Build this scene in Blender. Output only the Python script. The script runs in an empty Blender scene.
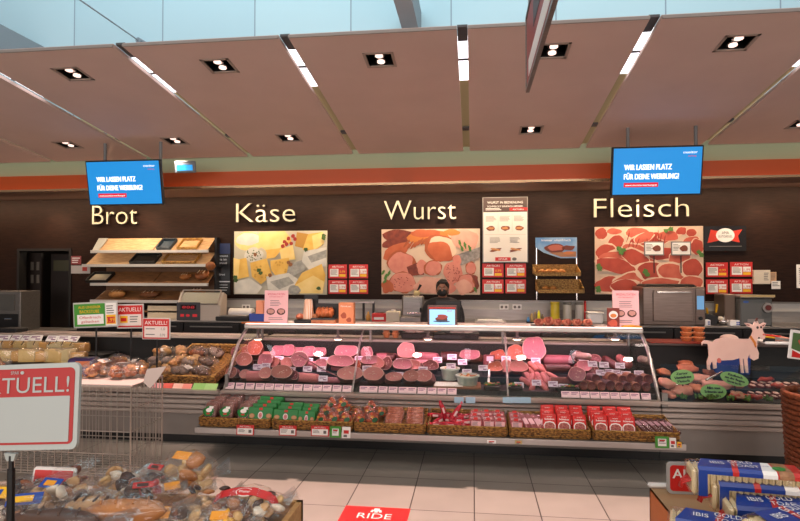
import bpy, bmesh, math, random
from mathutils import Vector, Matrix, noise
random.seed(7)
C = bpy.context.scene.collection
SC = bpy.context.scene
PI = math.pi
# ---------------- camera ----------------
H = 1.7; F = 580.0
YAW = math.atan(73/F); PIT = math.atan(11.5/F*math.cos(YAW))
cd = bpy.data.cameras.new('camera'); cam = bpy.data.objects.new('camera', cd); C.objects.link(cam)
cd.lens = 36*F/800; cd.sensor_width = 36; cd.clip_start = .05; cd.clip_end = 100
cam.location = (0, 0, H); cam.rotation_euler = (PI/2+PIT, 0, YAW)
SC.camera = cam
CM = cam.rotation_euler.to_matrix()
def ray(px, py): return CM @ Vector(((px-400)/F, (260.5-py)/F, -1))
def at(px, py, Y):
    d = ray(px, py); t = Y/d.y; return Vector((d.x*t, Y, H+d.z*t))
def atz(px, py, z):
    d = ray(px, py); t = (z-H)/d.z; return Vector((d.x*t, d.y*t, z))
def dep(px, Y): return Y/ray(px, 272).y      # distance along the view axis, for sizes
def pw(n, px, Y): return n*dep(px, Y)/F      # n pixels as metres
# ---------------- exposure, world, big lights ----------------
SC.view_settings.view_transform = 'Standard'; SC.view_settings.look = 'None'
SC.view_settings.gamma = 1; SC.view_settings.exposure = 0.0; SC.view_settings.use_curve_mapping = False
SC.cycles.transparent_max_bounces = 40
W = bpy.data.worlds.new('world'); SC.world = W; W.use_nodes = True
bg = W.node_tree.nodes['Background']; bg.inputs[0].default_value = (.60, .80, 1, 1); bg.inputs[1].default_value = .26
def light(name, kind, loc, energy, color, rot=(0,0,0), **k):
    l = bpy.data.lights.new(name, kind); l.energy = energy; l.color = color
    for a, b in k.items(): setattr(l, a, b)
    o = bpy.data.objects.new(name, l); C.objects.link(o); o.location = loc; o.rotation_euler = rot; return o
light('skylight_sun', 'SUN', (0, 0, 12), 5.6, (1, .64, .55), (math.radians(1.0), math.radians(-1), 0), angle=math.radians(.6))
light('front_fill', 'AREA', (-1, -6.6, 2.2), 820, (1, .88, .80), (math.radians(93), 0, 0), shape='RECTANGLE', size=16, size_y=3.2)  # added fill from behind the camera for upright faces, no known window
light('foreground_fill', 'AREA', (0, 1.2, 5.5), 85, (1, .90, .84), (0, 0, 0), shape='RECTANGLE', size=5, size_y=2)  # added overhead fill to brighten the foreground bags, no known lamps
light('clerestory_light', 'AREA', (-1, 6.0, 9.5), 640, (.55, .86, .96), (math.radians(35), 0, 0), shape='RECTANGLE', size=16, size_y=3)
# ---------------- materials ----------------
MC = {}
def col(c):
    if isinstance(c, str):
        c = c.lstrip('#'); v = [int(c[i:i+2], 16)/255 for i in (0, 2, 4)]
        return tuple(((x/12.92) if x <= .04045 else ((x+.055)/1.055)**2.4) for x in v)+(1,)
    return tuple(c)+(1,)
def M(name, c1, c2=None, scale=12, rough=.5, metal=0, bump=0, kind='noise', emit=0, stretch=(1,1,1), contrast=(.35,.65), coat=0, alpha=1):
    if name in MC: return MC[name]
    m = bpy.data.materials.new(name); m.use_nodes = True; nt = m.node_tree; n = nt.nodes; L = nt.links
    b = n['Principled BSDF']; b.inputs['Base Color'].default_value = col(c1)
    b.inputs['Roughness'].default_value = rough; b.inputs['Metallic'].default_value = metal
    if coat: b.inputs['Coat Weight'].default_value = coat; b.inputs['Coat Roughness'].default_value = .15
    if emit:
        b.inputs['Emission Color'].default_value = col(c1); b.inputs['Emission Strength'].default_value = emit
    if c2 is not None or bump:
        tc = n.new('ShaderNodeTexCoord'); mp = n.new('ShaderNodeMapping'); mp.inputs['Scale'].default_value = stretch
        L.new(tc.outputs['Object'], mp.inputs[0])
        if kind == 'voronoi': t = n.new('ShaderNodeTexVoronoi'); out = t.outputs['Distance']
        elif kind == 'wave':
            t = n.new('ShaderNodeTexWave'); t.inputs['Distortion'].default_value = 2; t.inputs['Detail'].default_value = 2; out = t.outputs['Fac']
        else: t = n.new('ShaderNodeTexNoise'); t.inputs['Detail'].default_value = 4; out = t.outputs[0]
        t.inputs['Scale'].default_value = scale; L.new(mp.outputs[0], t.inputs['Vector'])
        if c2 is not None:
            r = n.new('ShaderNodeValToRGB'); r.color_ramp.elements[0].position = contrast[0]; r.color_ramp.elements[1].position = contrast[1]
            r.color_ramp.elements[0].color = col(c1); r.color_ramp.elements[1].color = col(c2)
            L.new(out, r.inputs[0]); L.new(r.outputs[0], b.inputs['Base Color'])
            if emit: L.new(r.outputs[0], b.inputs['Emission Color'])
        if bump:
            bp = n.new('ShaderNodeBump'); bp.inputs['Strength'].default_value = bump; bp.inputs['Distance'].default_value = .01
            L.new(out, bp.inputs['Height']); L.new(bp.outputs[0], b.inputs['Normal'])
    MC[name] = m; return m
def film(name, tint=(1,1,1), amount=.25, rough=.12, bump=0, scale=30, milky=0.0):
    """clear glass or plastic film: transparent plus a mirror coat and optionally a little milky haze"""
    if name in MC: return MC[name]
    m = bpy.data.materials.new(name); m.use_nodes = True; nt = m.node_tree; n = nt.nodes; L = nt.links
    n.remove(n['Principled BSDF']); out = n['Material Output']
    tr = n.new('ShaderNodeBsdfTransparent'); tr.inputs[0].default_value = col(tint)
    gl = n.new('ShaderNodeBsdfGlossy'); gl.inputs['Roughness'].default_value = rough; gl.inputs[0].default_value = (1,1,1,1)
    lw = n.new('ShaderNodeLayerWeight'); lw.inputs[0].default_value = .5; pwn = n.new('ShaderNodeMath'); pwn.operation = 'POWER'; pwn.inputs[1].default_value = 3
    L.new(lw.outputs['Facing'], pwn.inputs[0]); fr = n.new('ShaderNodeMath'); fr.operation = 'MULTIPLY_ADD'; fr.inputs[1].default_value = amount*2.5; fr.inputs[2].default_value = .02+amount*.15; L.new(pwn.outputs[0], fr.inputs[0])
    mx = n.new('ShaderNodeMixShader'); L.new(fr.outputs[0], mx.inputs[0]); L.new(tr.outputs[0], mx.inputs[1]); L.new(gl.outputs[0], mx.inputs[2])
    last = mx
    if milky:
        df = n.new('ShaderNodeBsdfDiffuse'); df.inputs[0].default_value = (.85,.85,.85,1)
        m2 = n.new('ShaderNodeMixShader'); m2.inputs[0].default_value = milky; L.new(mx.outputs[0], m2.inputs[1]); L.new(df.outputs[0], m2.inputs[2]); last = m2
    if bump:
        tc = n.new('ShaderNodeTexCoord'); t = n.new('ShaderNodeTexNoise'); t.inputs['Scale'].default_value = scale; t.inputs['Detail'].default_value = 3
        L.new(tc.outputs['Object'], t.inputs['Vector']); bp = n.new('ShaderNodeBump'); bp.inputs['Strength'].default_value = bump; bp.inputs['Distance'].default_value = .02
        L.new(t.outputs[0], bp.inputs['Height']); L.new(bp.outputs[0], gl.inputs['Normal']); L.new(bp.outputs[0], lw.inputs['Normal'])
    L.new(last.outputs[0], out.inputs[0]); MC[name] = m; return m
# ---------------- mesh builder ----------------
TXT = {}
def text_geo(s, off=0):
    if (s, off) in TXT: return TXT[(s, off)]
    cu = bpy.data.curves.new('t', 'FONT'); cu.body = s; cu.size = 1; cu.resolution_u = 3; cu.offset = off
    o = bpy.data.objects.new('t', cu); me = o.to_mesh()
    vs = [v.co.copy() for v in me.vertices]; fs = [tuple(p.vertices) for p in me.polygons]
    o.to_mesh_clear(); bpy.data.objects.remove(o); bpy.data.curves.remove(cu)
    TXT[(s, off)] = (vs, fs); return TXT[(s, off)]
class MB:
    def __init__(s): s.v = []; s.f = []; s.m = []
    def raw(s, vs, fs, m=0):
        k = len(s.v); s.v += [Vector(v) for v in vs]; s.f += [tuple(i+k for i in f) for f in fs]; s.m += [m]*len(fs); return s
    def bmx(s, bm, m=0, mat=None):
        bm.verts.index_update(); vs = [(mat @ v.co) if mat else v.co.copy() for v in bm.verts]
        s.raw(vs, [tuple(v.index for v in f.verts) for f in bm.faces], m); bm.free(); return s
    def box(s, c, d, m=0, bev=0, rot=None, seg=1, taper=1):
        bm = bmesh.new(); bmesh.ops.create_cube(bm, size=1)
        for v in bm.verts:
            tp = taper if v.co.z > 0 else 1
            v.co = Vector((v.co.x*d[0]*tp, v.co.y*d[1]*tp, v.co.z*d[2]))
        if bev: bmesh.ops.bevel(bm, geom=bm.edges[:], offset=bev, segments=seg, affect='EDGES', profile=.5)
        mt = Matrix.Translation(c)
        if rot: mt = mt @ (Matrix.Rotation(rot[2],4,'Z') @ Matrix.Rotation(rot[1],4,'Y') @ Matrix.Rotation(rot[0],4,'X'))
        return s.bmx(bm, m, mt)
    def b2(s, a, b, m=0, bev=0):   # box from corner to corner
        return s.box([(a[i]+b[i])/2 for i in range(3)], [abs(a[i]-b[i]) for i in range(3)], m, bev)
    def cyl(s, p0, p1, r0, r1=None, n=12, m=0, cap=True, sx=1, mcap=None):
        r1 = r0 if r1 is None else r1; p0, p1 = Vector(p0), Vector(p1); d = (p1-p0).normalized()
        u = d.orthogonal().normalized() if abs(d.z) < .99 else Vector((1,0,0)); w = d.cross(u)
        vs = []
        for p, r in ((p0, r0), (p1, r1)):
            for i in range(n):
                a = 2*PI*i/n; vs.append(p+u*math.cos(a)*r*sx+w*math.sin(a)*r)
        s.raw(vs, [(i, (i+1)%n, n+(i+1)%n, n+i) for i in range(n)], m)
        if cap:
            k = len(s.v)-2*n; s.f += [tuple(k+i for i in reversed(range(n))), tuple(k+n+i for i in range(n))]; s.m += [mcap if mcap is not None else m]*2
        return s
    def tube(s, pts, r, n=6, m=0, closed=False):
        pts = [Vector(p) for p in pts]; N = len(pts); vs = []; pu = None
        for i, p in enumerate(pts):
            a = pts[i-1] if (i or closed) else p; b = pts[(i+1)%N] if (i < N-1 or closed) else p
            d = (b-a).normalized()
            if pu is None: u = d.orthogonal().normalized()
            else:
                u = pu-d*pu.dot(d); u = u.normalized() if u.length > 1e-6 else d.orthogonal().normalized()
            pu = u; w = d.cross(u)
            rr = r[i] if isinstance(r, (list, tuple)) else r
            for j in range(n):
                t = 2*PI*j/n; vs.append(p+u*math.cos(t)*rr+w*math.sin(t)*rr)
        fs = []
        for i in range(N if closed else N-1):
            for j in range(n):
                k = ((i+1)%N)*n; fs.append((i*n+j, i*n+(j+1)%n, k+(j+1)%n, k+j))
        if not closed: fs += [tuple(reversed(range(n))), tuple((N-1)*n+j for j in range(n))]
        return s.raw(vs, fs, m)
    def lathe(s, prof, c=(0,0,0), n=16, m=0, mat=None):
        vs = []; c = Vector(c)
        for r, z in prof:
            for i in range(n):
                a = 2*PI*i/n; v = Vector((math.cos(a)*r, math.sin(a)*r, z)); vs.append((mat @ v if mat else v)+c)
        fs = [(i*n+j, i*n+(j+1)%n, (i+1)*n+(j+1)%n, (i+1)*n+j) for i in range(len(prof)-1) for j in range(n)]
        fs += [tuple(reversed(range(n))), tuple((len(prof)-1)*n+j for j in range(n))]
        return s.raw(vs, fs, m)
    def blob(s, c, d, m=0, nz=0, fr=2.0, seed=0, rot=None, seg=12, sq=1.0):
        bm = bmesh.new(); bmesh.ops.create_uvsphere(bm, u_segments=seg, v_segments=max(6, seg*2//3), radius=1)
        for v in bm.verts:
            p = v.co.copy()
            if sq != 1: p = Vector([math.copysign(abs(x)**sq, x) for x in p])
            if nz: p *= 1+nz*noise.noise(p*fr+Vector((seed*7.3, seed*3.1, 0)))*2
            v.co = Vector((p.x*d[0], p.y*d[1], p.z*d[2]))
        mt = Matrix.Translation(c)
        if rot: mt = mt @ (Matrix.Rotation(rot[2],4,'Z') @ Matrix.Rotation(rot[1],4,'Y') @ Matrix.Rotation(rot[0],4,'X'))
        return s.bmx(bm, m, mt)
    def prism(s, poly, y0, y1, m=0, ax='xz', mside=None):
        """polygon in the xz (or xy / yz) plane given a thickness"""
        n = len(poly)
        def P(a, b, t): return {'xz': (a, t, b), 'xy': (a, b, t), 'yz': (t, a, b)}[ax]
        vs = [P(a, b, y0) for a, b in poly]+[P(a, b, y1) for a, b in poly]
        s.raw(vs, [tuple(range(n)), tuple(reversed(range(n, 2*n)))], m)
        k = len(s.v)-2*n; s.f += [(k+i, k+n+i, k+n+(i+1)%n, k+(i+1)%n) for i in range(n)]; s.m += [m if mside is None else mside]*n
        return s
    def ell(s, cx, cz, rx, rz, y, m=0, rot=0, n=20, th=.0015, wob=0, seed=0):
        P = []
        for i in range(n):
            a = 2*PI*i/n; k = 1+wob*noise.noise(Vector((math.cos(a)*1.5+seed, math.sin(a)*1.5, seed*.37)))
            x, z = rx*k*math.cos(a), rz*k*math.sin(a); P.append((cx+x*math.cos(rot)-z*math.sin(rot), cz+x*math.sin(rot)+z*math.cos(rot)))
        return s.prism(P, y, y+th, m)
    def text(s, t, x, z, y, h=None, w=None, m=0, depth=0, align='c', slant=0, bold=0):
        """text in the xz plane facing -y; h is the height of the glyph box, w its width; x,z the centre of its baseline"""
        vs, fs = text_geo(t)
        if not vs: return s
        x0 = min(v.x for v in vs); x1 = max(v.x for v in vs); capz = .70
        kz = (h/capz) if h else None; kx = (w/(x1-x0)) if w else kz
        if kz is None: kz = kx
        ox = {'c': x-(x1+x0)/2*kx, 'l': x-x0*kx, 'r': x-x1*kx}[align]
        f = [Vector((ox+v.x*kx+v.y*slant*kz, y, z+v.y*kz)) for v in vs]
        s.raw(f, fs, m)
        if bold:
            for q in (-1, 1): s.raw([v+Vector((q*bold, .0001*q, 0)) for v in f], fs, m)
        if depth:
            n = len(f); e = {}
            for a in fs:
                for i in range(len(a)): e[(a[i], a[(i+1)%len(a)])] = 1
            side = [(a, b) for (a, b) in e if (b, a) not in e]
            k = len(s.v)-n; s.v += [v+Vector((0, depth, 0)) for v in f]
            s.f += [tuple(k+n+i for i in reversed(a)) for a in fs]; s.m += [m]*len(fs)
            s.f += [(k+b, k+a, k+n+a, k+n+b) for a, b in side]; s.m += [m+1 if depth < 0 else m]*len(side)
        return s
    def lines(s, x, z, w, rows, dz, y, m=0, h=.4, jag=.3, th=.0008):
        for i in range(rows):
            ww = w*(1-jag*random.random()); s.b2((x, y, z-i*dz), (x+ww, y+th, z-i*dz-dz*h), m)
        return s
    def build(s, name, mats, parent=None, loc=None, rot=None, smooth=False, auto=None):
        me = bpy.data.meshes.new(name); me.from_pydata([tuple(v) for v in s.v], [], s.f)
        for x in (mats if isinstance(mats, (list, tuple)) else [mats]): me.materials.append(x)
        me.polygons.foreach_set('material_index', s.m)
        bm = bmesh.new(); bm.from_mesh(me); bmesh.ops.recalc_face_normals(bm, faces=bm.faces[:]); bm.to_mesh(me); bm.free()
        if smooth: me.polygons.foreach_set('use_smooth', [True]*len(me.polygons))
        if auto is not None: me.set_sharp_from_angle(angle=math.radians(auto)); me.polygons.foreach_set('use_smooth', [True]*len(me.polygons)); me.set_sharp_from_angle(angle=math.radians(auto))
        me.update(); o = bpy.data.objects.new(name, me); C.objects.link(o)
        if parent: o.parent = parent
        if loc is not None: o.location = loc
        if rot is not None: o.rotation_euler = rot
        return o
def tag(o, label=None, cat=None, group=None, kind=None):
    for k, v in (('label', label), ('category', cat), ('group', group), ('kind', kind)):
        if v: o[k] = v
        elif k in o.keys() and v == '': del o[k]
    return o
def thing(name, label, cat, loc=(0,0,0), rot=(0,0,0), group=None, kind=None):
    o = bpy.data.objects.new(name, None); C.objects.link(o); o.location = loc
    o.rotation_euler = rot if not isinstance(rot, (int, float)) else (0, 0, rot); o.empty_display_size = .1
    return tag(o, label, cat, group, kind)
KID = {}
def dup(root, loc=None, rot=None, scale=None, label=None, group=None):
    def cp(o, par):
        c = o.copy(); C.objects.link(c)
        if par is not None: c.parent = par
        for ch in [x for x in C.objects if x.parent is o]: cp(ch, c)
        return c
    r = cp(root, None)
    if loc is not None: r.location = loc
    if rot is not None: r.rotation_euler = rot if not isinstance(rot, (int, float)) else (0,0,rot)
    if scale is not None: r.scale = scale
    if label: r['label'] = label
    if group: r['group'] = group
    return r
USED = set()
def use(o, loc=None, rot=None, scale=None, label=None, group=None):
    """first call moves the prototype itself, later calls copy it"""
    if o not in USED:
        USED.add(o)
        if loc is not None: o.location = loc
        if rot is not None: o.rotation_euler = rot if not isinstance(rot, (int, float)) else (0,0,rot)
        if scale is not None: o.scale = scale
        if label: o['label'] = label
        if group: o['group'] = group
        return o
    return dup(o, loc, rot, scale, label, group)
ONES = 'first second third fourth fifth sixth seventh eighth ninth tenth eleventh twelfth thirteenth fourteenth fifteenth sixteenth seventeenth eighteenth nineteenth'.split()
def nth(i):   # 0-based
    if i < 19: return ONES[i]
    i += 1; t = i//10; u = i % 10; w = {2:'twent', 3:'thirt', 4:'fort', 5:'fift'}[t]
    return w+'ieth' if u == 0 else w+'y-'+ONES[u-1]
def struct(mb, name, mats, **k): return tag(mb.build(name, mats, **k), kind='structure')
# ================= materials used in many places =================
steel = M('brushed_steel', '#b9b2ac', '#9a938e', 6, .32, .85, stretch=(1,30,30))
chrome = M('chrome', '#d8d2cf', rough=.15, metal=1)
greysteel = M('satin_steel', '#8b8682', '#7a7672', 5, .4, .7, stretch=(1,20,20))
black = M('black_plastic', '#0e0d0f', rough=.5)
darkm = M('dark_laminate', '#171311', '#110e0d', 5, .6)
white = M('white_plastic', '#e9e6e2', rough=.4)
paper = M('white_paper', '#efece8', rough=.7)
red = M('red_print', '#c8201c', rough=.45)
ink = M('grey_ink', '#6f6a68', rough=.7)
dink = M('black_ink', '#1c1a1a', rough=.7)
yel = M('yellow_print', '#f2b81c', rough=.5)
green = M('green_print', '#3f8f2c', rough=.5)
blue = M('blue_print', '#1d46a0', rough=.4)
glass = film('clear_glass', (.93,.96,.95), .08, .02)
# ================= the setting =================
def floor_mat():
    m = M('floor_tiles', '#b59a90', rough=.28); nt = m.node_tree; n = nt.nodes; L = nt.links; b = n['Principled BSDF']
    tc = n.new('ShaderNodeTexCoord'); mp = n.new('ShaderNodeMapping'); mp.inputs['Location'].default_value = (-.005, -4.79+.0, 0)
    br = n.new('ShaderNodeTexBrick'); br.offset = 0; br.squash = 1
    br.inputs['Scale'].default_value = 1; br.inputs['Brick Width'].default_value = .461; br.inputs['Row Height'].default_value = .63
    br.inputs['Mortar Size'].default_value = .004; br.inputs['Color1'].default_value = col('#aca79d'); br.inputs['Color2'].default_value = col('#a5a096'); br.inputs['Mortar'].default_value = col('#3a3430')
    L.new(tc.outputs['Object'], mp.inputs[0]); L.new(mp.outputs[0], br.inputs['Vector'])
    ns = n.new('ShaderNodeTexNoise'); ns.inputs['Scale'].default_value = 3; L.new(tc.outputs['Object'], ns.inputs['Vector'])
    mx = n.new('ShaderNodeMixRGB'); mx.blend_type = 'MULTIPLY'; mx.inputs[0].default_value = .25
    L.new(br.outputs['Color'], mx.inputs[1]); L.new(ns.outputs[0], mx.inputs[2]); L.new(mx.outputs[0], b.inputs['Base Color']); return m
struct(MB().b2((-11, -7, -.1), (8, 8.6, 0)), 'floor', floor_mat())
WY = 8.6
wallm = M('dark_wood_laminate', '#2c1a12', '#20120c', 7, .55, stretch=(1,6,14), bump=.03)
wallm.node_tree.nodes['Principled BSDF'].inputs['Specular IOR Level'].default_value = .15
dl, dr = at(18, 252, WY).x, at(72, 252, WY).x; dz = at(45, 251, WY).z
wb = MB(); ZT = at(466, 181.5, 7.6).z
for a, b in ((-11, dl), (dr, 8)): wb.b2((a, WY, 0), (b, WY+.12, ZT+.6))
wb.b2((dl, WY, dz), (dr, WY+.12, ZT+.6)); struct(wb, 'wall_back', wallm)
# back room seen through the doorway
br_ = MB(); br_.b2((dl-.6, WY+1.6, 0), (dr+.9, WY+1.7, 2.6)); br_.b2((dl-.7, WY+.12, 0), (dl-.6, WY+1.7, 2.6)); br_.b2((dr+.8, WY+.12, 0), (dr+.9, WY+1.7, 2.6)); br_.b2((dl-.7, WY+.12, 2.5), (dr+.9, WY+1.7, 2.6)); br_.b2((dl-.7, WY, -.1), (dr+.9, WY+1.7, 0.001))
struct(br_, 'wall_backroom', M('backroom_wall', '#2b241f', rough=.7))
# upper wall and side walls
upm = M('upper_wall_panels', '#bdd0d4', rough=.6)
nt = upm.node_tree; tc = nt.nodes.new('ShaderNodeTexCoord'); mp = nt.nodes.new('ShaderNodeMapping'); mp.inputs['Rotation'].default_value = (-PI/2, 0, 0); mp.inputs['Location'].default_value = (.35, 0, 0)
brk = nt.nodes.new('ShaderNodeTexBrick'); brk.offset = 0; brk.inputs['Scale'].default_value = 1; brk.inputs['Brick Width'].default_value = 1.7; brk.inputs['Row Height'].default_value = 9; brk.inputs['Mortar Size'].default_value = .012
brk.inputs['Color1'].default_value = col('#bdd0d4'); brk.inputs['Color2'].default_value = col('#b5cad0'); brk.inputs['Mortar'].default_value = col('#8d99a3')
nt.links.new(tc.outputs['Object'], mp.inputs[0]); nt.links.new(mp.outputs[0], brk.inputs['Vector']); nt.links.new(brk.outputs['Color'], nt.nodes['Principled BSDF'].inputs['Base Color'])
struct(MB().b2((-14, 9.6, 2.9), (11, 9.75, 9)), 'wall_upper', upm)
sidem = M('side_wall_paint', '#8f8a86', rough=.7)
struct(MB().b2((-11.1, -7, 0), (-11, 9.6, 4.2)), 'wall_left', sidem)
struct(MB().b2((8, -7, 0), (8.1, 9.6, 4.2)), 'wall_right', sidem)
struct(MB().b2((-11, -7, 5.6), (8, 3.1, 5.7)), 'ceiling', M('sun_block_ceiling', '#b9b4ae', rough=.8))  # unseen ceiling, added to keep the sun off the foreground
# fascia and soffit
FY = 7.6; gz1 = at(466, 166.5, FY).z
struct(MB().b2((-11, FY, gz1), (8, FY+.1, ZT+1.0)), 'trim_1', M('olive_fascia', '#9c9b78', rough=.6))
struct(MB().b2((-11, FY-.02, ZT), (8, FY+.1, gz1)), 'trim_2', M('orange_fascia', '#b54c18', rough=.5))
struct(MB().b2((-11, FY-.05, ZT-.03), (8, FY+.0, ZT)), 'trim_3', M('gold_rail', '#d8b48c', rough=.25, metal=.8))
struct(MB().b2((-11, FY+.0, ZT-.01), (8, WY, ZT+.09)), 'ceiling', M('soffit_board', '#7d6256', rough=.6))
# sloping suspended ceiling panels with slots between them
PF, PN = 7.52, 4.56
zf, zn = at(466, 151, PF).z, at(463, 29, PN).z
SL = (zn-zf)/(PF-PN)
def pz(y): return zf+(PF-y)*SL
def onp(px, py):
    d = ray(px, py); t = (zf+PF*SL-H)/(d.z+d.y*SL); return Vector((d.x*t, d.y*t, H+d.z*t))
panm = M('ceiling_board', '#cdb6ad', '#c8b1a8', 2, .75)
edgem = M('panel_edge', '#8d8884', rough=.6)
SP = 1.456; GAP = .085; X0 = (at(463, 26, PN).x+at(466, 150, PF).x)/2
lamps = {}
LP = [(73,74),(220,66),(380,60),(553,51),(736,43),(68,145),(175,141),(289,138),(531,130),(803,124)]
pts = [onp(*p) for p in LP]
for n in range(-6, 4):
    xa = X0+n*SP+GAP/2; xb = X0+(n+1)*SP-GAP/2
    hs = sorted([p for p in pts if xa < p.x < xb], key=lambda p: p.y); mb = MB(); q = .125
    segs = [(PN, None)]; y = PN
    def slab(x1, x2, y1, y2):
        vs = [(x, yy, pz(yy)+dz_) for dz_ in (0, .03) for yy in (y1, y2) for x in (x1, x2)]
        mb.raw(vs, [(0,1,3,2), (4,6,7,5), (0,4,5,1), (2,3,7,6), (0,2,6,4), (1,5,7,3)], 0)
    for p in hs:
        y1, y2 = p.y-q, p.y+q
        slab(xa, xb, y, y1); slab(xa, p.x-q, y1, y2); slab(p.x+q, xb, y1, y2); y = y2
    slab(xa, xb, y, PF); mb.b2((xa, PN-.012, pz(PN)-.002), (xb, PN, pz(PN)+.022), 1)
    struct(mb, 'ceiling_panel', [panm, edgem])
blackin = M('black_recess', '#0c0b0b', rough=.35); lampm = M('spot_lamp', '#ffdccf', emit=1.5); refl = M('lamp_reflector', '#8c8784', rough=.2, metal=1)
ang = -math.atan(SL)
def downlight(loc):
    t = thing('recessed_downlight', '', 'ceiling light', loc, (ang, 0, 0), 'recessed downlights in the ceiling panels')
    m = MB(); q = .122
    for s in (-1, 1):
        m.b2((s*q-.012, -q-.012, -.006), (s*q+.012, q+.012, .004)); m.b2((-q-.012, s*q-.012, -.006), (q+.012, s*q+.012, .004))
    m.build('frame', M('lamp_frame', '#9a8a80', rough=.4), t)
    m = MB()
    for s in (-1, 1):
        m.b2((s*q-.003, -q, 0), (s*q+.003, q, .16)); m.b2((-q, s*q-.003, 0), (q, s*q+.003, .16))
    m.b2((-q, -q, .155), (q, q, .165)); m.build('housing', blackin, t)
    for yy in (-.055, .055):
        r = MB().lathe([(.018, .06), (.05, .022), (.054, .016)], (0, yy, 0), 16); rr = r.build('reflector', refl, t, smooth=True)
        MB().cyl((0, yy, .004), (0, yy, .018), .034, n=14).build('lamp', lampm, rr)
    return t
rows = [('in the row nearer the camera, %s from the left' % nth(i)) for i in range(5)]+[('in the row above the counter, %s from the left' % nth(i)) for i in range(5)]
D0 = downlight(pts[0])
for p, r in zip(pts, rows): use(D0, p+Vector((0,0,.001)), None, label='square black twin downlight '+r)
for p in pts:
    light('downlight_beam', 'SPOT', p+Vector((0, 0, -.03)), 150, (1, .76, .64), (math.radians(24 if p.y < 6 else 10), 0, 0), spot_size=math.radians(62), spot_blend=.7, shadow_soft_size=.06)
# slots: fluorescent tubes in the near half, olive backing board and brackets
tubem = M('fluorescent_tube', '#f4f8ff', emit=2.6); olive = M('slot_backing', '#a6a27c', rough=.7)
def yat(py): return onp(463, py).y
for i, n in enumerate(range(-5, 4)):
    x = X0+n*SP; nm = 'narrow olive ceiling slot board, %s slot from the left' % nth(i)
    ya, yb = yat(86), PF; t = thing('slot_light', 'fluorescent light in the ceiling slot, %s slot from the left' % nth(i), 'ceiling light', (x, ya, pz(ya)+.05), 0, 'tube lights in the ceiling slots')
    def loc(m_): return m_
    m = MB(); w = GAP/2+.02
    def sl(y1, y2, h, th, mi=0, ww=w):
        m.raw([(xx, yy-ya, pz(yy)-pz(ya)+h+d-.05) for d in (0, th) for yy in (y1, y2) for xx in (-ww, ww)], [(0,1,3,2), (4,6,7,5), (0,4,5,1), (2,3,7,6), (0,2,6,4), (1,5,7,3)], mi)
    sl(yat(86), PF, .056, .01); m.build('backing', olive, t)
    for aa in ((PN+.03, yat(45), .032, .02, 0, GAP/2-.002), (yat(64.5), yat(66.5), .052, .03), (yat(131), yat(133.5), .034, .02, 0, .04)):
        m = MB(); sl(*aa); m.build('bracket', M('slot_bracket', '#4a4c50', rough=.5), t)
    for a, b in ((45, 64.5), (66.5, 86)):
        m = MB(); sl(yat(a), yat(b), .056, .02); m.build('tube', tubem, t)
# high beams and a cable under the roof
bm_ = M('grey_beam', '#8e8f92', rough=.6)
for k, (px, zz) in enumerate(((404.5, 5.55), (-12, 5.2))):
    x = at(px, 0, 8.3).x; b = MB().b2((x-.13, 5.0, zz), (x+.13, 9.6, zz+.5)); struct(b, 'beam', bm_)
struct(MB().b2((-11, 4.7, 6.0), (8, 5.0, 6.4)), 'beam', bm_)
p0, p1 = at(138, 40, 9.4), at(85, 0, 7.9); p1.z = p0.z = (p0.z+p1.z)/2; p1.x = p0.x
m = MB().tube([p0, Vector((p0.x, 4.9, p0.z))], .012, 6); m.cyl(p0+Vector((0, .0, 0)), (p0.x, 9.6, p0.z), .05, .06)
tag(m.build('cable', M('grey_cable', '#7f858b', rough=.5)), 'thin grey cable running under the roof in front of the pale wall', 'cable')
# wall washing spots under the soffit
for px in (60, 150, 260, 340, 450, 560, 640, 760):
    x = at(px, 200, WY).x
    light('wall_wash', 'SPOT', (x, WY-.32, ZT-.03), 30, (1, .74, .52), (math.radians(14), 0, 0), spot_size=math.radians(100), spot_blend=.9, shadow_soft_size=.03)
light('wall_wash_fill', 'AREA', (-1, WY-.42, ZT-.035), 115, (1, .72, .46), (math.radians(22), 0, 0), shape='RECTANGLE', size=15, size_y=.05)  # added strip that evens out the light of the wall spots
# monitors
scr = M('screen_blue', '#0e7fc6', emit=.9); scw = M('screen_white', '#ffffff', emit=1.1); scred = M('screen_red', '#c4102c', emit=.9)
def monitor(tl, tr, Yt, label):
    a = at(*tl, Yt); b = at(*tr, Yt); w = abs(b.x-a.x); h = w*9/16
    t = thing('monitor', label, 'screen', (a+b)/2, (math.radians(10), 0, 0), 'advertising monitors above the counters')
    MB().box((0, .03, -h/2), (w, .05, h), 0, .006).build('housing', black, t)
    m = MB().b2((-w/2+.018, .002, -h+.018), (w/2-.018, .0045, -.018), 0)
    m.text('WIR LASSEN PLATZ', -w*.36, -h*.47, -.001, h=h*.11, w=w*.52, m=1, align='l', bold=.0025)
    m.text('FÜR DEINE WERBUNG!', -w*.36, -h*.66, -.001, h=h*.11, w=w*.60, m=1, align='l', bold=.0025)
    m.text('monitor', w*.28, -h*.16, -.001, h=h*.05, w=w*.15, m=1, align='l'); m.text('werbung', w*.33, -h*.225, -.001, h=h*.035, m=2, w=w*.09, align='l')
    m.b2((-w*.36, .0, -h*.82), (w*.02, .002, -h*.73), 2); m.text('www.monitorwerbung.at', -w*.17, -h*.795, -.0015, h=h*.035, w=w*.35, m=1)
    m.build('screen', [scr, scw, scred], t)
    m = MB().box((w*.2, .10, -h*.35), (w*.5, .10, h*.45), 0, .01); m.build('rear_housing', M('grey_housing', '#6f7376', rough=.5), t)
    for q in (.45, -.3): MB().cyl((w*q, .10, -.1), (w*q, .18, .36), .02).build('mount_pole', M('mount_grey', '#77797b', rough=.5), t)
    return t
t = monitor((84.5, 161), (159.5, 159), 6.75, 'blue advertising screen hanging above the bread word Brot')
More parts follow.
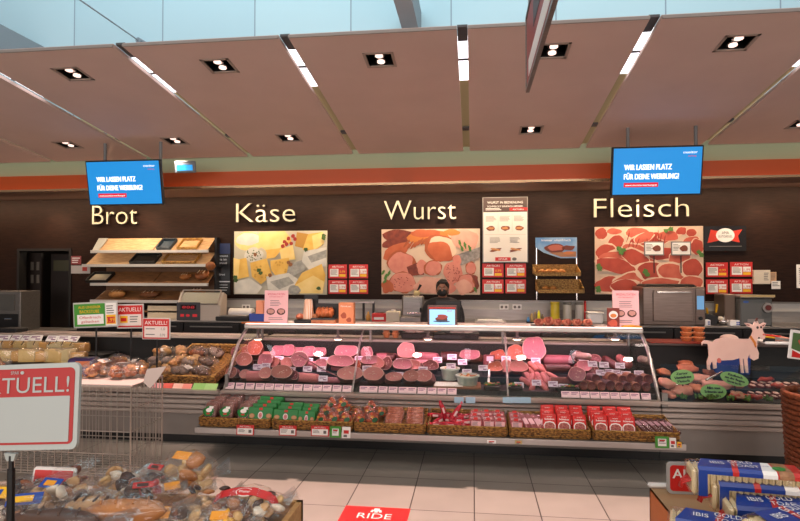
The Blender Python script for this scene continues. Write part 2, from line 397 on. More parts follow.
MB().box((.70, .26, -.10), (.26, .06, .15), 0, .01, rot=(0,0,.5)).build('rear_monitor', M('grey_housing', ''), t); MB().box((.71, .225, -.11), (.19, .008, .07), 0, 0, rot=(0,0,.5)).build('rear_screen', scr, t)
monitor((612.5, 147), (704.5, 145), 6.75, 'blue advertising screen hanging above the word Fleisch')
# ================= the counters =================
XL, XR = at(222, 390, 5.42).x, at(662, 400, 5.42).x
LEFT, RIGHT = -9.0, 6.0
kick = M('black_kick_plinth', '#0d0c0d', rough=.4); panel = M('counter_front_panel', '#8f8680', '#89807a', 3, .38, .15); bumpm = M('bumper_steel', '#b5a79f', '#a99b93', 4, .35, .3, stretch=(1,20,20))
deckm = M('black_display_deck', '#0d0b0c', rough=.5); ledgem = M('ledge_steel', '#b7a79c', '#a5968c', 4, .35, .25, stretch=(1,20,20))
def counter_base(x0, x1, t, back=6.55):
    MB().b2((x0, 5.52, 0), (x1, back, .10)).build('plinth', kick, t)
    MB().b2((x0, 5.47, .09), (x1, 5.52, .33), 0).build('front_panel', panel, t)
    MB().b2((x0, 5.53, .10), (x1, back, .52), 0).build('body', darkm, t)
    m = MB(); z = .30
    for h, d in ((.05, .015), (.05, .03), (.05, .03), (.04, .02), (.05, .01)):
        m.box(((x0+x1)/2, 5.46-d/2+.02, z+h/2), (x1-x0, .05+d, h-.006), 0, .008); z += h-.0
    m.build('bumper_rail', bumpm, t)
    MB().b2((x0, back-.03, .1), (x1, back, .95)).build('back_panel', darkm, t)
t = thing('meat_display_counter', 'long curved glass sausage and meat counter in the middle', 'counter', (0,0,0))
counter_base(XL, XR, t)
steps = ((5.475, 5.78, .60), (5.78, 6.08, .665), (6.08, 6.50, .735))
for a, b, z in steps:
    MB().b2((XL+.03, a, .52), (XR-.03, b, z)).build('display_step', deckm, t)
MB().b2((XL, 5.40, .53), (XR, 5.475, .552)).build('price_rail', ledgem, t)
# service ledge
MB().b2((XL+.02, 6.42, .915), (XR-.02, 6.85, .945), 0, .006).build('service_ledge', ledgem, t)
MB().b2((XL+.02, 6.40, .735), (XR-.02, 6.42, .915)).build('inner_back', M('case_back', '#0a0808', rough=.6), t)
GP = [(5.415,.555),(5.50,.67),(5.607,.803),(5.69,.895),(5.755,.967),(5.86,1.04),(5.98,1.10)]
D1, D2 = at(359, 360, 5.75).x, at(506, 360, 5.75).x
xs = [XL+.01, D1, D2, XR-.01]
for i in range(3):
    m = MB(); vs = []; n = len(GP)
    for o_ in (0, .006):
        for y, z in GP:
            for x in (xs[i]+.012, xs[i+1]-.012): vs.append((x, y-o_, z+o_*.5))
    fs = [(2*k, 2*k+1, 2*k+3, 2*k+2) for k in range(n-1)]+[(2*n+2*k, 2*n+2*k+2, 2*n+2*k+3, 2*n+2*k+1) for k in range(n-1)]
    m.raw(vs, fs).build('front_glass', glass, t, smooth=True)
endg = [(5.43,.56)]+GP[1:]+[(6.42,1.10),(6.42,.56)]
for x in (XL+.004, XR-.010): MB().prism(endg, x, x+.006, ax='yz').build('end_glass', glass, t)
for x, r in ((XL+.02, .016), (D1, .010), (D2, .010), (XR-.02, .016)):
    MB().tube([(x, y+.01, z-.005) for y, z in GP], r, 8).build('glass_frame', steel, t, smooth=True)
# canopy: lamp-lit glass look put into pale pink colour, front edge by emission
canm = M('canopy_lit_glass', '#e6d6cf', rough=.3); stripm = M('lit_glass_edge', '#ffd9d2', emit=1.0)
m = MB().box(((XL+XR)/2, 6.23, 1.128), (XR-XL, .48, .022), 0, .005); m.build('canopy', canm, t)
MB().box(((XL+XR)/2, 5.975, 1.118), (XR-XL, .035, .05), 0, .012, seg=2).build('canopy_front_rail', steel, t)
MB().box(((XL+XR)/2, 5.99, 1.143), (XR-XL-.02, .05, .016), 0, .004).build('lit_glass_edge', stripm, t)
tubep = M('pink_case_tube', '#ffc4de', emit=3)
for i in range(3):
    MB().cyl((xs[i]+.1, 6.03, 1.10), (xs[i+1]-.1, 6.03, 1.10), .010, n=8).build('case_tube', tubep, t)
    light('case_light', 'AREA', ((xs[i]+xs[i+1])/2, 5.93, 1.065), 7.5, (1, .52, .66), (math.radians(16), 0, 0), shape='RECTANGLE', size=(xs[i+1]-xs[i])*.95, size_y=.06)
for x in (XL+.03, D1, D2, XR-.03):
    MB().b2((x-.01, 6.40, .73), (x+.01, 6.44, 1.12)).build('canopy_post', greysteel, t)
warm = M('warm_spot_lamp', '#ffd9b8', emit=5)
for px in (258, 338, 428, 517, 615):
    p = at(px, 339, 6.2); a = MB().lathe([(.012, 1.117-p.z), (.016, .03), (.055, .012), (.058, .004)], p, 16).build('spot_housing', greysteel, t, smooth=True)
    MB().blob(p+Vector((0,-.004,-.002)), (.042, .042, .014), seg=12).build('spot_bulb', warm, a, smooth=True)
# glass struts
for a, b in (((298,356),(320,369)), ((318,368),(342,380)), ((364,385.5),(390,391))):
    p, q = at(*a, 5.72), at(*b, 5.56); p.y += .05; q.y += .05
    MB().tube([p, q], .006, 6).build('glass_strut', chrome, t)
# lower shelf with brackets
SX0, SX1 = at(195, 437, 4.99).x, at(686, 447, 4.99).x
s_ = thing('lower_shelf', 'long grey lower shelf in front of the middle counter carrying the baskets', 'shelf', (0,0,0))
MB().box(((SX0+SX1)/2, 5.21, .285), (SX1-SX0, .44, .02), 0, .004).build('shelf_board', greysteel, s_)
MB().box(((SX0+SX1)/2, 4.985, .275), (SX1-SX0, .012, .05), 0, .004).build('price_lip', M('grey_lip', '#b3aca9', rough=.35, metal=.4), s_)
for k in range(5):
    x = SX0+.06+(SX1-SX0-.12)*k/4; MB().prism([(5.0,.27),(5.47,.27),(5.47,.14)], x-.008, x+.008, ax='yz').build('shelf_bracket', greysteel, s_)
# left counter
t = thing('bread_counter', 'long open bread and cheese counter running off to the left', 'counter', (0,0,0))
counter_base(LEFT, XL-.004, t)
for a, b, z in ((5.44, 5.9, .56), (5.9, 6.5, .60)): MB().b2((LEFT, a, .52), (XL-.03, b, z)).build('display_step', deckm, t)
MB().b2((LEFT, 5.40, .53), (XL-.03, 5.44, .555)).build('price_rail', ledgem, t)
MB().box(((LEFT+XL)/2, 6.62, .935), (XL-LEFT-.06, .34, .03), 0, .006).build('service_ledge', ledgem, t)
MB().b2((at(230,0,5.43).x-.03, 5.43, .555), (at(230,0,5.43).x-.0, 5.46, .70)).build('end_post', greysteel, t)
# right counter
XQ = XR+.004
t = thing('fresh_meat_counter', 'low glass fresh meat counter running off to the right', 'counter', (0,0,0))
counter_base(XQ, RIGHT, t)
for a, b, z in ((5.44, 5.8, .56), (5.8, 6.12, .60), (6.12, 6.5, .66)): MB().b2((XQ, a, .52), (RIGHT, b, z)).build('display_step', deckm, t)
MB().b2((XQ, 5.40, .53), (RIGHT, 5.44, .55)).build('price_rail', ledgem, t)
MB().prism([(5.42,.55),(5.426,.55),(5.506,.87),(5.50,.87)], XQ+.01, RIGHT, ax='yz').build('front_glass', glass, t)
MB().b2((XQ+.0, 5.43, .50), (XQ+.05, 5.47, .62)).build('end_clamp', greysteel, t)
MB().box(((XQ+RIGHT)/2, 6.6, .935), (RIGHT-XQ, .34, .03), 0, .006).build('service_ledge', M('dark_ledge', '#4b3f3b', rough=.35, metal=.4), t)
light('case_light', 'AREA', (3.0, 5.9, 1.6), 5, (1, .80, .72), (0, 0, 0), shape='RECTANGLE', size=2.6, size_y=.1)
# ================= back counter =================

bx0 = at(76, 330, 8.0).x
tag(MB().box(((bx0+RIGHT)/2, 8.28, .985), (RIGHT-bx0, .64, .03), 0, .006).build('back_worktop', greysteel), 'long steel worktop along the back wall carrying the machines', 'worktop')
for k in range(14):
    xa = bx0+(RIGHT-bx0)*k/14+.006; xb = bx0+(RIGHT-bx0)*(k+1)/14-.006
    c_ = thing('base_cabinet', 'black base cabinet under the back worktop, %s from the left' % nth(k), 'cabinet', ((xa+xb)/2, 8.3, 0), 0, 'black cabinets under the back worktop'); w_ = xb-xa
    MB().b2((-w_/2, -.28, .10), (w_/2, .29, .965)).build('cabinet_body', darkm, c_); MB().b2((-w_/2, -.24, 0), (w_/2, .29, .10)).build('plinth', kick, c_)
    d = MB().b2((-w_/2+.004, -.30, .13), (w_/2-.004, -.28, .95)).build('cabinet_door', M('black_cabinet_door', '#1a1718', rough=.35), c_)
    MB().b2((-w_/2+.1, -.325, .90), (w_/2-.1, -.302, .915)).build('door_handle', greysteel, d)
zb = at(466, 300, WY).z
sx0 = at(222, 300, 8.57).x
MB().b2((sx0, 8.57, 1.0), (RIGHT, 8.595, zb)).build('trim_4', M('backsplash_steel', '#a8a29c', '#9a948f', 3, .4, .5, stretch=(1,10,10)))['kind'] = 'structure'
struct(MB().b2((sx0, 8.54, zb-.02), (RIGHT, 8.57, zb)), 'trim_5', greysteel)
m = MB().b2((sx0, 8.555, zb-.13), (RIGHT, 8.57, zb-.02)); struct(m, 'trim_6', M('grey_duct', '#b9b6b0', rough=.5))
def socket(px, label):
    p = at(px, 307, 8.552); s = thing('wall_socket', label, 'socket', p, 0, 'sockets in the grey duct')
    MB().box((0,0,0), (.13,.006,.075), 0, .002).build('plate', white, s)
    for q in (-.03, .03): MB().cyl((q,-.006,0), (q,-.001,0), .02, n=12).build('outlet', ink, s)
socket(504, 'white double socket above the worktop, left of the two near the bread shelf'); socket(517, 'white double socket above the worktop, right of the two near the bread shelf'); socket(246, 'white double socket above the worktop below the cheese picture')
# left back shelves seen behind the bread counter
t = thing('dark_back_shelf', 'low dark shelf unit standing below the bread rack', 'shelf', (0,0,0))
xx0, xx1 = at(-10, 340, 7.6).x, bx0-.02
MB().b2((xx0, 7.7, 0), (xx1, 8.3, .80)).build('body', darkm, t); MB().box(((xx0+xx1)/2, 8.0, .82), (xx1-xx0, .64, .03), 0, .005).build('top', greysteel, t)
# ================= words on the wall =================
OFF = -.012
lface = M('letter_face', '#d6cdb2', rough=.45, emit=.05); ledge_ = M('letter_edge', '#4a4038', rough=.5)  # letter faces are no lamps, a faint emission brightens them
for w, x0, x1, yb, lab in (('Brot', 92, 137, 224.5, 'above the bread rack'), ('Käse', 236, 295, 222.3, 'above the cheese picture'), ('Wurst', 384, 456, 219.8, 'above the sausage picture'), ('Fleisch', 594, 689, 217.5, 'above the raw meat picture')):
    y = WY-.06; a, b = at(x0, yb, y), at(x1, yb, y); vs, fs = text_geo(w, OFF)
    mx, mn = max(v.x for v in vs), min(v.x for v in vs); kx = (b.x-a.x)/(mx-mn)
    hh = pw(19.8, (x0+x1)/2, y)/.70
    t = thing('wall_lettering', 'cream raised word %s %s' % (w, lab), 'lettering', (a.x, y, a.z), 0, 'department names on the wall')
    # split into letters by x extents of loose pieces, letter by letter
    adv = 0
    pre = [max([v.x for v in text_geo(w[:i], OFF)[0]]+[0]) for i in range(len(w)+1)]
    for i, ch in enumerate(w):
        cv, cf = text_geo(ch, OFF); full = text_geo(w[:i+1], OFF)[0]; off = max(v.x for v in full)-max(v.x for v in cv)
        m = MB(); f = [Vector(((v.x+off-mn)*kx, 0, v.y*hh)) for v in cv]; m.raw(f, cf, 0)
        e = {(q[j], q[(j+1)%len(q)]) for q in cf for j in range(len(q))}; side = [(p, q) for p, q in e if (q, p) not in e]
        n = len(f); m.v += [v+Vector((0, .045, 0)) for v in f]; m.f += [(p, q, n+q, n+p) for p, q in side]; m.m += [1]*len(side)
        m.f += [tuple(n+j for j in reversed(q)) for q in cf]; m.m += [1]*len(cf)
        m.build('letter', [lface, ledge_], t)
# ================= pictures and posters on the wall =================
def board(px0, py0, px1, py1, Y, name, label, cat, group=None, th=.012, rot=None):
    a, b = at(px0, (py0+py1)/2, Y), at(px1, (py0+py1)/2, Y); cx = (px0+px1)/2; z0, z1 = at(cx, py1, Y).z, at(cx, py0, Y).z
    w, h = b.x-a.x, z1-z0
    return thing(name, label, cat, ((a.x+b.x)/2, Y, (z0+z1)/2), rot or (0,0,0), group), w, h
def P_(*a, **k): return a, k
chs = {k: M('cheese_'+k, *v, rough=.6) for k, v in dict(y1=('#e6bf62', '#d9a94a', 6), y2=('#efd58f', '#e6c878', 6), w=('#d9d6cc', '#c9c8c0', 8), rind=('#b98a3a',), red=('#a02a1e',), g=('#3f5a26',), grey=('#a9a9a2', '#8f908c', 20), bg=('#c8c0a8', '#b8b4a4', 3), hole=('#c99b40',), wal=('#8a5a34',)).items()}
t, w, h = board(234, 231, 327, 294.5, WY-.03, 'cheese_picture', 'large framed picture of cheeses below the word Käse', 'picture')
m = MB().box((0, .01, 0), (w, .02, h), 0, .002); m.build('panel', chs['bg'], t)
m = MB(); K = list(chs); mats = [chs[k] for k in K]; yy = [-.0015]
def el(x, z, rx, rz, k, rot=0, wob=.25):
    yy[0] -= .0004; x = (x-.5)*w; z = (.5-z)*h; rx *= w; rz *= h
    ex = math.sqrt((rx*math.cos(rot))**2+(rz*math.sin(rot))**2); ez = math.sqrt((rx*math.sin(rot))**2+(rz*math.cos(rot))**2)
    x = max(-w/2+ex*1.08, min(w/2-ex*1.08, x)); z = max(-h/2+ez*1.08, min(h/2-ez*1.08, z))
    m.ell(x, z, rx, rz, yy[0], K.index(k), rot, wob=wob, seed=random.random()*50, th=.0004)
def po(pts, k):
    yy[0] -= .0004; m.prism([((x-.5)*w, (.5-z)*h) for x, z in pts], yy[0], yy[0]+.0004, K.index(k))
el(.15,.14,.15,.15,'y2'); el(.15,.12,.13,.10,'w'); po([(.27,.02),(.55,.0),(.62,.12),(.50,.27),(.34,.30),(.27,.22)],'y2'); po([(.34,.30),(.5,.27),(.62,.12),(.62,.17),(.5,.33),(.36,.35)],'y1')
po([(.68,.02),(.80,.05),(.76,.28),(.66,.24)],'rind'); po([(.80,.05),(.96,.02),(.97,.2),(.86,.33),(.74,.30)],'y1'); po([(.84,.08),(.96,.02),(.97,.2),(.86,.30)],'y2')
for x, z in ((.55,.17),(.59,.12),(.62,.2),(.53,.24),(.57,.21),(.64,.08),(.66,.13)): el(x, z, .02, .03, 'red')
el(.22,.38,.10,.12,'w'); 
for i in range(22): el(.14+random.random()*.16, .30+random.random()*.16, .007, .010, 'g')
po([(.03,.45),(.14,.42),(.17,.72),(.04,.76)],'y1'); po([(.0,.42),(.07,.45),(.05,.75),(.0,.76)],'y2')
po([(.18,.50),(.36,.43),(.42,.70),(.30,.84),(.20,.72)],'y1')
for i in range(14): el(.23+random.random()*.14, .52+random.random()*.22, .012, .016, 'hole')
po([(.36,.33),(.52,.30),(.45,.42),(.36,.44)],'y1'); po([(.5,.30),(.64,.22),(.67,.45),(.52,.46)],'y2'); po([(.40,.47),(.60,.42),(.62,.62),(.48,.74),(.41,.62)],'y1')
for i in range(9): el(.46+random.random()*.12, .48+random.random()*.16, .010, .014, 'hole')
po([(.60,.52),(.76,.45),(.78,.60),(.64,.72),(.58,.66)],'grey'); po([(.76,.32),(1,.26),(1,.55),(.82,.62),(.74,.48)],'w'); po([(.80,.40),(1,.30),(1,.42),(.84,.5)],'grey')
po([(.36,.72),(.60,.66),(.72,.78),(.58,.97),(.38,.93)],'w'); po([(.40,.80),(.60,.72),(.66,.82),(.5,.92)],'grey'); po([(.02,.80),(.18,.74),(.32,.88),(.26,.99),(.02,.99)],'w')
po([(.74,.66),(.95,.52),(.99,.70),(.96,.98),(.72,.98),(.66,.86)],'y1'); po([(.66,.86),(.86,.70),(.98,.80),(.96,.98),(.72,.98)],'y2'); el(.66,.93,.07,.07,'grey')
for x, z in ((.97,.08),(.97,.12),(.03,.78),(.02,.73),(.28,.62),(.3,.66),(.78,.3),(.92,.9)): el(x, z, .022, .03, 'g', wob=.5)
for x, z in ((.6,.5),(.62,.53),(.24,.37),(.4,.7)): el(x, z, .02, .03, 'wal')
m.build('print', mats, t)
# sausage picture
sau = {k: M('print_'+k, *v, rough=.6) for k, v in dict(bg=('#d8bfa8', '#cdb29a', 4), pink=('#d88a78', '#cf7c6c', 9), pale=('#e0a894', '#d59a88', 9), rind=('#a6532c',), ham=('#c4663f', '#b5552f', 6), smoke=('#6a2a1c', '#8a3a26', 14), org=('#cc7a36',), grey=('#a19a95', '#7f7874', 25), g=('#4f7a34',), wht=('#e8ddd0',), fat=('#e5c3a8',), spot=('#8e3a30',)).items()}
t, w, h = board(381.5, 229, 480, 294.5, WY-.03, 'sausage_picture', 'large picture of hams and sausages below the word Wurst', 'picture')
MB().box((0, .01, 0), (w, .02, h), 0, .002).build('panel', sau['bg'], t); m = MB(); K = list(sau); mats = [sau[k] for k in K]; yy = [-.0015]
el(.16,.10,.17,.10,'smoke'); el(.08,.2,.12,.07,'smoke',.3); el(.10,.34,.16,.10,'ham',.5); el(.5,.12,.22,.12,'org'); el(.45,.06,.15,.06,'ham'); el(.6,.30,.16,.20,'rind',-.4); el(.63,.28,.14,.17,'fat',-.4); el(.6,.34,.13,.15,'ham',-.4); el(.87,.14,.14,.16,'pale'); el(.72,.05,.08,.05,'org')
for i in range(6): el(.26+i*.035, .22+.03*math.sin(i), .05, .018, 'rind', .9)
el(.2,.52,.14,.18,'rind'); el(.2,.52,.13,.17,'pink'); po([(.26,.58),(.42,.48),(.44,.70),(.29,.72)],'smoke'); el(.42,.58,.055,.11,'pink'); el(.53,.60,.09,.12,'rind'); el(.53,.60,.08,.11,'pink'); 
po([(.76,.40),(1,.28),(1,.44),(.80,.56)],'grey'); el(.77,.48,.045,.075,'pink'); el(.73,.68,.10,.17,'pink'); el(.91,.60,.055,.10,'rind'); el(.91,.60,.048,.09,'pink')
el(.22,.82,.14,.17,'rind'); el(.22,.82,.13,.16,'pink'); el(.5,.88,.16,.13,'pale'); el(.66,.93,.10,.09,'pink'); el(.92,.82,.09,.15,'smoke'); el(.86,.84,.09,.15,'rind'); el(.86,.84,.082,.14,'pink'); el(.84,.88,.08,.11,'pale')
el(.04,.88,.06,.1,'ham')
for i in range(40): el(.66+random.random()*.14, .56+random.random()*.24, .005, .007, 'spot')
for i in range(20): el(.13+random.random()*.18, .74+random.random()*.16, .005, .007, 'spot')
for x, z in ((.05,.72),(.02,.66),(.08,.68),(.04,.80),(.85,.25),(.9,.30),(.8,.22),(.82,.3),(.95,.92)): el(x, z, .03, .02, 'g', 1+x, .6)
m.build('print', mats, t)
# raw meat picture
mt_ = {k: M('print_'+k, *v, rough=.6) for k, v in dict(bg=('#d9b896', '#cfa884', 4), r1=('#b94a36', '#a83c2c', 7), r2=('#cc6650', '#bf5440', 8), fat=('#e6b79c',), dark=('#8c2c20',), g=('#3d5c26',)).items()}
t, w, h = board(595, 226.5, 703.5, 294.5, WY-.03, 'raw_meat_picture', 'large picture of raw red meat cuts below the word Fleisch', 'picture')
MB().box((0, .01, 0), (w, .02, h), 0, .002).build('panel', mt_['bg'], t); m = MB(); K = list(mt_); mats = [mt_[k] for k in K]; yy = [-.0015]
for x, z, rx, rz, k, r in ((.05,.10,.06,.09,'r1',.3),(.18,.07,.07,.05,'r2',0),(.2,.22,.08,.10,'r1',.6),(.42,.1,.14,.10,'r2',-.3),(.52,.2,.2,.12,'r1',.1),(.46,.16,.1,.07,'r2',.4),(.68,.14,.1,.08,'r2',0),(.80,.07,.05,.06,'r1',0),(.89,.10,.05,.06,'r1',0),(.88,.22,.09,.06,'r2',.3),(.97,.3,.06,.12,'r1',0),(.07,.38,.10,.13,'r1',.5),(.10,.5,.16,.14,'r2',.3),(.15,.58,.2,.12,'r1',-.2),(.42,.42,.17,.14,'r2',-.5),(.38,.46,.14,.12,'r1',-.5),(.62,.4,.14,.1,'r1',0),(.78,.45,.1,.1,'r2',.2),(.10,.85,.14,.13,'r1',.2),(.32,.82,.17,.14,'r2',.2),(.28,.88,.14,.1,'r1',0),(.55,.68,.18,.15,'r1',-.2),(.72,.68,.14,.15,'r2',-.4),(.92,.62,.10,.14,'r1',-.3),(.62,.85,.2,.1,'r2',0),(.88,.85,.12,.12,'r2',.2)):
    el(x, z, rx*1.03, rz*1.05, 'fat', r); el(x, z, rx*.94, rz*.92, k, r)
for i in range(16): x0_ = .3+random.random()*.35; z0_ = .1+random.random()*.2; el(x0_, z0_, .05, .006, 'dark', 1+random.random())
for x, z in ((.26,.35),(.22,.33),(.24,.38),(.7,.04),(.66,.07),(.02,.58),(.04,.62),(.48,.7),(.46,.66),(.02,.9),(.03,.94),(.95,.38),(.97,.42),(.93,.97),(.4,.97)): el(x, z, .024, .035, 'g', x*9, .6)
m.build('print', mats, t)
def holder(px, label):   # small framed leaflet holders in front of the raw meat picture
    t, w, h = board(px-10, 241.5, px+10, 255.5, WY-.06, 'leaflet_holder', label, 'holder', 'leaflet holders before the raw meat picture')
    MB().box((0,0,0), (w,.01,h), 0, .003).build('frame', greysteel, t)
    m = MB().b2((-w*.44, -.008, -h*.42), (w*.44, -.005, h*.42), 0); m.ell(w*.15, 0, w*.22, h*.2, -.0095, 1, wob=.3); m.lines(-w*.4, h*.3, w*.35, 5, h*.1, -.0095, 2); m.build('leaflet', [paper, M('food_brown', '#7a3c26'), ink], t)
    MB().b2((-.006, 0, -h*1.75), (.006, .01, -h/2)).build('stem', black, t)
holder(654, 'small leaflet holder on black stem before the raw meat picture, left one'); holder(681, 'small leaflet holder on black stem before the raw meat picture, right one')
# red price posters
orange = M('orange_print', '#e0662a', rough=.6)
def price_poster(x0, y0, x1, y1, where, kind=0):
    t, w, h = board(x0, y0, x1, y1, WY-.02, 'price_poster', 'small red price poster '+where, 'poster', 'red price posters on the dark wall')
    MB().box((0,.003,0), (w,.006,h), 0, .001).build('card', red, t)
    m = MB(); m.b2((-w*.42,-.002,-h*.38), (w*.04,.0,h*.18), 0); m.b2((w*.08,-.002,-h*.38), (w*.42,.0,-h*.20), 1)
    m.b2((w*.08,-.002,-h*.16), (w*.42,.0,h*.18), 0 if kind else 3)
    m.text('AKTUELL!' if kind == 2 else 'AKTION', 0, h*.27, -.002, h=h*.13, w=w*.62, m=0); m.lines(-w*.38, h*.12, w*.38, 5, h*.08, -.003, 2)
    m.text('1,99' if kind else '0,99', w*.25, -h*.10, -.003, h=h*.16, w=w*.28, m=3 if kind else 1)
    m.build('print', [paper, yel, ink, red], t); return t
for gi, (gx, gy, gn, cw) in enumerate((((328.5, 349), (264.5, 280), 'right of the cheese picture', (18.5, 19)), ((482.5, 505.5), (263.5, 279.5), 'under the white poster beside the sausage picture', (21, 20.5)), ((706, 730), (262.5, 279.5), 'right of the raw meat picture', (22, 22.5)))):
    for j in range(2):
        for i in range(2):
            if gi == 2: y0 = gy[j]-0.5*i; hh = 14.6
            else: y0 = gy[j]; hh = 13.8 if gi < 2 else 15
            price_poster(gx[i], y0, gx[i]+cw[i], y0+hh, gn+', %s %s' % (('upper', 'lower')[j], ('left', 'right')[i]), (i+j) % 3)
# tall white poster
t, w, h = board(482.5, 197, 528, 262.5, WY-.035, 'offer_poster', 'tall white sausage poster with five dishes right of the word Wurst', 'poster')
MB().box((0,.01,0), (w,.015,h), 0, .002).build('frame', greysteel, t)
MB().b2((-w*.48,-.002,-h*.49), (w*.48,.002,h*.49)).build('sheet', M('poster_paper', '#e6e0d8', rough=.6), t)
m = MB(); m.b2((-w*.48,-.004,h*.27), (w*.48,-.002,h*.49), 0); m.text('WURST IN BEDIENUNG', 0, h*.40, -.006, h=h*.035, w=w*.78, m=1); m.text('SCHMECKT EINFACH BESSER', 0, h*.345, -.006, h=h*.025, w=w*.78, m=1)
m.lines(-w*.43, h*.33, w*.4, 2, h*.02, -.006, 1); m.b2((w*.1,-.006,h*.29), (w*.49,-.004,h*.335), 2); m.text('AKTUELL', w*.29, h*.30, -.008, h=h*.02, w=w*.25, m=1)
for k, (x, z) in enumerate(((-.31,.02),(0,.02),(.31,.02),(-.22,-.31),(.22,-.31))):
    m.lines((x-.12)*w, (z+.19)*h, w*.24, 5, h*.018, -.004, 3, h=.35)
    if k < 3: m.ell(x*w, z*h, w*.10, h*.035, -.004, 4, wob=.3, seed=k); m.ell(x*w, z*h+.004, w*.07, h*.02, -.006, 5, wob=.3, seed=k+5)
    else: m.ell(x*w, (z-.0)*h, w*.14, h*.018, -.004, 4, rot=.25, wob=.4, seed=k); m.ell(x*w, (z+.01)*h, w*.12, h*.014, -.006, 5, rot=-.2, wob=.4, seed=k)
for x in (-.155, .155): m.b2((x*w-.002,-.0035,-.03*h), (x*w+.002,-.002,h*.24), 6)
m.b2((-w*.45,-.0035,-.075*h), (w*.45,-.002,-.07*h), 6)
m.b2((-w*.22,-.005,-h*.475), (w*.12,-.002,-h*.42), 2); m.text('SPAR', -w*.05, -h*.462, -.007, h=h*.028, w=w*.2, m=1); m.ell(w*.2, -h*.447, w*.05, h*.025, -.005, 3)
m.build('print', [M('poster_brown', '#4a3530'), paper, red, ink, M('food_brown', '#7a3c26'), M('food_tan', '#c98a52'), M('rule_grey', '#bdb6ae')], t)
# black plaque with red banner
t, w, h = board(704, 226, 746.5, 251, WY-.03, 'black_plaque', 'black plaque with red banner and white oval right of the raw meat picture', 'sign')
MB().box((0,.01,0), (w,.02,h), 0, .003).build('panel', M('plaque_black', '#1a1718', rough=.25), t)
m = MB().prism([(-w*.42,-h*.18),(-w*.34,h*.36),(-w*.1,h*.28),(w*.1,h*.28),(w*.40,h*.36),(w*.3,h*.1),(w*.34,-h*.16),(w*.1,-h*.08),(-w*.15,-h*.08)], -.003, 0, 0)
m.ell(0, h*.13, w*.22, h*.28, -.006, 1); m.text('AMA', 0, h*.17, -.0075, h=h*.12, w=w*.17, m=2); m.text('GÜTESIEGEL', 0, h*.04, -.0075, h=h*.09, w=w*.34, m=2); m.lines(-w*.38, -h*.3, w*.8, 1, h*.06, -.002, 3); m.build('print', [M('banner_red', '#c8321c'), paper, dink, ink], t)
# info column left of the cheese picture
t, w, h = board(214, 243.5, 230, 295, WY-.03, 'information_panel', 'narrow dark blue information panel left of the cheese picture', 'sign')
MB().box((0,.01,0), (w,.02,h), 0, .003).build('panel', M('panel_black', '#14151a', rough=.3), t)
m = MB().b2((-w*.5,-.002,h*.30), (w*.5,0,h*.5), 0); m.text('Genuss', 0, h*.24, -.004, h=h*.045, w=w*.75, m=1); m.text('wie im', 0, h*.17, -.004, h=h*.045, w=w*.6, m=1); m.text('Himmel', 0, h*.10, -.004, h=h*.045, w=w*.6, m=1); m.text('Brot', 0, -h*.12, -.004, h=h*.04, w=w*.4, m=1); m.b2((-w*.5,-.003,-h*.25), (w*.5,-.001,-h*.23), 1); m.lines(-w*.4, -h*.3, w*.8, 3, h*.05, -.003, 1, h=.2); m.build('print', [M('deep_blue', '#1b2a55'), M('pale_print', '#c8ccd4')], t)
# picture board of a roast above the roll shelf, and the roll shelf
t, w, h = board(535.5, 237.5, 577, 259, 8.42, 'roast_sign', 'blue sign with roast meat photo on top of the roll shelf', 'sign')
pl = [(-w*.5,h*.5),(w*.5,h*.5),(w*.5,-h*.46),(w*.1,-h*.46),(-w*.3,-h*.2),(-w*.5,h*.05)]
MB().prism(pl, 0, .012).build('board', M('sign_blue', '#4a7fb8', '#9fc0dc', 3, .4), t)
m = MB(); m.prism([(x*.96, z*.5-h*.2) for x, z in [(-w*.2,0),(w*.5,h*.1),(w*.5,-h*.4),(w*.12,-h*.4)]], -.002, 0, 4)
m.ell(-w*.02, -h*.0, w*.26, h*.2, -.003, 0, wob=.2); m.ell(-w*.02, h*.02, w*.2, h*.13, -.005, 1, wob=.3, seed=3); m.ell(w*.3, h*.02, w*.15, h*.12, -.005, 0, wob=.3, seed=5); m.ell(w*.3, -h*.22, w*.12, h*.08, -.004, 2, wob=.3, seed=8)
m.text('Immer ofenfrisch', 0, h*.33, -.004, h=h*.1, w=w*.7, m=3); m.build('print', [M('roast_brown', '#6e2f1c'), M('roast_pink', '#b8604a'), M('roast_orange', '#c87840'), paper, M('roast_tan', '#a9744c')], t)
wick = M('wicker', '#b5813f', '#553415', 75, .65, bump=.8, stretch=(.5,1,1), contrast=(.42,.6)); wick2 = M('wicker_light', '#c09348', '#7a5220', 80, .6, bump=.6, stretch=(.5,1,1), contrast=(.4,.6))
t = thing('roll_shelf', 'two tier wire and wicker roll shelf on the wall under the roast sign', 'shelf', (0,0,0))
for px in (536.5, 576.5):
    a, b = at(px, 240, 8.5), at(px, 300, 8.5); MB().tube([a, (a.x, 8.5, b.z)], .008, 6).build('upright', chrome, t)
for (x0, y0, x1, y1) in ((535, 264, 581, 276), (538, 279.5, 584.5, 293)):
    a, b = at(x0, y1, 8.15), at(x1, y0, 8.15); c = at((x0+x1)/2, y0, 8.5)
    w_ = b.x-a.x; cx = (a.x+b.x)/2; m = MB()
    m.b2((a.x, 8.15, a.z), (b.x, 8.165, a.z+.05)); m.b2((a.x, 8.475, a.z+.03), (b.x, 8.49, b.z)); 
    for xx in (a.x, b.x-.012): m.prism([(8.15,a.z),(8.49,a.z+.03),(8.49,b.z),(8.15,a.z+.06)], xx, xx+.012, ax='yz')
    m.prism([(8.15,a.z),(8.49,a.z+.03),(8.49,a.z+.045),(8.15,a.z+.012)], a.x, b.x, ax='yz'); m.build('wicker_tray', wick2, t)
rollm = M('baked_crust', '#c98f45', '#a8662a', 5, .6); 
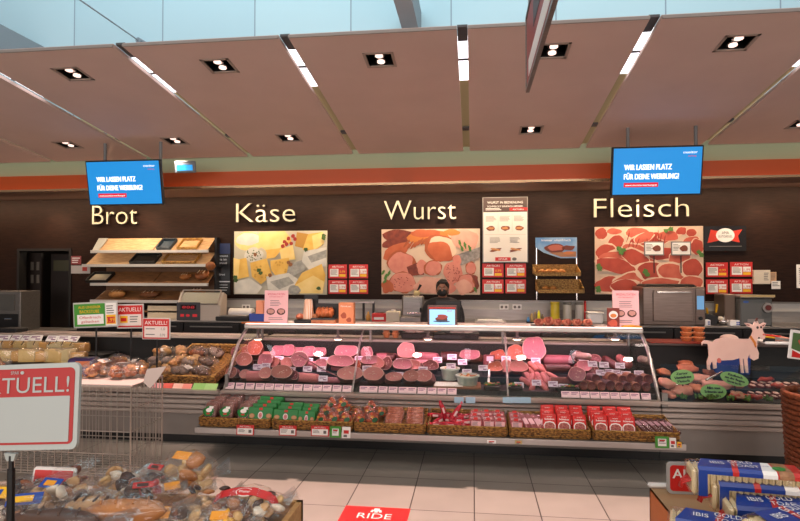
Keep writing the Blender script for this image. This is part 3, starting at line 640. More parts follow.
r = MB().blob((0,0,0), (.055,.05,.033), nz=.04, seg=14); r.tube([(-.03,0,.032),(0,0,.036),(.03,0,.032)], .005, 5); roll = tag(r.build('bread_roll', rollm, smooth=True), '', 'bread roll')
k = 0
for (pxs, py, row) in (((542, 548.5, 555, 561.5), 269.5, 'upper'), ((545.5, 553, ), 284.5, 'lower')):
    for i, px in enumerate(pxs):
        p = at(px, py, 8.27); use(roll, (p.x, 8.27, at(px, 276 if row == 'upper' else 293, 8.15).z+.062), random.random(), label='golden bread roll, %s from the left in the %s wicker tray' % (nth(i), row), group='bread rolls on the wall shelf')
# papers at the far right of the wall
def plain(name, label, cat, px0, py0, px1, py1, Y, th, mats, fn=None, group=None):
    t, w, h = board(px0, py0, px1, py1, Y, name, label, cat, group); MB().box((0, th/2, 0), (w, th, h), 0, min(.003, th/4)).build('sheet', mats[0], t)
    if fn:
        m = MB(); fn(m, w, h); m.build('print', mats[1:], t)
    return t
plain('wall_notice', 'white notice cut off by the right edge of the photo', 'notice', 796.5, 264.5, 822, 288, WY-.012, .004, [paper, ink], lambda m, w, h: m.lines(-w*.4, h*.35, w*.8, 8, h*.09, -.001, 0))
plain('note_block', 'cream paper pad on the wall above the grey scale', 'notepad', 754, 270, 770.5, 284, WY-.06, .05, [M('cream_paper', '#d8cdbb'), ink], lambda m, w, h: m.lines(w*.1, h*.3, w*.3, 5, h*.12, -.001, 0))
plain('paper_note', 'orange tinted note behind the cream pad on the wall', 'note', 770, 272, 776.5, 283, WY-.03, .004, [M('tan_paper', '#c9a079'), ink], lambda m, w, h: m.lines(-w*.4, h*.35, w*.8, 5, h*.12, -.001, 0))
plain('paper_slip', 'white slip hanging right of the cream pad', 'note', 771.5, 281, 780.5, 289, WY-.05, .004, [paper, ink], lambda m, w, h: m.lines(-w*.4, h*.35, w*.8, 3, h*.2, -.001, 0))
plain('wall_card', 'white and red card at the left side of the bread rack, upper', 'card', 71, 256, 81, 264.5, 8.3, .004, [M('dusty_red', '#8f4040'), paper], lambda m, w, h: m.lines(-w*.4, h*.3, w*.8, 3, h*.25, -.001, 0))
plain('wall_card', 'white and red card at the left side of the bread rack, lower', 'card', 71, 265.5, 90, 273.5, 8.3, .004, [M('dusty_white', '#b8b0aa'), M('card_red', '#b03a30')], lambda m, w, h: m.b2((w*.1,-.001,-h*.2), (w*.35,0,h*.3), 0))
# ================= doorway on the left =================
dk = M('door_dark', '#2a201b', rough=.5)
t = thing('doorway_frame', 'dark doorway frame in the wall left of the bread rack', 'door frame', (0,0,0)); t['kind'] = 'structure'; t.name = 'door_1'
MB().b2((dl, WY-.02, 0), (dl+.04, WY+.14, dz)).build('frame', darkm, t); MB().b2((dr-.04, WY-.02, 0), (dr, WY+.14, dz)).build('frame', darkm, t); MB().b2((dl, WY-.02, dz), (dr, WY+.14, dz+.04)).build('frame', darkm, t)
a = at(42, 300, WY+.3)
d = MB().b2((a.x-.30, WY+.30, 0), (a.x-.02, WY+.34, dz-.02)).build('door_leaf', dk, t)
d2 = MB().b2((a.x+.0, WY+.5, 0), (a.x+.55, WY+.54, dz-.03)).build('door_leaf', dk, t)
MB().b2((a.x+.06, WY+.48, dz-.32), (a.x+.40, WY+.5, dz-.14)).build('window_pane', M('pane_grey', '#56523f', rough=.2), d2)
MB().cyl((a.x-.06, WY+.27, 1.12), (a.x-.06, WY+.30, 1.12), .02).build('door_handle', chrome, d)
for i in range(2):
    for j in range(2):
        p = at(28+6*i, 266+13*j, WY+.2); MB().box((p.x, WY+.29, p.z), (.05, .012, .14), 0, .002).build('notice', M('faded_notice', '#6d655c'), d)
light('backroom_light', 'POINT', ((dl+dr)/2+.3, WY+1.0, 2.2), 3, (1, .8, .6), shadow_soft_size=.1)
# ================= bread rack =================
slat = M('pale_slats', '#c9a67c', '#a98256', 9, .55, stretch=(1,8,8)); slatd = M('brown_slats', '#8f6136', '#6f4726', 9, .55, stretch=(1,8,8))
t = thing('bread_rack', 'wide bread rack with four slanted slatted shelves below the word Brot', 'shelf', (0,0,0))
xa, xb = at(93, 252, 8.22).x, at(207, 252, 8.22).x
MB().b2((xa, 8.55, 1.2), (xb, 8.59, at(150, 240, 8.5).z)).build('back_panel', M('rack_back', '#6b4a2e', '#573a23', 6, .5, stretch=(1,10,1)), t)
for x in (xb+.01,): MB().b2((x, 8.45, 1.0), (x+.03, 8.59, at(150, 238, 8.5).z)).build('side_post', black, t)
shelfs = [(238.5, 252, .10), (253, 266, 0.0), (272, 285, -.02), (291, 302, 0)]
rk = []
for i, (yb, yf, _) in enumerate(shelfs):
    zb_, zf_ = at(150, yb, 8.52).z, at(150, yf, 8.22).z; rk.append((zb_, zf_))
    X_ = (xa-(.14 if i == 1 else 0), xb)
    m = MB(); N = 13
    for k in range(N):
        y0 = 8.23+(.31)*k/N; z0 = zf_+(zb_-zf_)*k/N; m.prism([(y0,z0),(y0+.019,z0+(zb_-zf_)*.06),(y0+.019,z0+(zb_-zf_)*.06+.008),(y0,z0+.008)], X_[0], X_[1], ax='yz')
    sh = m.build('slatted_shelf', slat if i < 2 else slatd, t)
    MB().b2((X_[0]-.03, 8.20, zf_-.012), (X_[1]+.02, 8.23, zf_+.03)).build('front_rail', M('rack_rail', '#cfc8c0', rough=.3, metal=.3), t)
    for f in (.0, .52, 1.0):
        x = X_[0]+(X_[1]-X_[0])*f; MB().tube([(x, 8.22, zf_), (x, 8.53, zb_)], .008, 5).build('shelf_arm', chrome, t)
    if i == 0: MB().raw([(xa-.10, 8.5, zb_), (xa+.06, 8.5, zb_), (xa+.08, 8.21, zf_), (xa-.02, 8.21, zf_), (xa-.10, 8.5, zb_+.01), (xa+.06, 8.5, zb_+.01), (xa+.08, 8.21, zf_+.01), (xa-.02, 8.21, zf_+.01)], [(0,1,2,3),(4,5,6,7),(0,1,5,4),(1,2,6,5),(2,3,7,6),(3,0,4,7)]).build('end_panel', M('rack_end', '#9a9a94', rough=.4), t)
MB().b2((xa-.15, 8.22, 1.09), (xb-.1, 8.5, 1.115)).build('bottom_board', slatd, t)
MB().b2((xa+.9, 8.22, 1.0), (at(179, 310, 8.22).x, 8.24, 1.19)).build('lower_front', M('cream_panel', '#c9b79a', rough=.5), t)
# light inside the rack
light('rack_light', 'AREA', ((xa+xb)/2, 7.95, 2.35), 9, (1, .80, .58), (math.radians(20), 0, 0), shape='RECTANGLE', size=1.7, size_y=.08)
def on_shelf(i, f, u):   # f = 0 front .. 1 back, u = px x
    zb_, zf_ = rk[i]; Y = 8.23+.31*f; return Vector((at(u, 270, Y).x, Y, zf_+(zb_-zf_)*f+.012))
tilt = [math.atan2(a-b, .32) for a, b in rk]
def tray(name, lab, i, u, w, d, mat_, f=.42):
    p = on_shelf(i, f, u); o = thing(name, lab, 'tray', p, (tilt[i], 0, 0), 'trays on the bread rack')
    MB().box((0,0,.006), (w, d, .01)).build('base', mat_[0], o)
    for a, b, c_, e in ((0,-d/2,w,.016),(0,d/2,w,.016),(-w/2,0,.016,d),(w/2,0,.016,d)): MB().box((a,b,.025), (c_, e, .05), 0, .004).build('rim', mat_[1], o)
tray('shallow_tray', 'shallow tan tray at the right end of the top bread shelf', 0, 190, .30, .25, (slat, wick2))
tray('shallow_tray', 'dark blue tray on the top bread shelf', 0, 167, .22, .25, (M('dark_blue_tray', '#26333f', rough=.4),)*2)
tray('shallow_tray', 'large tan tray on the second bread shelf', 1, 182, .52, .25, (slat, wick2))
tray('shallow_tray', 'black tray on the second bread shelf left of the tan one', 1, 146, .40, .25, (black, black))
tray('shallow_tray', 'cream tray at the left end of the third bread shelf', 2, 101, .34, .25, (M('cream_tray', '#c8b99c'), black))
def bread(lab, i, u, f, d, c_=('#8a4f22', '#6d3a17'), rot=0):
    p = on_shelf(i, f, u); m = MB().blob((0,0,d[2]), d, nz=.06, seg=14)
    for k in (-.4, 0, .4): m.box((d[0]*k, 0, d[2]*1.93), (.008, d[1]*.9, .006), 1)
    o = m.build('bread_loaf', [M('crust_'+c_[0][1:], c_[0], c_[1], 14, .65), M('flour', '#d8c3a0')], smooth=True); o.location = p; o.rotation_euler = (tilt[i]*.9, 0, rot); tag(o, lab, 'bread', 'loaves on the bread rack')
bread('round dark loaf at the right end of the third bread shelf', 2, 203, .45, (.11,.11,.06))
bread('small brown loaf near the right of the second shelf from the bottom', 2, 186, .4, (.09,.07,.045), ('#a9692e', '#8d5323'))
bread('large brown loaf at the right end of the bottom bread shelf', 3, 198, .4, (.13,.09,.065), ('#a0602a', '#834b20'))
bread('long dark loaf in the middle of the bottom bread shelf', 3, 150, .35, (.16,.07,.05), ('#7a4822', '#5f3617'))
bread('tan loaf at the left of the bottom bread shelf', 3, 118, .35, (.14,.08,.055), ('#b07a40', '#94602d'))
pr = at(210.5, 266, 8.2)
o = MB().blob((0,0,0), (.075,.07,.065), nz=.05, seg=14).build('bread_loaf', M('crust_r', '#8f5426', '#6f3b18', 14, .6), smooth=True); 
t = thing('bread_hook_loaf', 'round brown loaf shape sticking out right of the bread rack', 'bread', pr); o.parent = t; o.name = 'loaf'; MB().cyl((0,.07,0), (0,.38,0), .012).build('peg', black, t)
# ================= things on the back counter =================
WT = 1.0
def base(px0, px1, py0, Y):   # width and height from pixels, standing on the worktop
    a, b = at(px0, 300, Y), at(px1, 300, Y); return (a.x+b.x)/2, b.x-a.x, at((px0+px1)/2, py0, Y).z-WT
# bread slicer with slanted clear lid
x, w, h = base(181, 224, 277.5, 8.1); x0 = at(185, 300, 8.1).x
t = thing('bread_slicer', 'cream bread slicing machine with slanted lid right of the bread rack', 'machine', (x, 8.085, WT), (0,0,0)); t.scale = (1, .52, 1)
MB().prism([(-.22,0),(.22,0),(.22,.36),(.02,.40),(-.20,.22)], -w*.5, w*.5, ax='yz').build('housing', M('cream_enamel', '#b9ada0', rough=.4), t)
m = MB().box((-w*.22, -.225, .13), (w*.54, .02, .26), 0, .004); m.build('control_panel', M('control_grey', '#3b3a3e', rough=.35), t)
m = MB().box((-w*.22, -.238, .19), (w*.36, .006, .07), 0); m.text('888', -w*.22, .172, -.242, h=.035, w=w*.28, m=1); m.b2((-w*.4,-.24,.05), (-w*.32,-.235,.09), 1); m.b2((-w*.12,-.24,.05), (-w*.02,-.235,.09), 1); m.ell(-w*.23, .07, .03, .02, -.241, 1); m.build('display', [M('display_dark', '#2a0f10', rough=.2), M('display_red', '#b3232a', emit=.4)], t)
l = MB().prism([(-.22,.23),(.02,.42),(.02,.428),(-.225,.238)], -w*.42, w*.42, ax='yz').build('clear_lid', glass, t)
m = MB()
for s in (-1, 1): MB().tube([(s*w*.44,-.22,.235),(s*w*.44,.02,.43)], .012, 6).build('lid_frame', steel, l)
MB().tube([(-w*.44,.02,.43),(w*.44,.02,.43)], .012, 6).build('lid_frame', steel, l); MB().tube([(-w*.44,-.22,.235),(w*.44,-.22,.235)], .012, 6).build('lid_frame', steel, l)
# tablet terminal
p = at(102, 299, 7.75)
t = thing('tablet_terminal', 'tablet computer on a black stand in front of the bread rack', 'tablet', (p.x, 7.95, WT), (0,0,0))
MB().box((0,.0,.13), (.36,.02,.20), 0, .006, rot=(-.3,0,0)).build('casing', black, t); MB().box((-.0,-.014,.135), (.29,.006,.15), 0, 0, rot=(-.3,0,0)).build('screen', M('tablet_screen', '#7fb3c8', emit=.55), t)
MB().cyl((0,.05,0), (0,.02,.10), .02).build('stand', black, t)
# grey shelf box at the far left
xq = at(-12, 300, 7.8).x; xw = at(23, 300, 7.8).x; zt = at(10, 291, 7.8).z
t = thing('steel_cabinet', 'steel cabinet with small windows at the left edge under the doorway', 'cabinet', ((xq+xw)/2, 7.95, .835))
w = xw-xq; h = zt-.835
MB().box((0,0,h/2), (w,.4,h), 0, .01).build('housing', greysteel, t); MB().box((w*.05,-.205,h*.72), (w*.6,.012,h*.4), 0, .003).build('window', M('smoked_glass', '#5a5854', rough=.15), t); MB().box((w*.05,-.205,h*.25), (w*.8,.012,h*.35), 0, .003).build('lower_door', black, t); MB().cyl((w*.1,-.22,h*.3), (w*.3,-.22,h*.3), .012).build('door_handle', chrome, t)
# paper roll, cheese things behind the counter left
x, w, h = base(229, 252, 309, 8.2)
t = thing('paper_roll_box', 'white kitchen roll dispenser on the back counter left of the pink leaflet', 'dispenser', (x, 8.25, WT)); MB().cyl((-w*.5,0,.09), (w*.5,0,.09), .075, n=20).build('roll', white, t)
for s in (-1,1): MB().b2((s*w*.5-.006,-.05,0), (s*w*.5+.006,.05,.10)).build('bracket', black, t)
t = thing('wrapping_machine', 'low black wrapping machine on the back counter right of the bread slicer', 'machine', (at(234, 320, 7.98).x-.02, 8.06, WT)); MB().box((0,0,.03), (.50,.22,.06), 0, .01).build('body', black, t); MB().box((0,-.02,.068), (.40,.14,.012), 0, .003).build('plate', greysteel, t)
# steel scale/register behind the person
x, w, h = base(401, 423, 296, 8.1)
t = thing('slicing_machine', 'grey steel slicing machine on the back counter left of the person', 'machine', (x, 8.2, WT))
MB().box((0,.05,h*.5), (w,.12,h), 0, .02).build('back_plate', greysteel, t); MB().box((0,-.08,.04), (w*1.05,.24,.08), 0, .012).build('foot', greysteel, t); MB().cyl((0,-.05,h*.62), (0,-.02,h*.62), w*.40, n=28).build('blade', greysteel, t)
MB().box((w*.1,-.1,h*.35), (w*.6,.1,.02), 0, .004).build('carriage', chrome, t); MB().cyl((w*.4,-.12,h*.35), (w*.4,-.12,h*.55), .015).build('knob', black, t)
x, w, h = base(412, 421, 290, 8.2)
t = thing('deco_jar', 'small cream pot with a dark handle on the slicing machine', 'pot', (x, 8.25, at(416, 296, 8.2).z)); MB().lathe([(.03,0),(.045,.02),(.04,.07),(.035,.075)], n=14).build('pot', M('cream_pot', '#d9c38f'), t, smooth=True); MB().tube([(0,0,.06),(.03,0,.11),(.055,0,.16)], [.008,.014,.02], 8).build('spoon', black, t)
x, w, h = base(372, 386, 313.5, 8.05)
t = thing('red_box', 'small red box on the back counter between orange box and grey machine', 'box', (x, 8.1, WT)); MB().box((0,0,h/2), (w,.12,h), 0, .004).build('carton', red, t); MB().box((0,-.062,h*.42), (w*.7,.004,h*.3)).build('label', paper, t); MB().box((0,0,h+.004), (w*.6,.08,.01)).build('lid', M('brick_red', '#8f2018'), t)
x, w, h = base(386, 400, 311, 8.05)
t = thing('white_canister', 'cream plastic canister right of the small red box', 'canister', (x, 8.1, WT)); MB().box((0,0,h/2), (w,.14,h), 0, .02, seg=2).build('body', M('cream_plastic', '#d9cfb9'), t); MB().cyl((0,0,h), (0,0,h+.02), .03).build('cap', white, t)
x, w, h = base(350, 372, 301, 8.2)
t = thing('label_printer', 'brass coloured rack with bottles behind the orange box', 'rack', (x+.02, 8.3, WT)); MB().box((0,0,h*.92), (w,.1,.02)).build('top_bar', steel, t)
for s in (-.45,0,.45): MB().b2((w*s-.012,-.03,0), (w*s+.012,.03,h*.92)).build('post', black, t)
MB().lathe([(.03,.0),(.035,.06),(.015,.1),(.012,.13)], (w*.25,-.07,0), 12).build('bottle', M('amber_bottle', '#b98a46', rough=.2), t, smooth=True)
# round lidded tubs
def tub(px0, px1, py0, name, lab, cat, c_, capc=None, Y=8.3):
    x, w, h = base(px0, px1, py0, Y); t = thing(name, lab, cat, (x, Y, WT)); r = w/2
    MB().lathe([(r*.94,0),(r,.01),(r,h*.9),(r*.96,h*.93)], n=20).build('container', M('tub_'+c_[1:], c_, rough=.35), t, smooth=True)
    MB().lathe([(r*1.04,h*.9),(r*1.04,h),(r*.9,h*1.01)], n=20).build('lid', M('lid_'+(capc or c_)[1:], capc or c_, rough=.4), t, smooth=True)
tub(550.5, 559.5, 302, 'storage_container', 'yellow lidded container under the roll shelf', 'container', '#c8b42a')
tub(563, 571.5, 302.5, 'storage_container', 'pale grey container right of the yellow one under the roll shelf', 'container', '#b8b4a8', '#6d6a62')
tub(575, 583.5, 302.5, 'storage_container', 'pale grey container left of the red bottle on the back counter', 'container', '#bdb8ae', '#7d7a72')
tub(583.8, 586.2, 301, 'red_bottle', 'slim red bottle right of the two pale grey containers', 'bottle', '#c22018', '#8f1410')
x, w, h = base(586.5, 602, 312, 8.2)
t = thing('white_tub', 'white rounded plastic box left of the small recipe leaflet on back counter', 'tub', (x, 8.2, WT)); MB().box((0,0,h*.45), (w,.2,h*.9), 0, .03, seg=3).build('tub', white, t, smooth=True); MB().box((0,0,h*.95), (w*1.03,.21,.02), 0, .006).build('lid', white, t)
x, w, h = base(527, 545, 312, 8.05)
t = thing('spice_rack', 'small rack of spice bottles on the back counter right of the sockets', 'rack', (x, 8.15, WT)); MB().box((0,0,.008), (w,.12,.016)).build('tray', black, t)
for k, (c_, hh) in enumerate((('#4b8ac0', .05), ('#b0915a', .10), ('#7d6a4a', .12), ('#d8d21c', .14), ('#6a5a3a', .09))): MB().lathe([(.02,.016),(.022,.03),(.02,hh),(.012,hh+.01),(.012,hh+.03)], (-w*.4+w*.2*k,0,0), 10).build('bottle', M('spice_'+c_[1:], c_, rough=.3), t, smooth=True)
x, w, h = base(466, 492, 318, 8.05)
t = thing('low_tray', 'flat steel tray on the back counter right of the person', 'tray', (at(490,300,8.1).x, 8.15, WT)); MB().box((0,0,.015), (.42,.26,.03), 0, .008).build('tray', steel, t); MB().box((0,0,.034), (.34,.2,.01)).build('insert', white, t)
# combi oven
x, w, h = base(642, 704.5, 283.5, 8.0)
t = thing('combi_oven', 'large brown steel oven with handle and blue display on the back counter', 'oven', (x, 8.22, WT))
ovm = M('bronze_steel', '#7b6a62', '#6f5f57', 4, .3, .65, stretch=(1,14,14)); 
MB().box((0,0,h*.46), (w,.5,h*.92), 0, .012).build('housing', ovm, t); MB().box((-w*.03,0,h*.95), (w*.86,.42,h*.06), 0, .01, taper=.9).build('top_vent', black, t)
MB().box((-w*.02,-.258,h*.47), (w*.64,.02,h*.74), 0, .008).build('oven_door', M('oven_door_steel', '#85736a', '#78675f', 4, .32, .6, stretch=(1,14,14)), t)
MB().tube([(-w*.28,-.27,h*.80),(-w*.28,-.30,h*.80),(w*.24,-.30,h*.80),(w*.24,-.27,h*.80)], .010, 6).build('door_handle', chrome, t)
MB().box((w*.41,-.256,h*.45), (w*.14,.012,h*.84), 0, .004).build('control_strip', ovm, t); MB().box((w*.415,-.265,h*.55), (w*.11,.008,h*.32)).build('display', M('oven_display', '#6fa8d8', emit=.35), t); MB().cyl((w*.41,-.285,h*.18), (w*.41,-.262,h*.18), .025).build('knob', black, t)
# grey scale machine
x, w, h = base(741.5, 774, 296, 7.95); x1 = at(727, 300, 8.0).x
t = thing('grey_mincer', 'grey mincing machine with round black dial on the back counter at right', 'machine', (x, 8.2, WT))
gm = M('hammer_grey', '#60615f', rough=.4, metal=.3); MB().box((0,0,h*.46), (w,.42,h*.92), 0, .015).build('housing', gm, t); MB().box((-w*.68,.08,h*.52), (w*.36,.34,h*1.04), 0, .01).build('side_housing', M('brown_steel', '#6c5b50', rough=.35, metal=.5), t)
MB().box((0,-.02,h*.97), (w*1.05,.44,h*.08), 0, .008).build('top_tray', steel, t); MB().box((0,-.245,h*1.0), (w*1.06,.02,.03)).build('tray_edge', M('tray_gold', '#c2a878', rough=.3, metal=.5), t)
MB().cyl((w*.32,-.25,h*.62), (w*.32,-.21,h*.62), .062, n=24).build('dial_ring', steel, t); MB().cyl((w*.32,-.265,h*.62), (w*.32,-.24,h*.62), .035, n=20).build('dial', M('dial_red', '#5a1c18'), t)
m = MB().ell(-w*.32, h*.80, .035, .015, -.213, 0); m.build('badge', M('badge_blue', '#3c5fa8', rough=.3), t)
MB().box((-.01,-.213,h*.18), (w*.5,.004,h*.12)).build('label_plate', M('plate_grey', '#8a8480'), t)
# knife stand and boxes
x, w, h = base(704, 726, 302, 8.0)
t = thing('knife_stand', 'black knife holder with yellow handled knives right of the oven', 'knife holder', (x-.01, 8.2, WT)); MB().box((0,0,.07), (w*.7,.16,.14), 0, .01, rot=(0,.2,0)).build('holder', black, t)
for k, (dx, dz_, an) in enumerate(((-.08,.17,-.7),(.0,.14,-.3),(.10,.19,.05))): MB().tube([(dx,0,dz_-.03),(dx+math.sin(an)*.09,-.02,dz_+.08)], [.012,.015], 8).build('knife_handle', M('handle_yellow', '#d8a51a', rough=.4), t)
def crate(px0, px1, py0, lab, Y=7.99):
    x, w, h = base(px0, px1, py0, Y); t = thing('napkin_box', lab, 'box', (x, Y+.07, WT)); MB().box((0,0,h/2), (w,.10,h), 0, .004).build('carton', white, t); m = MB()
    for i in range(2):
        for j in range(2): m.b2((w*.08+i*w*.17,-.053,h*.15+j*h*.35), (w*.08+i*w*.17+w*.12,-.05,h*.15+j*h*.35+h*.25))
    m.build('print', blue, t)
crate(704.5, 711, 320, 'small white and blue box below the knife holder'); crate(730.5, 741.5, 320.5, 'white box with blue squares at the left foot of the grey mincer')
m = MB()
t = thing('steel_bowls', 'steel bowl with utensils right of the knife holder', 'bowl', (at(728.5, 300, 8.1).x-.06, 8.13, WT)); MB().lathe([(.04,0),(.07,.03),(.085,.07),(.08,.07),(.06,.03),(.03,.012)], n=18).build('bowl', chrome, t, smooth=True); MB().tube([(0,0,.03),(.03,0,.15)], .01, 6).build('ladle', steel, t); MB().blob((-.03,0,.09), (.035,.035,.03)).build('lemon', M('pale_cream', '#d8cdb8'), t, smooth=True)
# ================= person behind the counter =================
def skin_body(J, Ed, R, name, mat_, parent=None, sub=2):
    me = bpy.data.meshes.new(name); me.from_pydata(J, Ed, []); o = bpy.data.objects.new(name, me); C.objects.link(o)
    md = o.modifiers.new('skin', 'SKIN'); md.use_smooth_shade = True
    for i, r in enumerate(R):
        me.skin_vertices[0].data[i].radius = r if isinstance(r, tuple) else (r, r)
    me.skin_vertices[0].data[0].use_root = True
    s2 = o.modifiers.new('sub', 'SUBSURF'); s2.levels = sub; s2.render_levels = sub
    dg = bpy.context.evaluated_depsgraph_get(); ev = o.evaluated_get(dg); nm = bpy.data.meshes.new_from_object(ev)
    o.modifiers.clear(); o.data = nm; nm.materials.clear(); nm.materials.append(mat_)
    if parent: o.parent = parent
    return o
PYY = 7.38; pc = at(442.5, 289, PYY)
skin = M('skin', '#a87860', '#9c6c55', 20, .55); cloth = M('black_uniform', '#1a191c', rough=.8); hair = M('dark_hair', '#1d1511', '#120d0a', 40, .6)
t = thing('person', 'person in black with dark hair and black face mask behind the counter', 'person', (pc.x, PYY, 0))
hz = pc.z; k = hz/1.52
J = [(0,0,.90),(0,0,1.05),(0,.01,1.22),(0,.01,1.36*k),(0,0,1.42*k),(.09,0,.86),(.10,-.01,.48),(.10,.01,.09),(-.09,0,.86),(-.10,-.01,.48),(-.10,.01,.09),(.165,.01,1.32*k),(.22,.0,1.08),(.19,-.18,.98),(.17,-.26,.99),(-.165,.01,1.32*k),(-.22,0,1.08),(-.19,-.18,.98),(-.17,-.26,.99),(.10,-.12,.04),(-.10,-.12,.04)]
Ed = [(0,1),(1,2),(2,3),(3,4),(0,5),(5,6),(6,7),(0,8),(8,9),(9,10),(3,11),(11,12),(12,13),(13,14),(3,15),(15,16),(16,17),(17,18),(7,19),(10,20)]
R = [(.15,.11),(.13,.10),(.15,.11),(.10,.08),(.055,.055),(.09,.09),(.06,.06),(.045,.045),(.09,.09),(.06,.06),(.045,.045),(.065,.065),(.048,.048),(.036,.036),(.03,.03),(.065,.065),(.048,.048),(.036,.036),(.03,.03),(.04,.03),(.04,.03)]
body = skin_body(J, Ed, R, 'body', skin, t)
# shape the head into the same mesh
bm = bmesh.new(); bm.from_mesh(body.data); n0 = len(bm.verts)
hm = MB(); hr = .092
hm.blob((0,.01,hz+.0), (.074,.092,.108), seg=24, nz=.0); hm.blob((0,-.045,hz-.06), (.045,.045,.05), seg=14)
hm.blob((0,-.092,hz-.012), (.013,.02,.026), seg=10); hm.blob((0,-.076,hz+.028), (.05,.014,.012), seg=12)
for s in (-1,1): hm.blob((s*.076,.01,hz-.01), (.010,.022,.032), seg=10)
hm.cyl((0,.01,hz-.16), (0,.01,hz-.05), .052, n=14)
# hands with five fingers each
for s in (-1,1):
    cx, cy, cz = s*.17, -.30, .985; hm.blob((cx,cy,cz), (.040,.048,.016), seg=12)
    for f, (dx, ln) in enumerate(((-.028,.062),(-.010,.074),(.009,.070),(.027,.055))): hm.tube([(cx+dx,cy-.03,cz),(cx+dx*1.15,cy-.03-ln*.55,cz+.006),(cx+dx*1.2,cy-.03-ln,cz-.012)], [.009,.008,.007], 8)
    hm.tube([(cx-s*.03,cy+.015,cz),(cx-s*.055,cy-.01,cz),(cx-s*.062,cy-.04,cz-.008)], [.012,.010,.008], 8)
k0 = [bm.verts.new(v) for v in hm.v]; bm.verts.ensure_lookup_table()
for f in hm.f: bm.faces.new([k0[i] for i in f])
bmesh.ops.recalc_face_normals(bm, faces=bm.faces[:]); bm.to_mesh(body.data); bm.free(); body.data.polygons.foreach_set('use_smooth', [True]*len(body.data.polygons))
m = MB().blob((0,.028,hz+.028), (.086,.092,.102), seg=22, nz=.04); m.blob((0,.06,hz-.03), (.078,.06,.09), seg=16, nz=.05); m.box((0,-.06,hz+.083), (.13,.03,.03), 0, .01); m.build('hair', hair, t, smooth=True)
m = MB().blob((0,-.052,hz-.045), (.060,.062,.052), seg=18); 
for s in (-1,1): m.tube([(s*.05,-.07,hz-.025),(s*.074,-.0,hz-.0)], .004, 5)
m.build('face_mask', M('mask_black', '#0e0e10', rough=.7), t, smooth=True)
for s in (-1,1):
    e = MB().blob((s*.028,-.083,hz+.010), (.012,.008,.007), seg=10); e.blob((s*.028,-.090,hz+.010), (.005,.003,.005), m=1, seg=8); e.build('eye', [M('eye_white', '#d8d0c8', rough=.2), dink], t, smooth=True)
    MB().tube([(s*.014,-.090,hz+.026),(s*.030,-.092,hz+.032),(s*.046,-.082,hz+.026)], .0035, 5).build('eyebrow', hair, t)
R2 = [(a+.026, b+.026) for a, b in R]; R2[4] = (.062,.062); R2[11] = R2[15] = (.098,.098)
sh_i = [0,1,2,3,4,11,12,13,15,16,17]; mp_ = {q: i for i, q in enumerate(sh_i)}
skin_body([J[i] for i in sh_i], [(mp_[a], mp_[b]) for a, b in Ed if a in mp_ and b in mp_], [R2[i] for i in sh_i], 'jacket', cloth, t)
tr_i = [0,5,6,7,8,9,10]; mp_ = {q: i for i, q in enumerate(tr_i)}
skin_body([J[i] for i in tr_i], [(mp_[a], mp_[b]) for a, b in Ed if a in mp_ and b in mp_], [(R2[i][0]-.008, R2[i][1]-.008) for i in tr_i], 'trousers', cloth, t)
for s in (-1,1): MB().box((s*.10,-.05,.045), (.11,.27,.09), 0, .03, seg=2).build('shoe', black, t, smooth=True)
# ================= sausages and hams in the middle counter =================
def dk_(h, k=.90): return '#'+''.join('%02x' % int(int(h[i:i+2], 16)*(k if i == 1 else k*.88)) for i in (1, 3, 5))
def mm(n, a, b, sc=9, r=.5): return M('meat_'+n, dk_(a), dk_(b), sc, r)
cuts = dict(
 pink=(mm('pink', '#d98a86', '#cc7a78'), mm('pink_rind', '#a8574a', '#944436')),
 magenta=(mm('magenta', '#c27a86', '#b06878'), mm('magenta_rind', '#9d4a50', '#8a3a42')),
 speck=(mm('speck', '#de9a90', '#bf7670', 60), mm('speck_rind', '#8e5044', '#7c4036')),
 brown=(mm('brown', '#c27e70', '#ad6a5c', 40), mm('brown_rind', '#7a4234', '#693628')),
 smoked=(mm('smoked', '#cf6f4a', '#a84a2c', 8), mm('smoked_rind', '#9c4222', '#7f2f16')),
 dark=(mm('dark', '#84373c', '#6e2a30', 30), mm('dark_rind', '#5a2426', '#491b1e')),
 mottled=(mm('mottled', '#c88392', '#7a3a48', 28), mm('mottled_rind', '#8f5058', '#7c3f48')),
 salami=(mm('salami', '#8c4436', '#6a2e26', 60), mm('salami_rind', '#b07a50', '#8f5c3c', 15)),
 salami2=(mm('salami2', '#7c3a32', '#5c2824', 60), mm('salami2_rind', '#6b3a34', '#57302a', 15)))
fat = M('fat_ring', '#c99c90', rough=.5)
def lump_poly(n, r, wob, seed, flat=.0):
    P = []
    for i in range(n):
        a = 2*PI*i/n; k = r*(1+wob*noise.noise(Vector((math.cos(a)*1.2+seed*3.1, math.sin(a)*1.2, seed))))
        z = math.sin(a)*k; z = max(z, -r*(1-flat)); P.append((math.cos(a)*k, z))
    return P
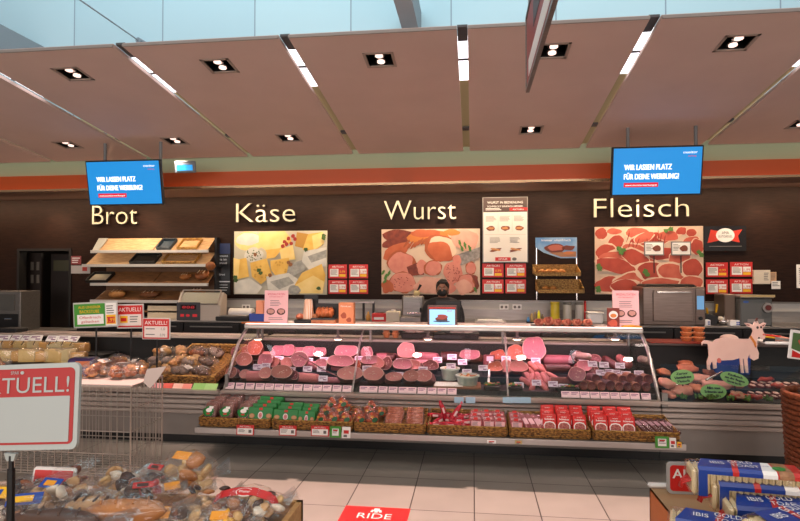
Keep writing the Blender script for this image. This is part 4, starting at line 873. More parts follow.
def ham(kind, seed, name, wob=.25, ring=.93, flat=.08, taper=.8):
    """boiled ham or sausage piece: cut face towards -y, rind all round, rounded far end; unit sized"""
    f, r = cuts[kind]; P = lump_poly(26, 1, wob, seed, flat); m = MB(); n = len(P); vs = []
    prof = [(-1.0, ring*.96), (-1.02, ring), (-1.0, .985), (-.96, 1.0), (-.2, 1.02), (.4, .97), (.8, taper), (.97, taper*.6), (1.0, .1)]
    for y, k in prof: vs += [(x*k, y, z*k) for x, z in P]
    fs = []; 
    m.v = [Vector(v) for v in vs]
    m.f.append(tuple(range(n))); m.m.append(0)
    for a in range(len(prof)-1):
        for i in range(n): m.f.append((a*n+i, a*n+(i+1)%n, (a+1)*n+(i+1)%n, (a+1)*n+i)); m.m.append(0 if a == 0 else 2 if a == 1 else 1)
    m.f.append(tuple(reversed(range((len(prof)-1)*n, len(prof)*n)))); m.m.append(1)
    # a few marbling spots on the cut face
    rr = random.Random(seed)
    for k in range(3 if kind in ('pink', 'magenta') else 7):
        a, d = rr.random()*6.3, rr.random()*.6; m.ell(math.cos(a)*d, math.sin(a)*d, .05+.1*rr.random(), .02+.03*rr.random(), -1.03, 2, rr.random()*3, 8, .02)
    o = m.build(name, [f, r, r if 'salami' in kind else fat]); o.data.set_sharp_from_angle(angle=math.radians(40)); o.data.polygons.foreach_set('use_smooth', [True]*len(o.data.polygons)); return o
def rollp(kind, seed, name):
    """long piece lying along x with one cut end at -x"""
    f, r = cuts[kind]; m = MB(); P = lump_poly(18, 1, .15, seed, .15); n = len(P)
    prof = [(-1, .90), (-1.0, .97), (-.96, 1.0), (-.3, 1.03), (.4, 1.0), (.85, .92), (1, .6)]
    for x, k in prof: m.v += [Vector((x, a*k, z*k)) for a, z in P]
    m.f.append(tuple(range(n))); m.m.append(0)
    for a in range(len(prof)-1):
        for i in range(n): m.f.append((a*n+i, a*n+(i+1)%n, (a+1)*n+(i+1)%n, (a+1)*n+i)); m.m.append(0 if a == 0 else 1)
    m.f.append(tuple(range((len(prof)-1)*n, len(prof)*n))); m.m.append(1)
    o = m.build(name, [f, f if kind in ('pink','magenta') else r]); o.data.set_sharp_from_angle(angle=math.radians(40)); o.data.polygons.foreach_set('use_smooth', [True]*len(o.data.polygons)); return o
PROTO = {}
words = dict(pink='pale pink', magenta='bright pink', speck='speckled pink', brown='brown', smoked='orange smoked', dark='dark red', mottled='mottled pink', salami='dark salami', salami2='dark salami')
nm = dict(pink='boiled_ham', magenta='boiled_ham', speck='liver_sausage', brown='brown_sausage', smoked='smoked_ham', dark='cured_ham', mottled='ham_sausage', salami='salami', salami2='salami')
ROWY = dict(F=5.64, M=5.93, B=6.22); ROWZ = dict(F=.60, M=.665, B=.735)
ROWN = dict(F='front', M='middle', B='back')
L_ = """F 234 378.6 10 10 brown|F 245 379 9 8 speck|F 256.5 378 15 9 r:pink|F 266.5 380 11 10 speck|F 284.5 379.5 19 12 brown|F 296 377 7 8 dark|F 308 381 21 8 r:pink|F 331 383.5 16 5 r:magenta|F 350 380.5 21 12 speck|F 375 381 18 12 speck|F 393 383.5 14 8 speck|F 410.5 382.5 14 10 brown|F 426 383 15 11 speck
M 244.5 369 13 12 brown|M 268 367 13 12 magenta|M 277 371 9.5 9 speck|M 288 365 11 9 pink|M 300 365 14 14 mottled|M 312 367 12 8 r:magenta|M 323 367 10 9 magenta|M 333 362 9 5 r:magenta|M 344 364 23 11 magenta|M 344 373 20 8 r:pink|M 358 372 10 8 smoked|M 370 363 15 8 magenta|M 377 369.5 17 11 pink|M 387 373 9 12 dark|M 404 369 16 10 magenta|M 414 375 16 9 pink|M 430 376 13 9 dark|M 427 365.5 19 9 r:magenta
B 237 359 8 9 dark|B 247 358 10 9 smoked|B 255.5 356 13 14 smoked|B 269 355 10 6 r:pink|B 279.5 356 11 10 magenta|B 291 355.5 11.5 11 magenta|B 300.5 356 10 9 magenta|B 310.5 356 11 10 magenta|B 320 356.5 11 9 magenta|B 287.5 348.8 10 5 r:pink|B 349 354.5 21 11 magenta|B 367 354.5 9.5 11 magenta|B 386 358 18 7 r:dark|B 387 364 17 7 r:magenta|B 406 358.5 16 14 pink|B 427 357 20 8 r:magenta|B 452 359 18 9 r:dark|B 468 358 24 8 r:brown|B 471 366 17 9 magenta
B 500 361 14 9 smoked|B 515.5 361 14 14 smoked|B 534 361 18 22 magenta|B 558.5 361.5 24 8 r:magenta|B 577 361.5 10 10 dark|B 586 358.5 13 6 r:speck|B 594 361 10 7 dark
M 497 373 13 9 smoked|M 506 370.5 11 11 pink|M 519 371.5 16 10 pink|M 558 369 22 8 r:dark|M 582 368.5 12 10 magenta|M 592 373 10 8 dark
F 563 381 22 7 r:speck|F 576 377.5 14 13 mottled"""
items = []
for ln in L_.split('\n'):
    for q in ln.split('|'):
        a = q.split(); items.append((a[0], float(a[1]), float(a[2]), float(a[3]), float(a[4]), a[5]))
random.seed(11); cnt = {}; rowlist = {}
pane = lambda px: 'left' if px < 359 else 'centre' if px < 506 else 'right'
for it in items: cnt.setdefault((it[0], pane(it[1]), it[5]), []).append(it[1])
for i, (row, px, py, w, h, k) in enumerate(sorted(items, key=lambda q: q[0])):
    isr = k.startswith('r:'); kk = k[2:] if isr else k
    key = (k, i % 2)
    if key not in PROTO: PROTO[key] = rollp(kk, i+1, nm[kk]) if isr else ham(kk, i+1, nm[kk], wob=.25 if kk in ('magenta', 'pink', 'smoked', 'dark') else .12)
    Y = ROWY[row]; c = at(px, py, Y); W_, H_ = pw(w, px, Y)*1.22, pw(h, px, Y)*1.2
    zmin = ROWZ[row]+H_/2*.95; z = max(c.z, zmin)
    L2 = min(.10, max(.05, W_*.6)) if not isr else H_*.5
    o_ = cnt[(row, pane(px), k)]; idx = sorted(o_).index(px)
    lab = '%s %s, %s row of the %s glass section%s' % (words[kk], ('sausage roll lying sideways' if isr else 'ham piece' if 'ham' in nm[kk] else 'sausage piece'), ROWN[row], pane(px), (', '+nth(idx)+' from left') if len(o_) > 1 else '')
    o = use(PROTO[key], (c.x, Y if isr else Y+L2*.2, z), ((random.uniform(-.1,.1) if isr else -.46), 0, random.uniform(-.25,.25)), (W_/2, L2, H_/2), label=lab, group='%s pieces in the glass counter' % words[kk])
    o['category'] = 'sausage' if 'sausage' in nm[kk] or kk == 'salami' else 'ham'
# big brown sausage centre dot is a filling: small red core
p = at(285, 379, 5.50)
# front salamis in two rows (ends towards the viewer), long ones behind
up = [(595,381,10,9),(613,380,11,10),(622.5,382,10,9.5),(630.5,379.7,10,9.5),(639.5,382,10,9.5),(648,381,10,9.5)]
lo = [(583,387.6,9,8),(591.5,388.2,9,8.5),(601.5,387.6,9,8.5),(610,387.8,10,9),(619,388.2,9,8.5),(627.5,388.6,9,8.5),(636.5,388.2,9,8.5),(646.5,388.2,9,8)]
SA = [ham('salami', 51, 'salami', .03, .90, 0, .9), ham('salami2', 52, 'salami', .03, .90, 0, .9)]
for s in SA: s['category'] = 'sausage'
for nmr, lst, Y in (('upper', up, 5.66), ('lower', lo, 5.56)):
    for i, (px, py, w, h) in enumerate(lst):
        c = at(px, py, Y); r = pw(w, px, Y)/2
        use(SA[(i+(nmr == 'upper')) % 2 if i not in (1, 2) else 0], (c.x-.01, Y+.09, max(c.z, .60+r) if nmr == 'lower' else c.z+.01), (-.06, 0, .16+random.uniform(-.06,.06)), (r, .09, r), label='dark salami end in the %s salami row at the right, %s from left' % (nmr, nth(i)), group='salamis stacked at the right of the glass counter')
SL_ = M('grey_salami', '#9a8278', '#84695f', 20, .5)
def long_salami(a, b, r, mat_, lab, Y=6.15):
    p, q = at(*a, Y), at(*b, Y-.2); v = q-p; m = MB(); n = 9; pts = [p+v*t for t in [0,.03,.08,.25,.5,.75,.92,.97,1]]; rs = [r*.3,r*.75,r*.97,r*1.03,r,r*1.03,r*.97,r*.75,r*.3]
    tag(m.tube(pts, rs, 14).build('long_salami', mat_, smooth=True), lab, 'sausage', 'long salamis in the back row')
long_salami((603,358),(622,370), .040, cuts['dark'][1], 'long dark salami with pale tip lying diagonally in the back row')
long_salami((618,357),(630,366), .042, M('red_grey_salami', '#8a4a48', '#6f3638', 30, .5), 'short dark red salami lying diagonally at the right of the back row')
long_salami((640,359),(650,361), .04, SL_, 'grey brown salami at the far right of the back row')
long_salami((575,355),(590,357), .035, SL_, 'grey salami lying flat in the back row beside a red block')
# small sausages pouring down in front of the tall ham
wiener = mm('wiener', '#cf8580', '#b8685f', 12)
wi = MB().tube([(0,-.5,0),(0,-.47,0),(0,-.4,0),(.03,0,.02),(0,.4,0),(0,.47,0),(0,.5,0)], [.05,.13,.17,.18,.17,.13,.05], 10).build('small_sausage', wiener, smooth=True); wi['category'] = 'sausage'
for i, (px, py, Y, rz, s) in enumerate(((533,367,5.98,.5,.17),(531,373,5.9,.3,.17),(540,367,5.98,.6,.17),(543,371,5.92,.9,.18),(527,376,5.82,.4,.17),(531,379,5.76,-.3,.17),(538,378,5.78,.1,.18),(545,379,5.74,.2,.2),(541,384,5.66,.5,.18),(532,387,5.6,-.2,.15),(544,387,5.6,.3,.15),(551,376,5.84,1.0,.15),(526,382,5.7,.8,.15))):
    c = at(px, py, Y); use(wi, c, (.35, 0, rz), (s,)*3, label='small pink sausage in the heap before the tall ham, %s from the back' % nth(i), group='small sausages heaped before the tall ham')
fr = MB(); 
# a board, bowls of salad with signs
woodb = M('board_wood', '#8f5a3a', '#7a4a2e', 6, .5, stretch=(1,12,12))
a, b = at(433, 390, 5.5), at(481, 390, 5.5)
t = thing('serving_board', 'wooden board with white sheet under the two salad bowls', 'board', ((a.x+b.x)/2, 5.62, .60)); MB().box((0,0,.011), (b.x-a.x, .26, .022), 0, .004).build('board', woodb, t); MB().box((-.08,-.02,.0235), ((b.x-a.x)*.6, .20, .003)).build('sheet', paper, t)
bwl = M('bowl_celadon', '#aab3a6', rough=.3)
def salad(px, py, w, h, Y, lab, c_):
    c = at(px, py, Y); r = pw(w, px, Y)/2; hh = pw(h, px, Y)*.86; t = thing('salad_bowl', lab, 'bowl', (c.x, Y, c.z-hh/2)); t['group'] = 'pale green salad bowls'
    MB().lathe([(r*.72,0),(r*.80,.01),(r*.92,hh*.8),(r*1.04,hh*.86),(r*1.05,hh*.97),(r*.97,hh),(r*.9,hh*.85)], n=28).build('bowl', bwl, t, smooth=True)
    m = MB(); rr = random.Random(px)
    for k in range(26): a_, d = rr.random()*6.3, r*.75*math.sqrt(rr.random()); m.blob((math.cos(a_)*d, math.sin(a_)*d, hh*.86+rr.random()*.012), (.02,.014,.010), rr.randrange(3), seg=7, rot=(0,0,rr.random()*3))
    m.build('salad', [M('salad_'+c_[0][1:], c_[0]), M('salad_cream', '#d8c4a8'), M('salad_orange', '#c8813a')], t, smooth=True)['kind'] = 'stuff'
salad(450, 373.5, 19, 14, 5.80, 'pale green bowl of salad at the back left on the serving board', ('#b08a78',))
salad(467.5, 380.5, 23, 14, 5.62, 'pale green bowl of orange salad at the front right on the board', ('#c0582a',))
# pack with white spoon, black garnish trays
c = at(489, 362, 6.15); t = thing('vacuum_pack', 'tall shrink wrapped pink sausage pack beside the white spoon', 'package', c, (-.3,0,0)); MB().box((0,0,0), (.12,.05,.15), 0, .015, seg=2).build('pack', cuts['dark'][0], t); MB().box((.01,-.03,.03), (.07,.004,.05)).build('label', M('pack_label', '#d8b8c8'), t)
p, q = at(490, 362, 5.95), at(487.5, 396, 5.62); t = thing('white_ladle', 'white ladle standing in the dish left of the second glass frame', 'ladle', q); MB().tube([(0,0,0), p-q], .012, 8).build('handle', white, t, smooth=True); MB().blob((0,0,-.02), (.03,.03,.02)).build('scoop', white, t, smooth=True)
gt = M('garnish_green', '#3c5a22', '#56762f', 30)
def garnish(px0, px1, Y, z, lab):
    a, b = at(px0, 385, Y).x, at(px1, 385, Y).x; t = thing('garnished_tray', lab, 'tray', ((a+b)/2, Y, z), 0, 'black trays with parsley'); w = b-a
    MB().box((0,0,.02), (w,.14,.04), 0, .008, taper=1.06).build('tray', black, t); m = MB(); rr = random.Random(px0)
    for k in range(22): m.blob(((rr.random()-.5)*w*.9, (rr.random()-.5)*.1, .045+rr.random()*.01), (.016,.012,.008), rr.randrange(4) if k % 2 else 0, seg=6)
    m.build('filling', [gt, wiener, M('orange_bits', '#c8762c'), cuts['pink'][0]], t)['kind'] = 'stuff'
garnish(484, 500, 5.53, .60, 'black tray with parsley left of the second glass frame'); garnish(508, 522, 5.53, .60, 'black tray with parsley right of the second glass frame'); garnish(556, 578, 5.54, .60, 'black tray with orange and green garnish before the pistachio roll')
# price cards on the meats
cardm = M('lilac_card', '#e4cfe0', rough=.5); cink = M('card_ink', '#8a5a7c')
pcd = MB().box((0,0,0), (1,.05,.62), 0, .01); pc0 = thing('price_card', '', 'price card', (0,0,0)); pcd.build('card', cardm, pc0)
m = MB(); m.b2((-.38,-.04,.10), (.30,-.026,.18)); m.b2((-.38,-.04,-.02), (.1,-.026,.04)); m.b2((.0,-.04,-.2), (.38,-.026,-.08)); m.build('print', cink, pc0); MB().cyl((0,.02,-.3), (0,.02,-.75), .03, n=6).build('pin', black, pc0)
cards = [(257.5,367),(266,366),(279,359),(291,360),(291,370),(308.5,360.7),(307.5,369),(324,360),(321.5,369),(323,378.5),(359,359),(367,368.5),(400.5,361.5),(399,375),(423,369.6),(437.5,360),(452,357),(462.5,362),(451,366),(467,372),(483,368),(506,359),(535.7,360.7),(536.5,382.7),(553,384),(563.4,386.8),(519,385),(584,362.6),(592.5,364),(604,364.8),(620,365.6),(600.7,372.6),(608.7,372),(616.5,372.6),(626,374),(639,373.4)]
cards.sort(); ci = {}
for px, py in cards: ci.setdefault(pane(px), []).append((px, py))
for s_n, lst in ci.items():
    for i, (px, py) in enumerate(lst):
        Y = 6.04 if py < 364 else 5.76 if py < 376 else 5.53; s = pw(9.2, px, Y)
        use(pc0, at(px, py, Y), (-.35, 0, random.uniform(-.08,.08)), (s, s, s), label='small lilac price card on meat in the %s section, %s from left' % (s_n, nth(i)), group='lilac price cards standing on the meats')
# cards in the price rail
ra = MB().box((0,0,0), (1,.06,.75), 0, .01); r0 = thing('rail_card', '', 'price card', (0,0,0)); ra.build('card', M('rail_card_pink', '#eac6cc', rough=.5), r0); m = MB(); m.b2((-.4,-.05,.16), (.35,-.032,.26)); m.b2((-.4,-.05,.0), (.15,-.032,.08)); m.build('print', cink, r0); MB().b2((-.5,-.04,-.40), (.5,.05,-.36)).build('clip', M('clip_clear', '#b9a9b0'), r0)
for i, px in enumerate([230,240,250,260,269.5,279,288.5,298,308,317.5,327,337,347,364,373,383,393,403,412,422,432,442,452,566,575,585,595,605,615,625,635,646]):
    Y = 5.437; c = at(px, 390+ (px-230)*.016, Y); s = pw(9.0, px, Y)
    use(r0, (c.x, Y, .588), (-.45, 0, 0), (s, s*.6, s*.95), label='pale pink card in the front price rail, %s from the left' % nth(i), group='pale cards in the price rail of the glass counter')
bc = MB().box((0,0,0), (1,.05,.62), 0, .01); bc0 = bc.build('blue_card', M('pale_blue_card', '#a9cbe0', rough=.5)); tag(bc0, '', 'price card')
for i, px in enumerate((459, 470.5, 507.5, 517, 526)):
    c = at(px, 400, 5.40); s = pw(9.5, px, 5.4); use(bc0, (c.x, 5.396, c.z+.0), (0,0,0), (s,s*.2,s), label='pale blue card on the rail front, %s from the left of five' % nth(i), group='pale blue cards on the rail front')
c = at(551.5, 340, 6.2)
# bowls and trays on the service ledge
bo = M('terracotta_bowl', '#cf8150', '#bf7044', 12, .4)
b0 = MB().lathe([(.30,0),(.34,.05),(.46,.36),(.5,.40),(.5,.52),(.44,.52),(.38,.3)], n=22).build('orange_bowl', bo, smooth=True); b0['category'] = 'bowl'
def stacks(pxs, Yz, z0, where):
    for i, px in enumerate(pxs):
        for k in range(3):
            d = pw(7.8 if px < 500 else 13.5 if px < 600 else 11.6, px, Yz); use(b0, (at(px, 335, Yz).x, Yz, z0+k*d*(.60 if px < 500 else .41)), None, (d,d,d*(1.22 if px < 500 else .84)), label='orange brown bowl %s, %s stack, %s from the bottom' % (where, ('left','right')[i], nth(k)), group='orange brown bowls stacked on the ledge')
stacks((386.5, 395.5), 6.62, .945, 'on the ledge of the middle counter'); stacks((686.5, 698.5), 6.6, .95, 'on the ledge of the right counter')
def btray(px0, px1, lab, Yt=6.62, z=.945, h=.07):
    a, b = at(px0, 340, Yt).x, at(px1, 340, Yt).x; t = thing('black_tray', lab, 'tray', ((a+b)/2, Yt, z), 0, 'black trays on the ledge'); w = b-a
    MB().box((0,0,h/2), (w,.24,h), 0, .01, taper=1.08).build('tray', black, t); m = MB(); m.blob((-w*.15,0,h+.02), (w*.25,.09,.04), nz=.2, seed=3); m.blob((w*.15,.02,h+.015), (w*.22,.08,.035), nz=.2, seed=5); m.build('wrapping', M('crumpled_cream', '#cbb3a6', rough=.6), t, smooth=True)
btray(403, 428, 'black tray with crumpled cream wrapping, left one on the ledge'); btray(447, 478, 'black tray with cream wrapping, right one on the ledge')
# ================= things standing on the canopy =================
CT = 1.139
def cb(px0, px1, py0, Y=6.12): a, b = at(px0, 320, Y), at(px1, 320, Y); return (a.x+b.x)/2, b.x-a.x, at((px0+px1)/2, py0, Y).z-CT
pinkp = M('pink_leaflet', '#e6b4b8', rough=.6)
def leaflet(px0, px1, py0, lab, Y=6.1):
    x, w, h = cb(px0, px1, py0, Y); t = thing('leaflet_stand', lab, 'leaflet', (x, Y, CT), (-.08,0,0), 'pink leaflets on the glass counter'); MB().box((0,0,h/2), (w,.012,h), 0, .002).build('leaflet', pinkp, t)
    m = MB(); m.text('SPEZIALITÄTEN', 0, h*.86, -.009, h=h*.06, w=w*.74, m=0); m.text('VON DER FEINKOST', 0, h*.79, -.009, h=h*.035, w=w*.6, m=0); m.lines(-w*.25, h*.70, w*.5, 4, h*.05, -.0085, 1, h=.3)
    for s in (-1,1): m.ell(s*w*.22, h*.36, w*.18, h*.10, -.009, 2); m.ell(s*w*.22, h*.365, w*.13, h*.065, -.0105, 3, wob=.3, seed=s)
    m.lines(-w*.3, h*.18, w*.6, 2, h*.05, -.0085, 1, h=.3); m.build('print', [M('print_rose', '#c8344a'), ink, M('dish_brown', '#4a2620'), M('dish_pink', '#c08a80')], t); MB().box((0,.05,.006), (w*.9,.1,.012), 0, .003).build('foot', glass, t)
leaflet(264, 287.5, 290.5, 'pink leaflet with two round dishes at the left end of the glass counter'); leaflet(613, 639.5, 290.5, 'pink leaflet with two round dishes at the right end of the glass counter', 6.2)
x, w, h = cb(607, 619.5, 308, 6.02); t = thing('recipe_card', 'small brown red recipe card leaning before the right pink leaflet', 'card', (x, 6.02, CT)); MB().box((0,0,h/2), (w,.01,h), 0, .002).build('card', M('card_maroon', '#7a2a1c'), t); m = MB(); m.ell(0, h*.66, w*.36, h*.2, -.008, 0); m.ell(0, h*.62, w*.25, h*.1, -.0095, 1); m.ell(0, h*.25, w*.4, h*.15, -.008, 2, wob=.4); m.build('print', [paper, M('dish_orange', '#d8813c'), M('dish_red', '#c05038')], t)
cheesy = M('yellow_twist', '#e0a52a', '#c8841c', 20, .5)
x, w, h = cb(622, 641, 320, 6.0); t = thing('yellow_tongs', 'yellow handled serving tongs lying at the right end of the canopy', 'tongs', (x, 6.02, CT)); 
for s in (-1,1): MB().tube([(-w*.5,s*.01,.015),(0,s*.02,.022),(w*.5,s*.03,.016)], .011, 8).build('arm', cheesy, t, smooth=True)
x, w, h = cb(241, 268, 320, 6.0); t = thing('orange_tongs', 'orange serving tongs lying at the left end of the canopy', 'tongs', (x, 6.03, CT))
for s in (-1,1): MB().tube([(-w*.5,s*.01,.012),(0,s*.02,.016),(w*.5,s*.03,.014)], .009, 8).build('arm', M('orange_twist', '#c8722a', '#a85a1e', 20), t, smooth=True)
x, w, h = cb(251, 266, 313.5, 6.3); t = thing('blue_basket', 'small blue basket behind the left pink leaflet', 'basket', (x, 6.3, CT)); MB().box((0,0,h*.5), (w,.1,h), 0, .008, taper=1.08).build('basket', M('blue_basket', '#1f3a8c'), t); x2, w2, h2 = cb(258, 266, 301.5, 6.3); MB().box((w*.15,0,h2*.6), (w*.5,.08,h2*.9), 0, .006).build('pack', M('salmon_pack', '#d88a66'), t)
# carafe-like wrapped bread, breads under dome, orange box
x, w, h = cb(303, 314, 299, 6.25); t = thing('cheese_cone', 'tall amber glazed ribbed cone of cheese on a black stand', 'cheese', (x, 6.25, CT)); MB().lathe([(w*.5,.04),(w*.52,.05),(w*.36,h*.95),(w*.3,h)], n=18).build('cone', M('amber_cheese', '#d8956a', '#f0d8c8', 18, .3, kind='wave', stretch=(1,1,.01)), t, smooth=True); MB().box((0,0,.02), (w*2.2,.2,.04), 0, .01).build('stand', black, t); MB().box((0,.11,h*.58), (w*1.3,.012,h*1.16), 0, .004).build('back_board', black, t)
for s, c_ in ((-1,'#b8684c'),(1,'#c07a52')): MB().blob((s*w*.75,-.02,.07), (w*.35,.05,.035)).build('roll', M('roll_'+c_[1:], c_), t, smooth=True)
x, w, h = cb(313, 337, 305.5, 6.2); t = thing('loaf_display', 'brown knotted loaf on a black display with sandwich strip', 'bread', (x, 6.2, CT)); MB().box((0,.10,h*.55), (w,.012,h*1.1), 0, .004).build('back_board', black, t); m = MB()
for k in range(4): m.blob((-w*.24+k*w*.16,-.0,h*.62), (w*.14,.06,h*.30), nz=.08, seed=k)
m.build('loaf', M('glazed_loaf', '#c06a3c', '#96461f', 12, .35), t, smooth=True); MB().box((0,0,h*.27), (w,.17,.018), 0, .003).build('tray', M('blue_black_tray', '#1c2026', rough=.3), t); MB().box((0,0,.028), (w,.16,.056), 0, .008).build('lower_rolls', M('small_rolls', '#9a4a28', '#c88458', 14), t)
x, w, h = cb(339.5, 354.5, 302.5, 6.15); t = thing('orange_carton', 'orange carton with food pictures right of the knotted loaf', 'carton', (x, 6.15, CT)); MB().box((0,0,h/2), (w,.09,h), 0, .005).build('carton', M('orange_carton', '#d8875c'), t); m = MB(); m.text('Feinkost', 0, h*.8, -.047, h=h*.08, w=w*.7); m.ell(-w*.15, h*.4, w*.2, h*.13, -.0475, 1, wob=.3); m.ell(w*.2, h*.2, w*.18, h*.10, -.0475, 1, wob=.3); m.build('print', [paper, M('print_brown', '#9c4426')], t)
# checkout display in front of the person
a, b = at(427.5, 314, 6.12), at(457, 314, 6.12); zt = at(442, 306, 6.12).z; w = b.x-a.x; h = zt-CT-.01
t = thing('checkout_display', 'small customer display showing a brown roast on blue, before the person', 'screen', ((a.x+b.x)/2, 6.12, CT), 0)
MB().box((0,.01,h/2+.01), (w,.025,h+.02), 0, .004).build('casing', M('display_brown', '#5a3a34', rough=.4), t)
m = MB().b2((-w*.43,-.006,h*.04), (w*.43,-.003,h*.86), 0); m.ell(0, h*.34, w*.22, h*.17, -.008, 1, wob=.3); m.ell(0, h*.46, w*.18, h*.13, -.009, 2, wob=.4, seed=4); m.ell(.0, h*.22, w*.3, h*.05, -.0085, 3, wob=.2); m.text('SPAR', w*.25, h*.75, -.008, h=h*.07, w=w*.2, m=4); m.build('screen', [M('screen_sky', '#8fc8e8', emit=.75), M('scr_brown', '#5a2a1c', emit=.3), M('scr_red', '#8c3a30', emit=.4), M('scr_dark', '#28405a', emit=.3), red], t)
MB().box((0,-.004,h*.95), (w*.9,.004,h*.06)).build('red_strip', red, t)
a, b = at(434, 314, 6.4), at(461, 314, 6.4); zt = at(447, 300, 6.4).z
t = thing('scale_terminal', 'black till scale seen from behind, next to the person', 'till', ((a.x+b.x)/2, 6.62, .945)); w = b.x-a.x; h = at(447, 300, 6.62).z-.945; MB().box((0,0,h*.74), (w,.06,h*.52), 0, .01).build('screen_housing', black, t); MB().box((0,.03,h*.25), (w*.3,.05,h*.5), 0, .01).build('pole', black, t); MB().box((0,0,.03), (w*1.1,.26,.06), 0, .01).build('base', black, t)
# six raw looking pastry pieces on the canopy
kn = M('pale_pastry', '#dd9478', '#b96450', 22, .4); kd = M('red_pastry', '#a8503e', '#8a3a2c', 20)
t0 = thing('stuffed_roll', '', 'roll', (0,0,0)); MB().blob((0,0,.04), (.055,.05,.04), nz=.15, fr=3, seg=14).build('crust', kn, t0, smooth=True); MB().blob((0,-.04,.055), (.032,.02,.026), nz=.2, seg=10).build('filling', kd, t0, smooth=True); MB().blob((0,.0,.012), (.04,.035,.02)).build('base', kd, t0, smooth=True)
a, b = at(531, 322, 6.1), at(594, 322, 6.1); tag(MB().box(((a.x+b.x)/2, 6.1, CT+.006), (b.x-a.x, .22, .012), 0, .004).build('serving_slate', black), 'black slate under the six stuffed rolls on the canopy', 'slate')
for i, px in enumerate((539, 548.5, 557.5, 567, 577, 587.5)): use(t0, (at(px, 318, 6.05).x, 6.06, CT+.012), random.random()*.6-.3, (.92,.92,.92 if i != 1 else 1.15), label='pale pink stuffed roll on the canopy, %s of six from the left' % nth(i), group='stuffed rolls on the black slate')
x, w, h = cb(543, 553, 321, 5.99)
# ================= wicker baskets and packs on the lower shelf =================
BZ = .296
edges = [197.5, 270.5, 353, 426.5, 508.5, 592, 681]
bw = [];
whats = ['with sausage trays and green packs, leftmost on the shelf', 'with green packs and orange bags, second from the left', 'with orange bags and flat packs, third from the left', 'with red nets and clear trays, fourth from the left', 'with clear trays and red packs, fifth from the left', 'with red packs and dark sticks, rightmost on the shelf']
for i in range(6):
    a, b = at(edges[i], 430, 5.03).x+.006, at(edges[i+1], 430, 5.03).x-.006; w = b-a; bw.append((a, b)); d = .40
    t = thing('wicker_basket', 'long low wicker basket '+whats[i], 'basket', ((a+b)/2, 5.03, BZ), (.06, 0, 0), 'wicker baskets on the lower shelf')
    MB().b2((-w/2+.01,.01,0), (w/2-.01,d-.01,.012)).build('bottom', wick, t)
    def wall(n_, p, q, hgt):
        m = MB(); p, q = Vector(p), Vector(q); L2 = (q-p).length; N = max(8, int(L2/.02)); dr_ = (q-p)/L2; nr = Vector((-dr_.y, dr_.x, 0))
        for r_ in range(4):
            z = .012+hgt*(r_+.5)/4
            m.tube([p+dr_*(L2*k/N)+nr*(.004*(-1)**(k+r_))+Vector((0,0,z)) for k in range(N+1)], hgt/8*1.15, 5)
        m.build('side', wick, t, smooth=True)
    wall('front', (-w/2+.01,.008,0), (w/2-.01,.008,0), .062); wall('back', (-w/2+.01,d-.01,0), (w/2-.01,d-.01,0), .09); wall('side', (-w/2+.01,.01,0), (-w/2+.01,d-.01,0), .07); wall('side', (w/2-.01,.01,0), (w/2-.01,d-.01,0), .07)
    MB().tube([(-w/2+.01,.006,.078),(w/2-.01,.006,.078),(w/2-.01,d-.01,.105),(-w/2+.01,d-.01,.105)], .009, 6, closed=True).build('rim', wick2, t, smooth=True)
clearp = film('tray_film', (.99,.97,.97), .12, .15, bump=.5, scale=25, milky=.015)
redp = M('pack_red', '#d02a26', rough=.3); greenp = M('pack_green', '#177a34', rough=.35); meatp = M('pack_meat', '#c27064', '#8c3a34', 60, .4)
BSK = 'basket on the lower shelf'
def place(proto, pxs, rows, z0, label, group, y0=5.09, dy=.095, dzr=.016, rx=-.35, jit=.01, sc=(1,1,1)):
    for c_, px in enumerate(pxs):
        for r_ in range(rows):
            Y = y0+dy*r_; x = at(px, 420, 5.09).x+r_*.0
            lab = label+', column %s from left, %s' % (nth(c_), ('front','second','third','back')[r_] if rows > 1 else 'single')
            use(proto, (x+random.uniform(-jit,jit), Y, z0+dzr*r_), (rx, random.uniform(-.03,.03), random.uniform(-.06,.06)), sc, label=label+(', %s column' % nth(c_) if len(pxs) > 1 else '')+(', %s' % ('front', 'second', 'third', 'rearmost')[r_] if rows > 1 else ''), group=group)
# red sausage packs
rp = thing('red_sausage_pack', '', 'package'); m = MB(); w, h = .118, .15
m.box((0,0,h/2), (w,.035,h), 0, .010, seg=2); m.build('pack', redp, rp, smooth=False)
m = MB(); 
m.prism([(-w*.42,h*.10),(w*.42,h*.10),(w*.44,h*.34),(w*.30,h*.52),(0,h*.58),(-w*.30,h*.52),(-w*.44,h*.34)], -.0195, -.018, 0); m.prism([(-w*.36,h*.13),(w*.36,h*.13),(w*.37,h*.33),(w*.25,h*.46),(0,h*.51),(-w*.25,h*.46),(-w*.37,h*.33)], -.021, -.019, 1)
m.build('window', [paper, meatp], rp); m = MB().text('Schinken', 0, h*.66, -.020, h=h*.10, w=w*.7, bold=.001); m.text('WURST', 0, h*.82, -.020, h=h*.07, w=w*.4); m.build('print', paper, rp)
MB().box((0,0,h*1.02), (w*.96,.006,h*.08), 0).build('top_seam', redp, rp)
place(rp, (549.5, 564, 579), 3, .35, 'red sausage pack with meat window in the fifth basket', 'red sausage packs', y0=5.085, dy=.09, dzr=.018, sc=(.97,1,.88))
place(rp, (600, 614.5, 629.5), 3, .35, 'red sausage pack with meat window in the sixth basket', 'red sausage packs', y0=5.085, dy=.09, dzr=.018, sc=(.97,1,.88))
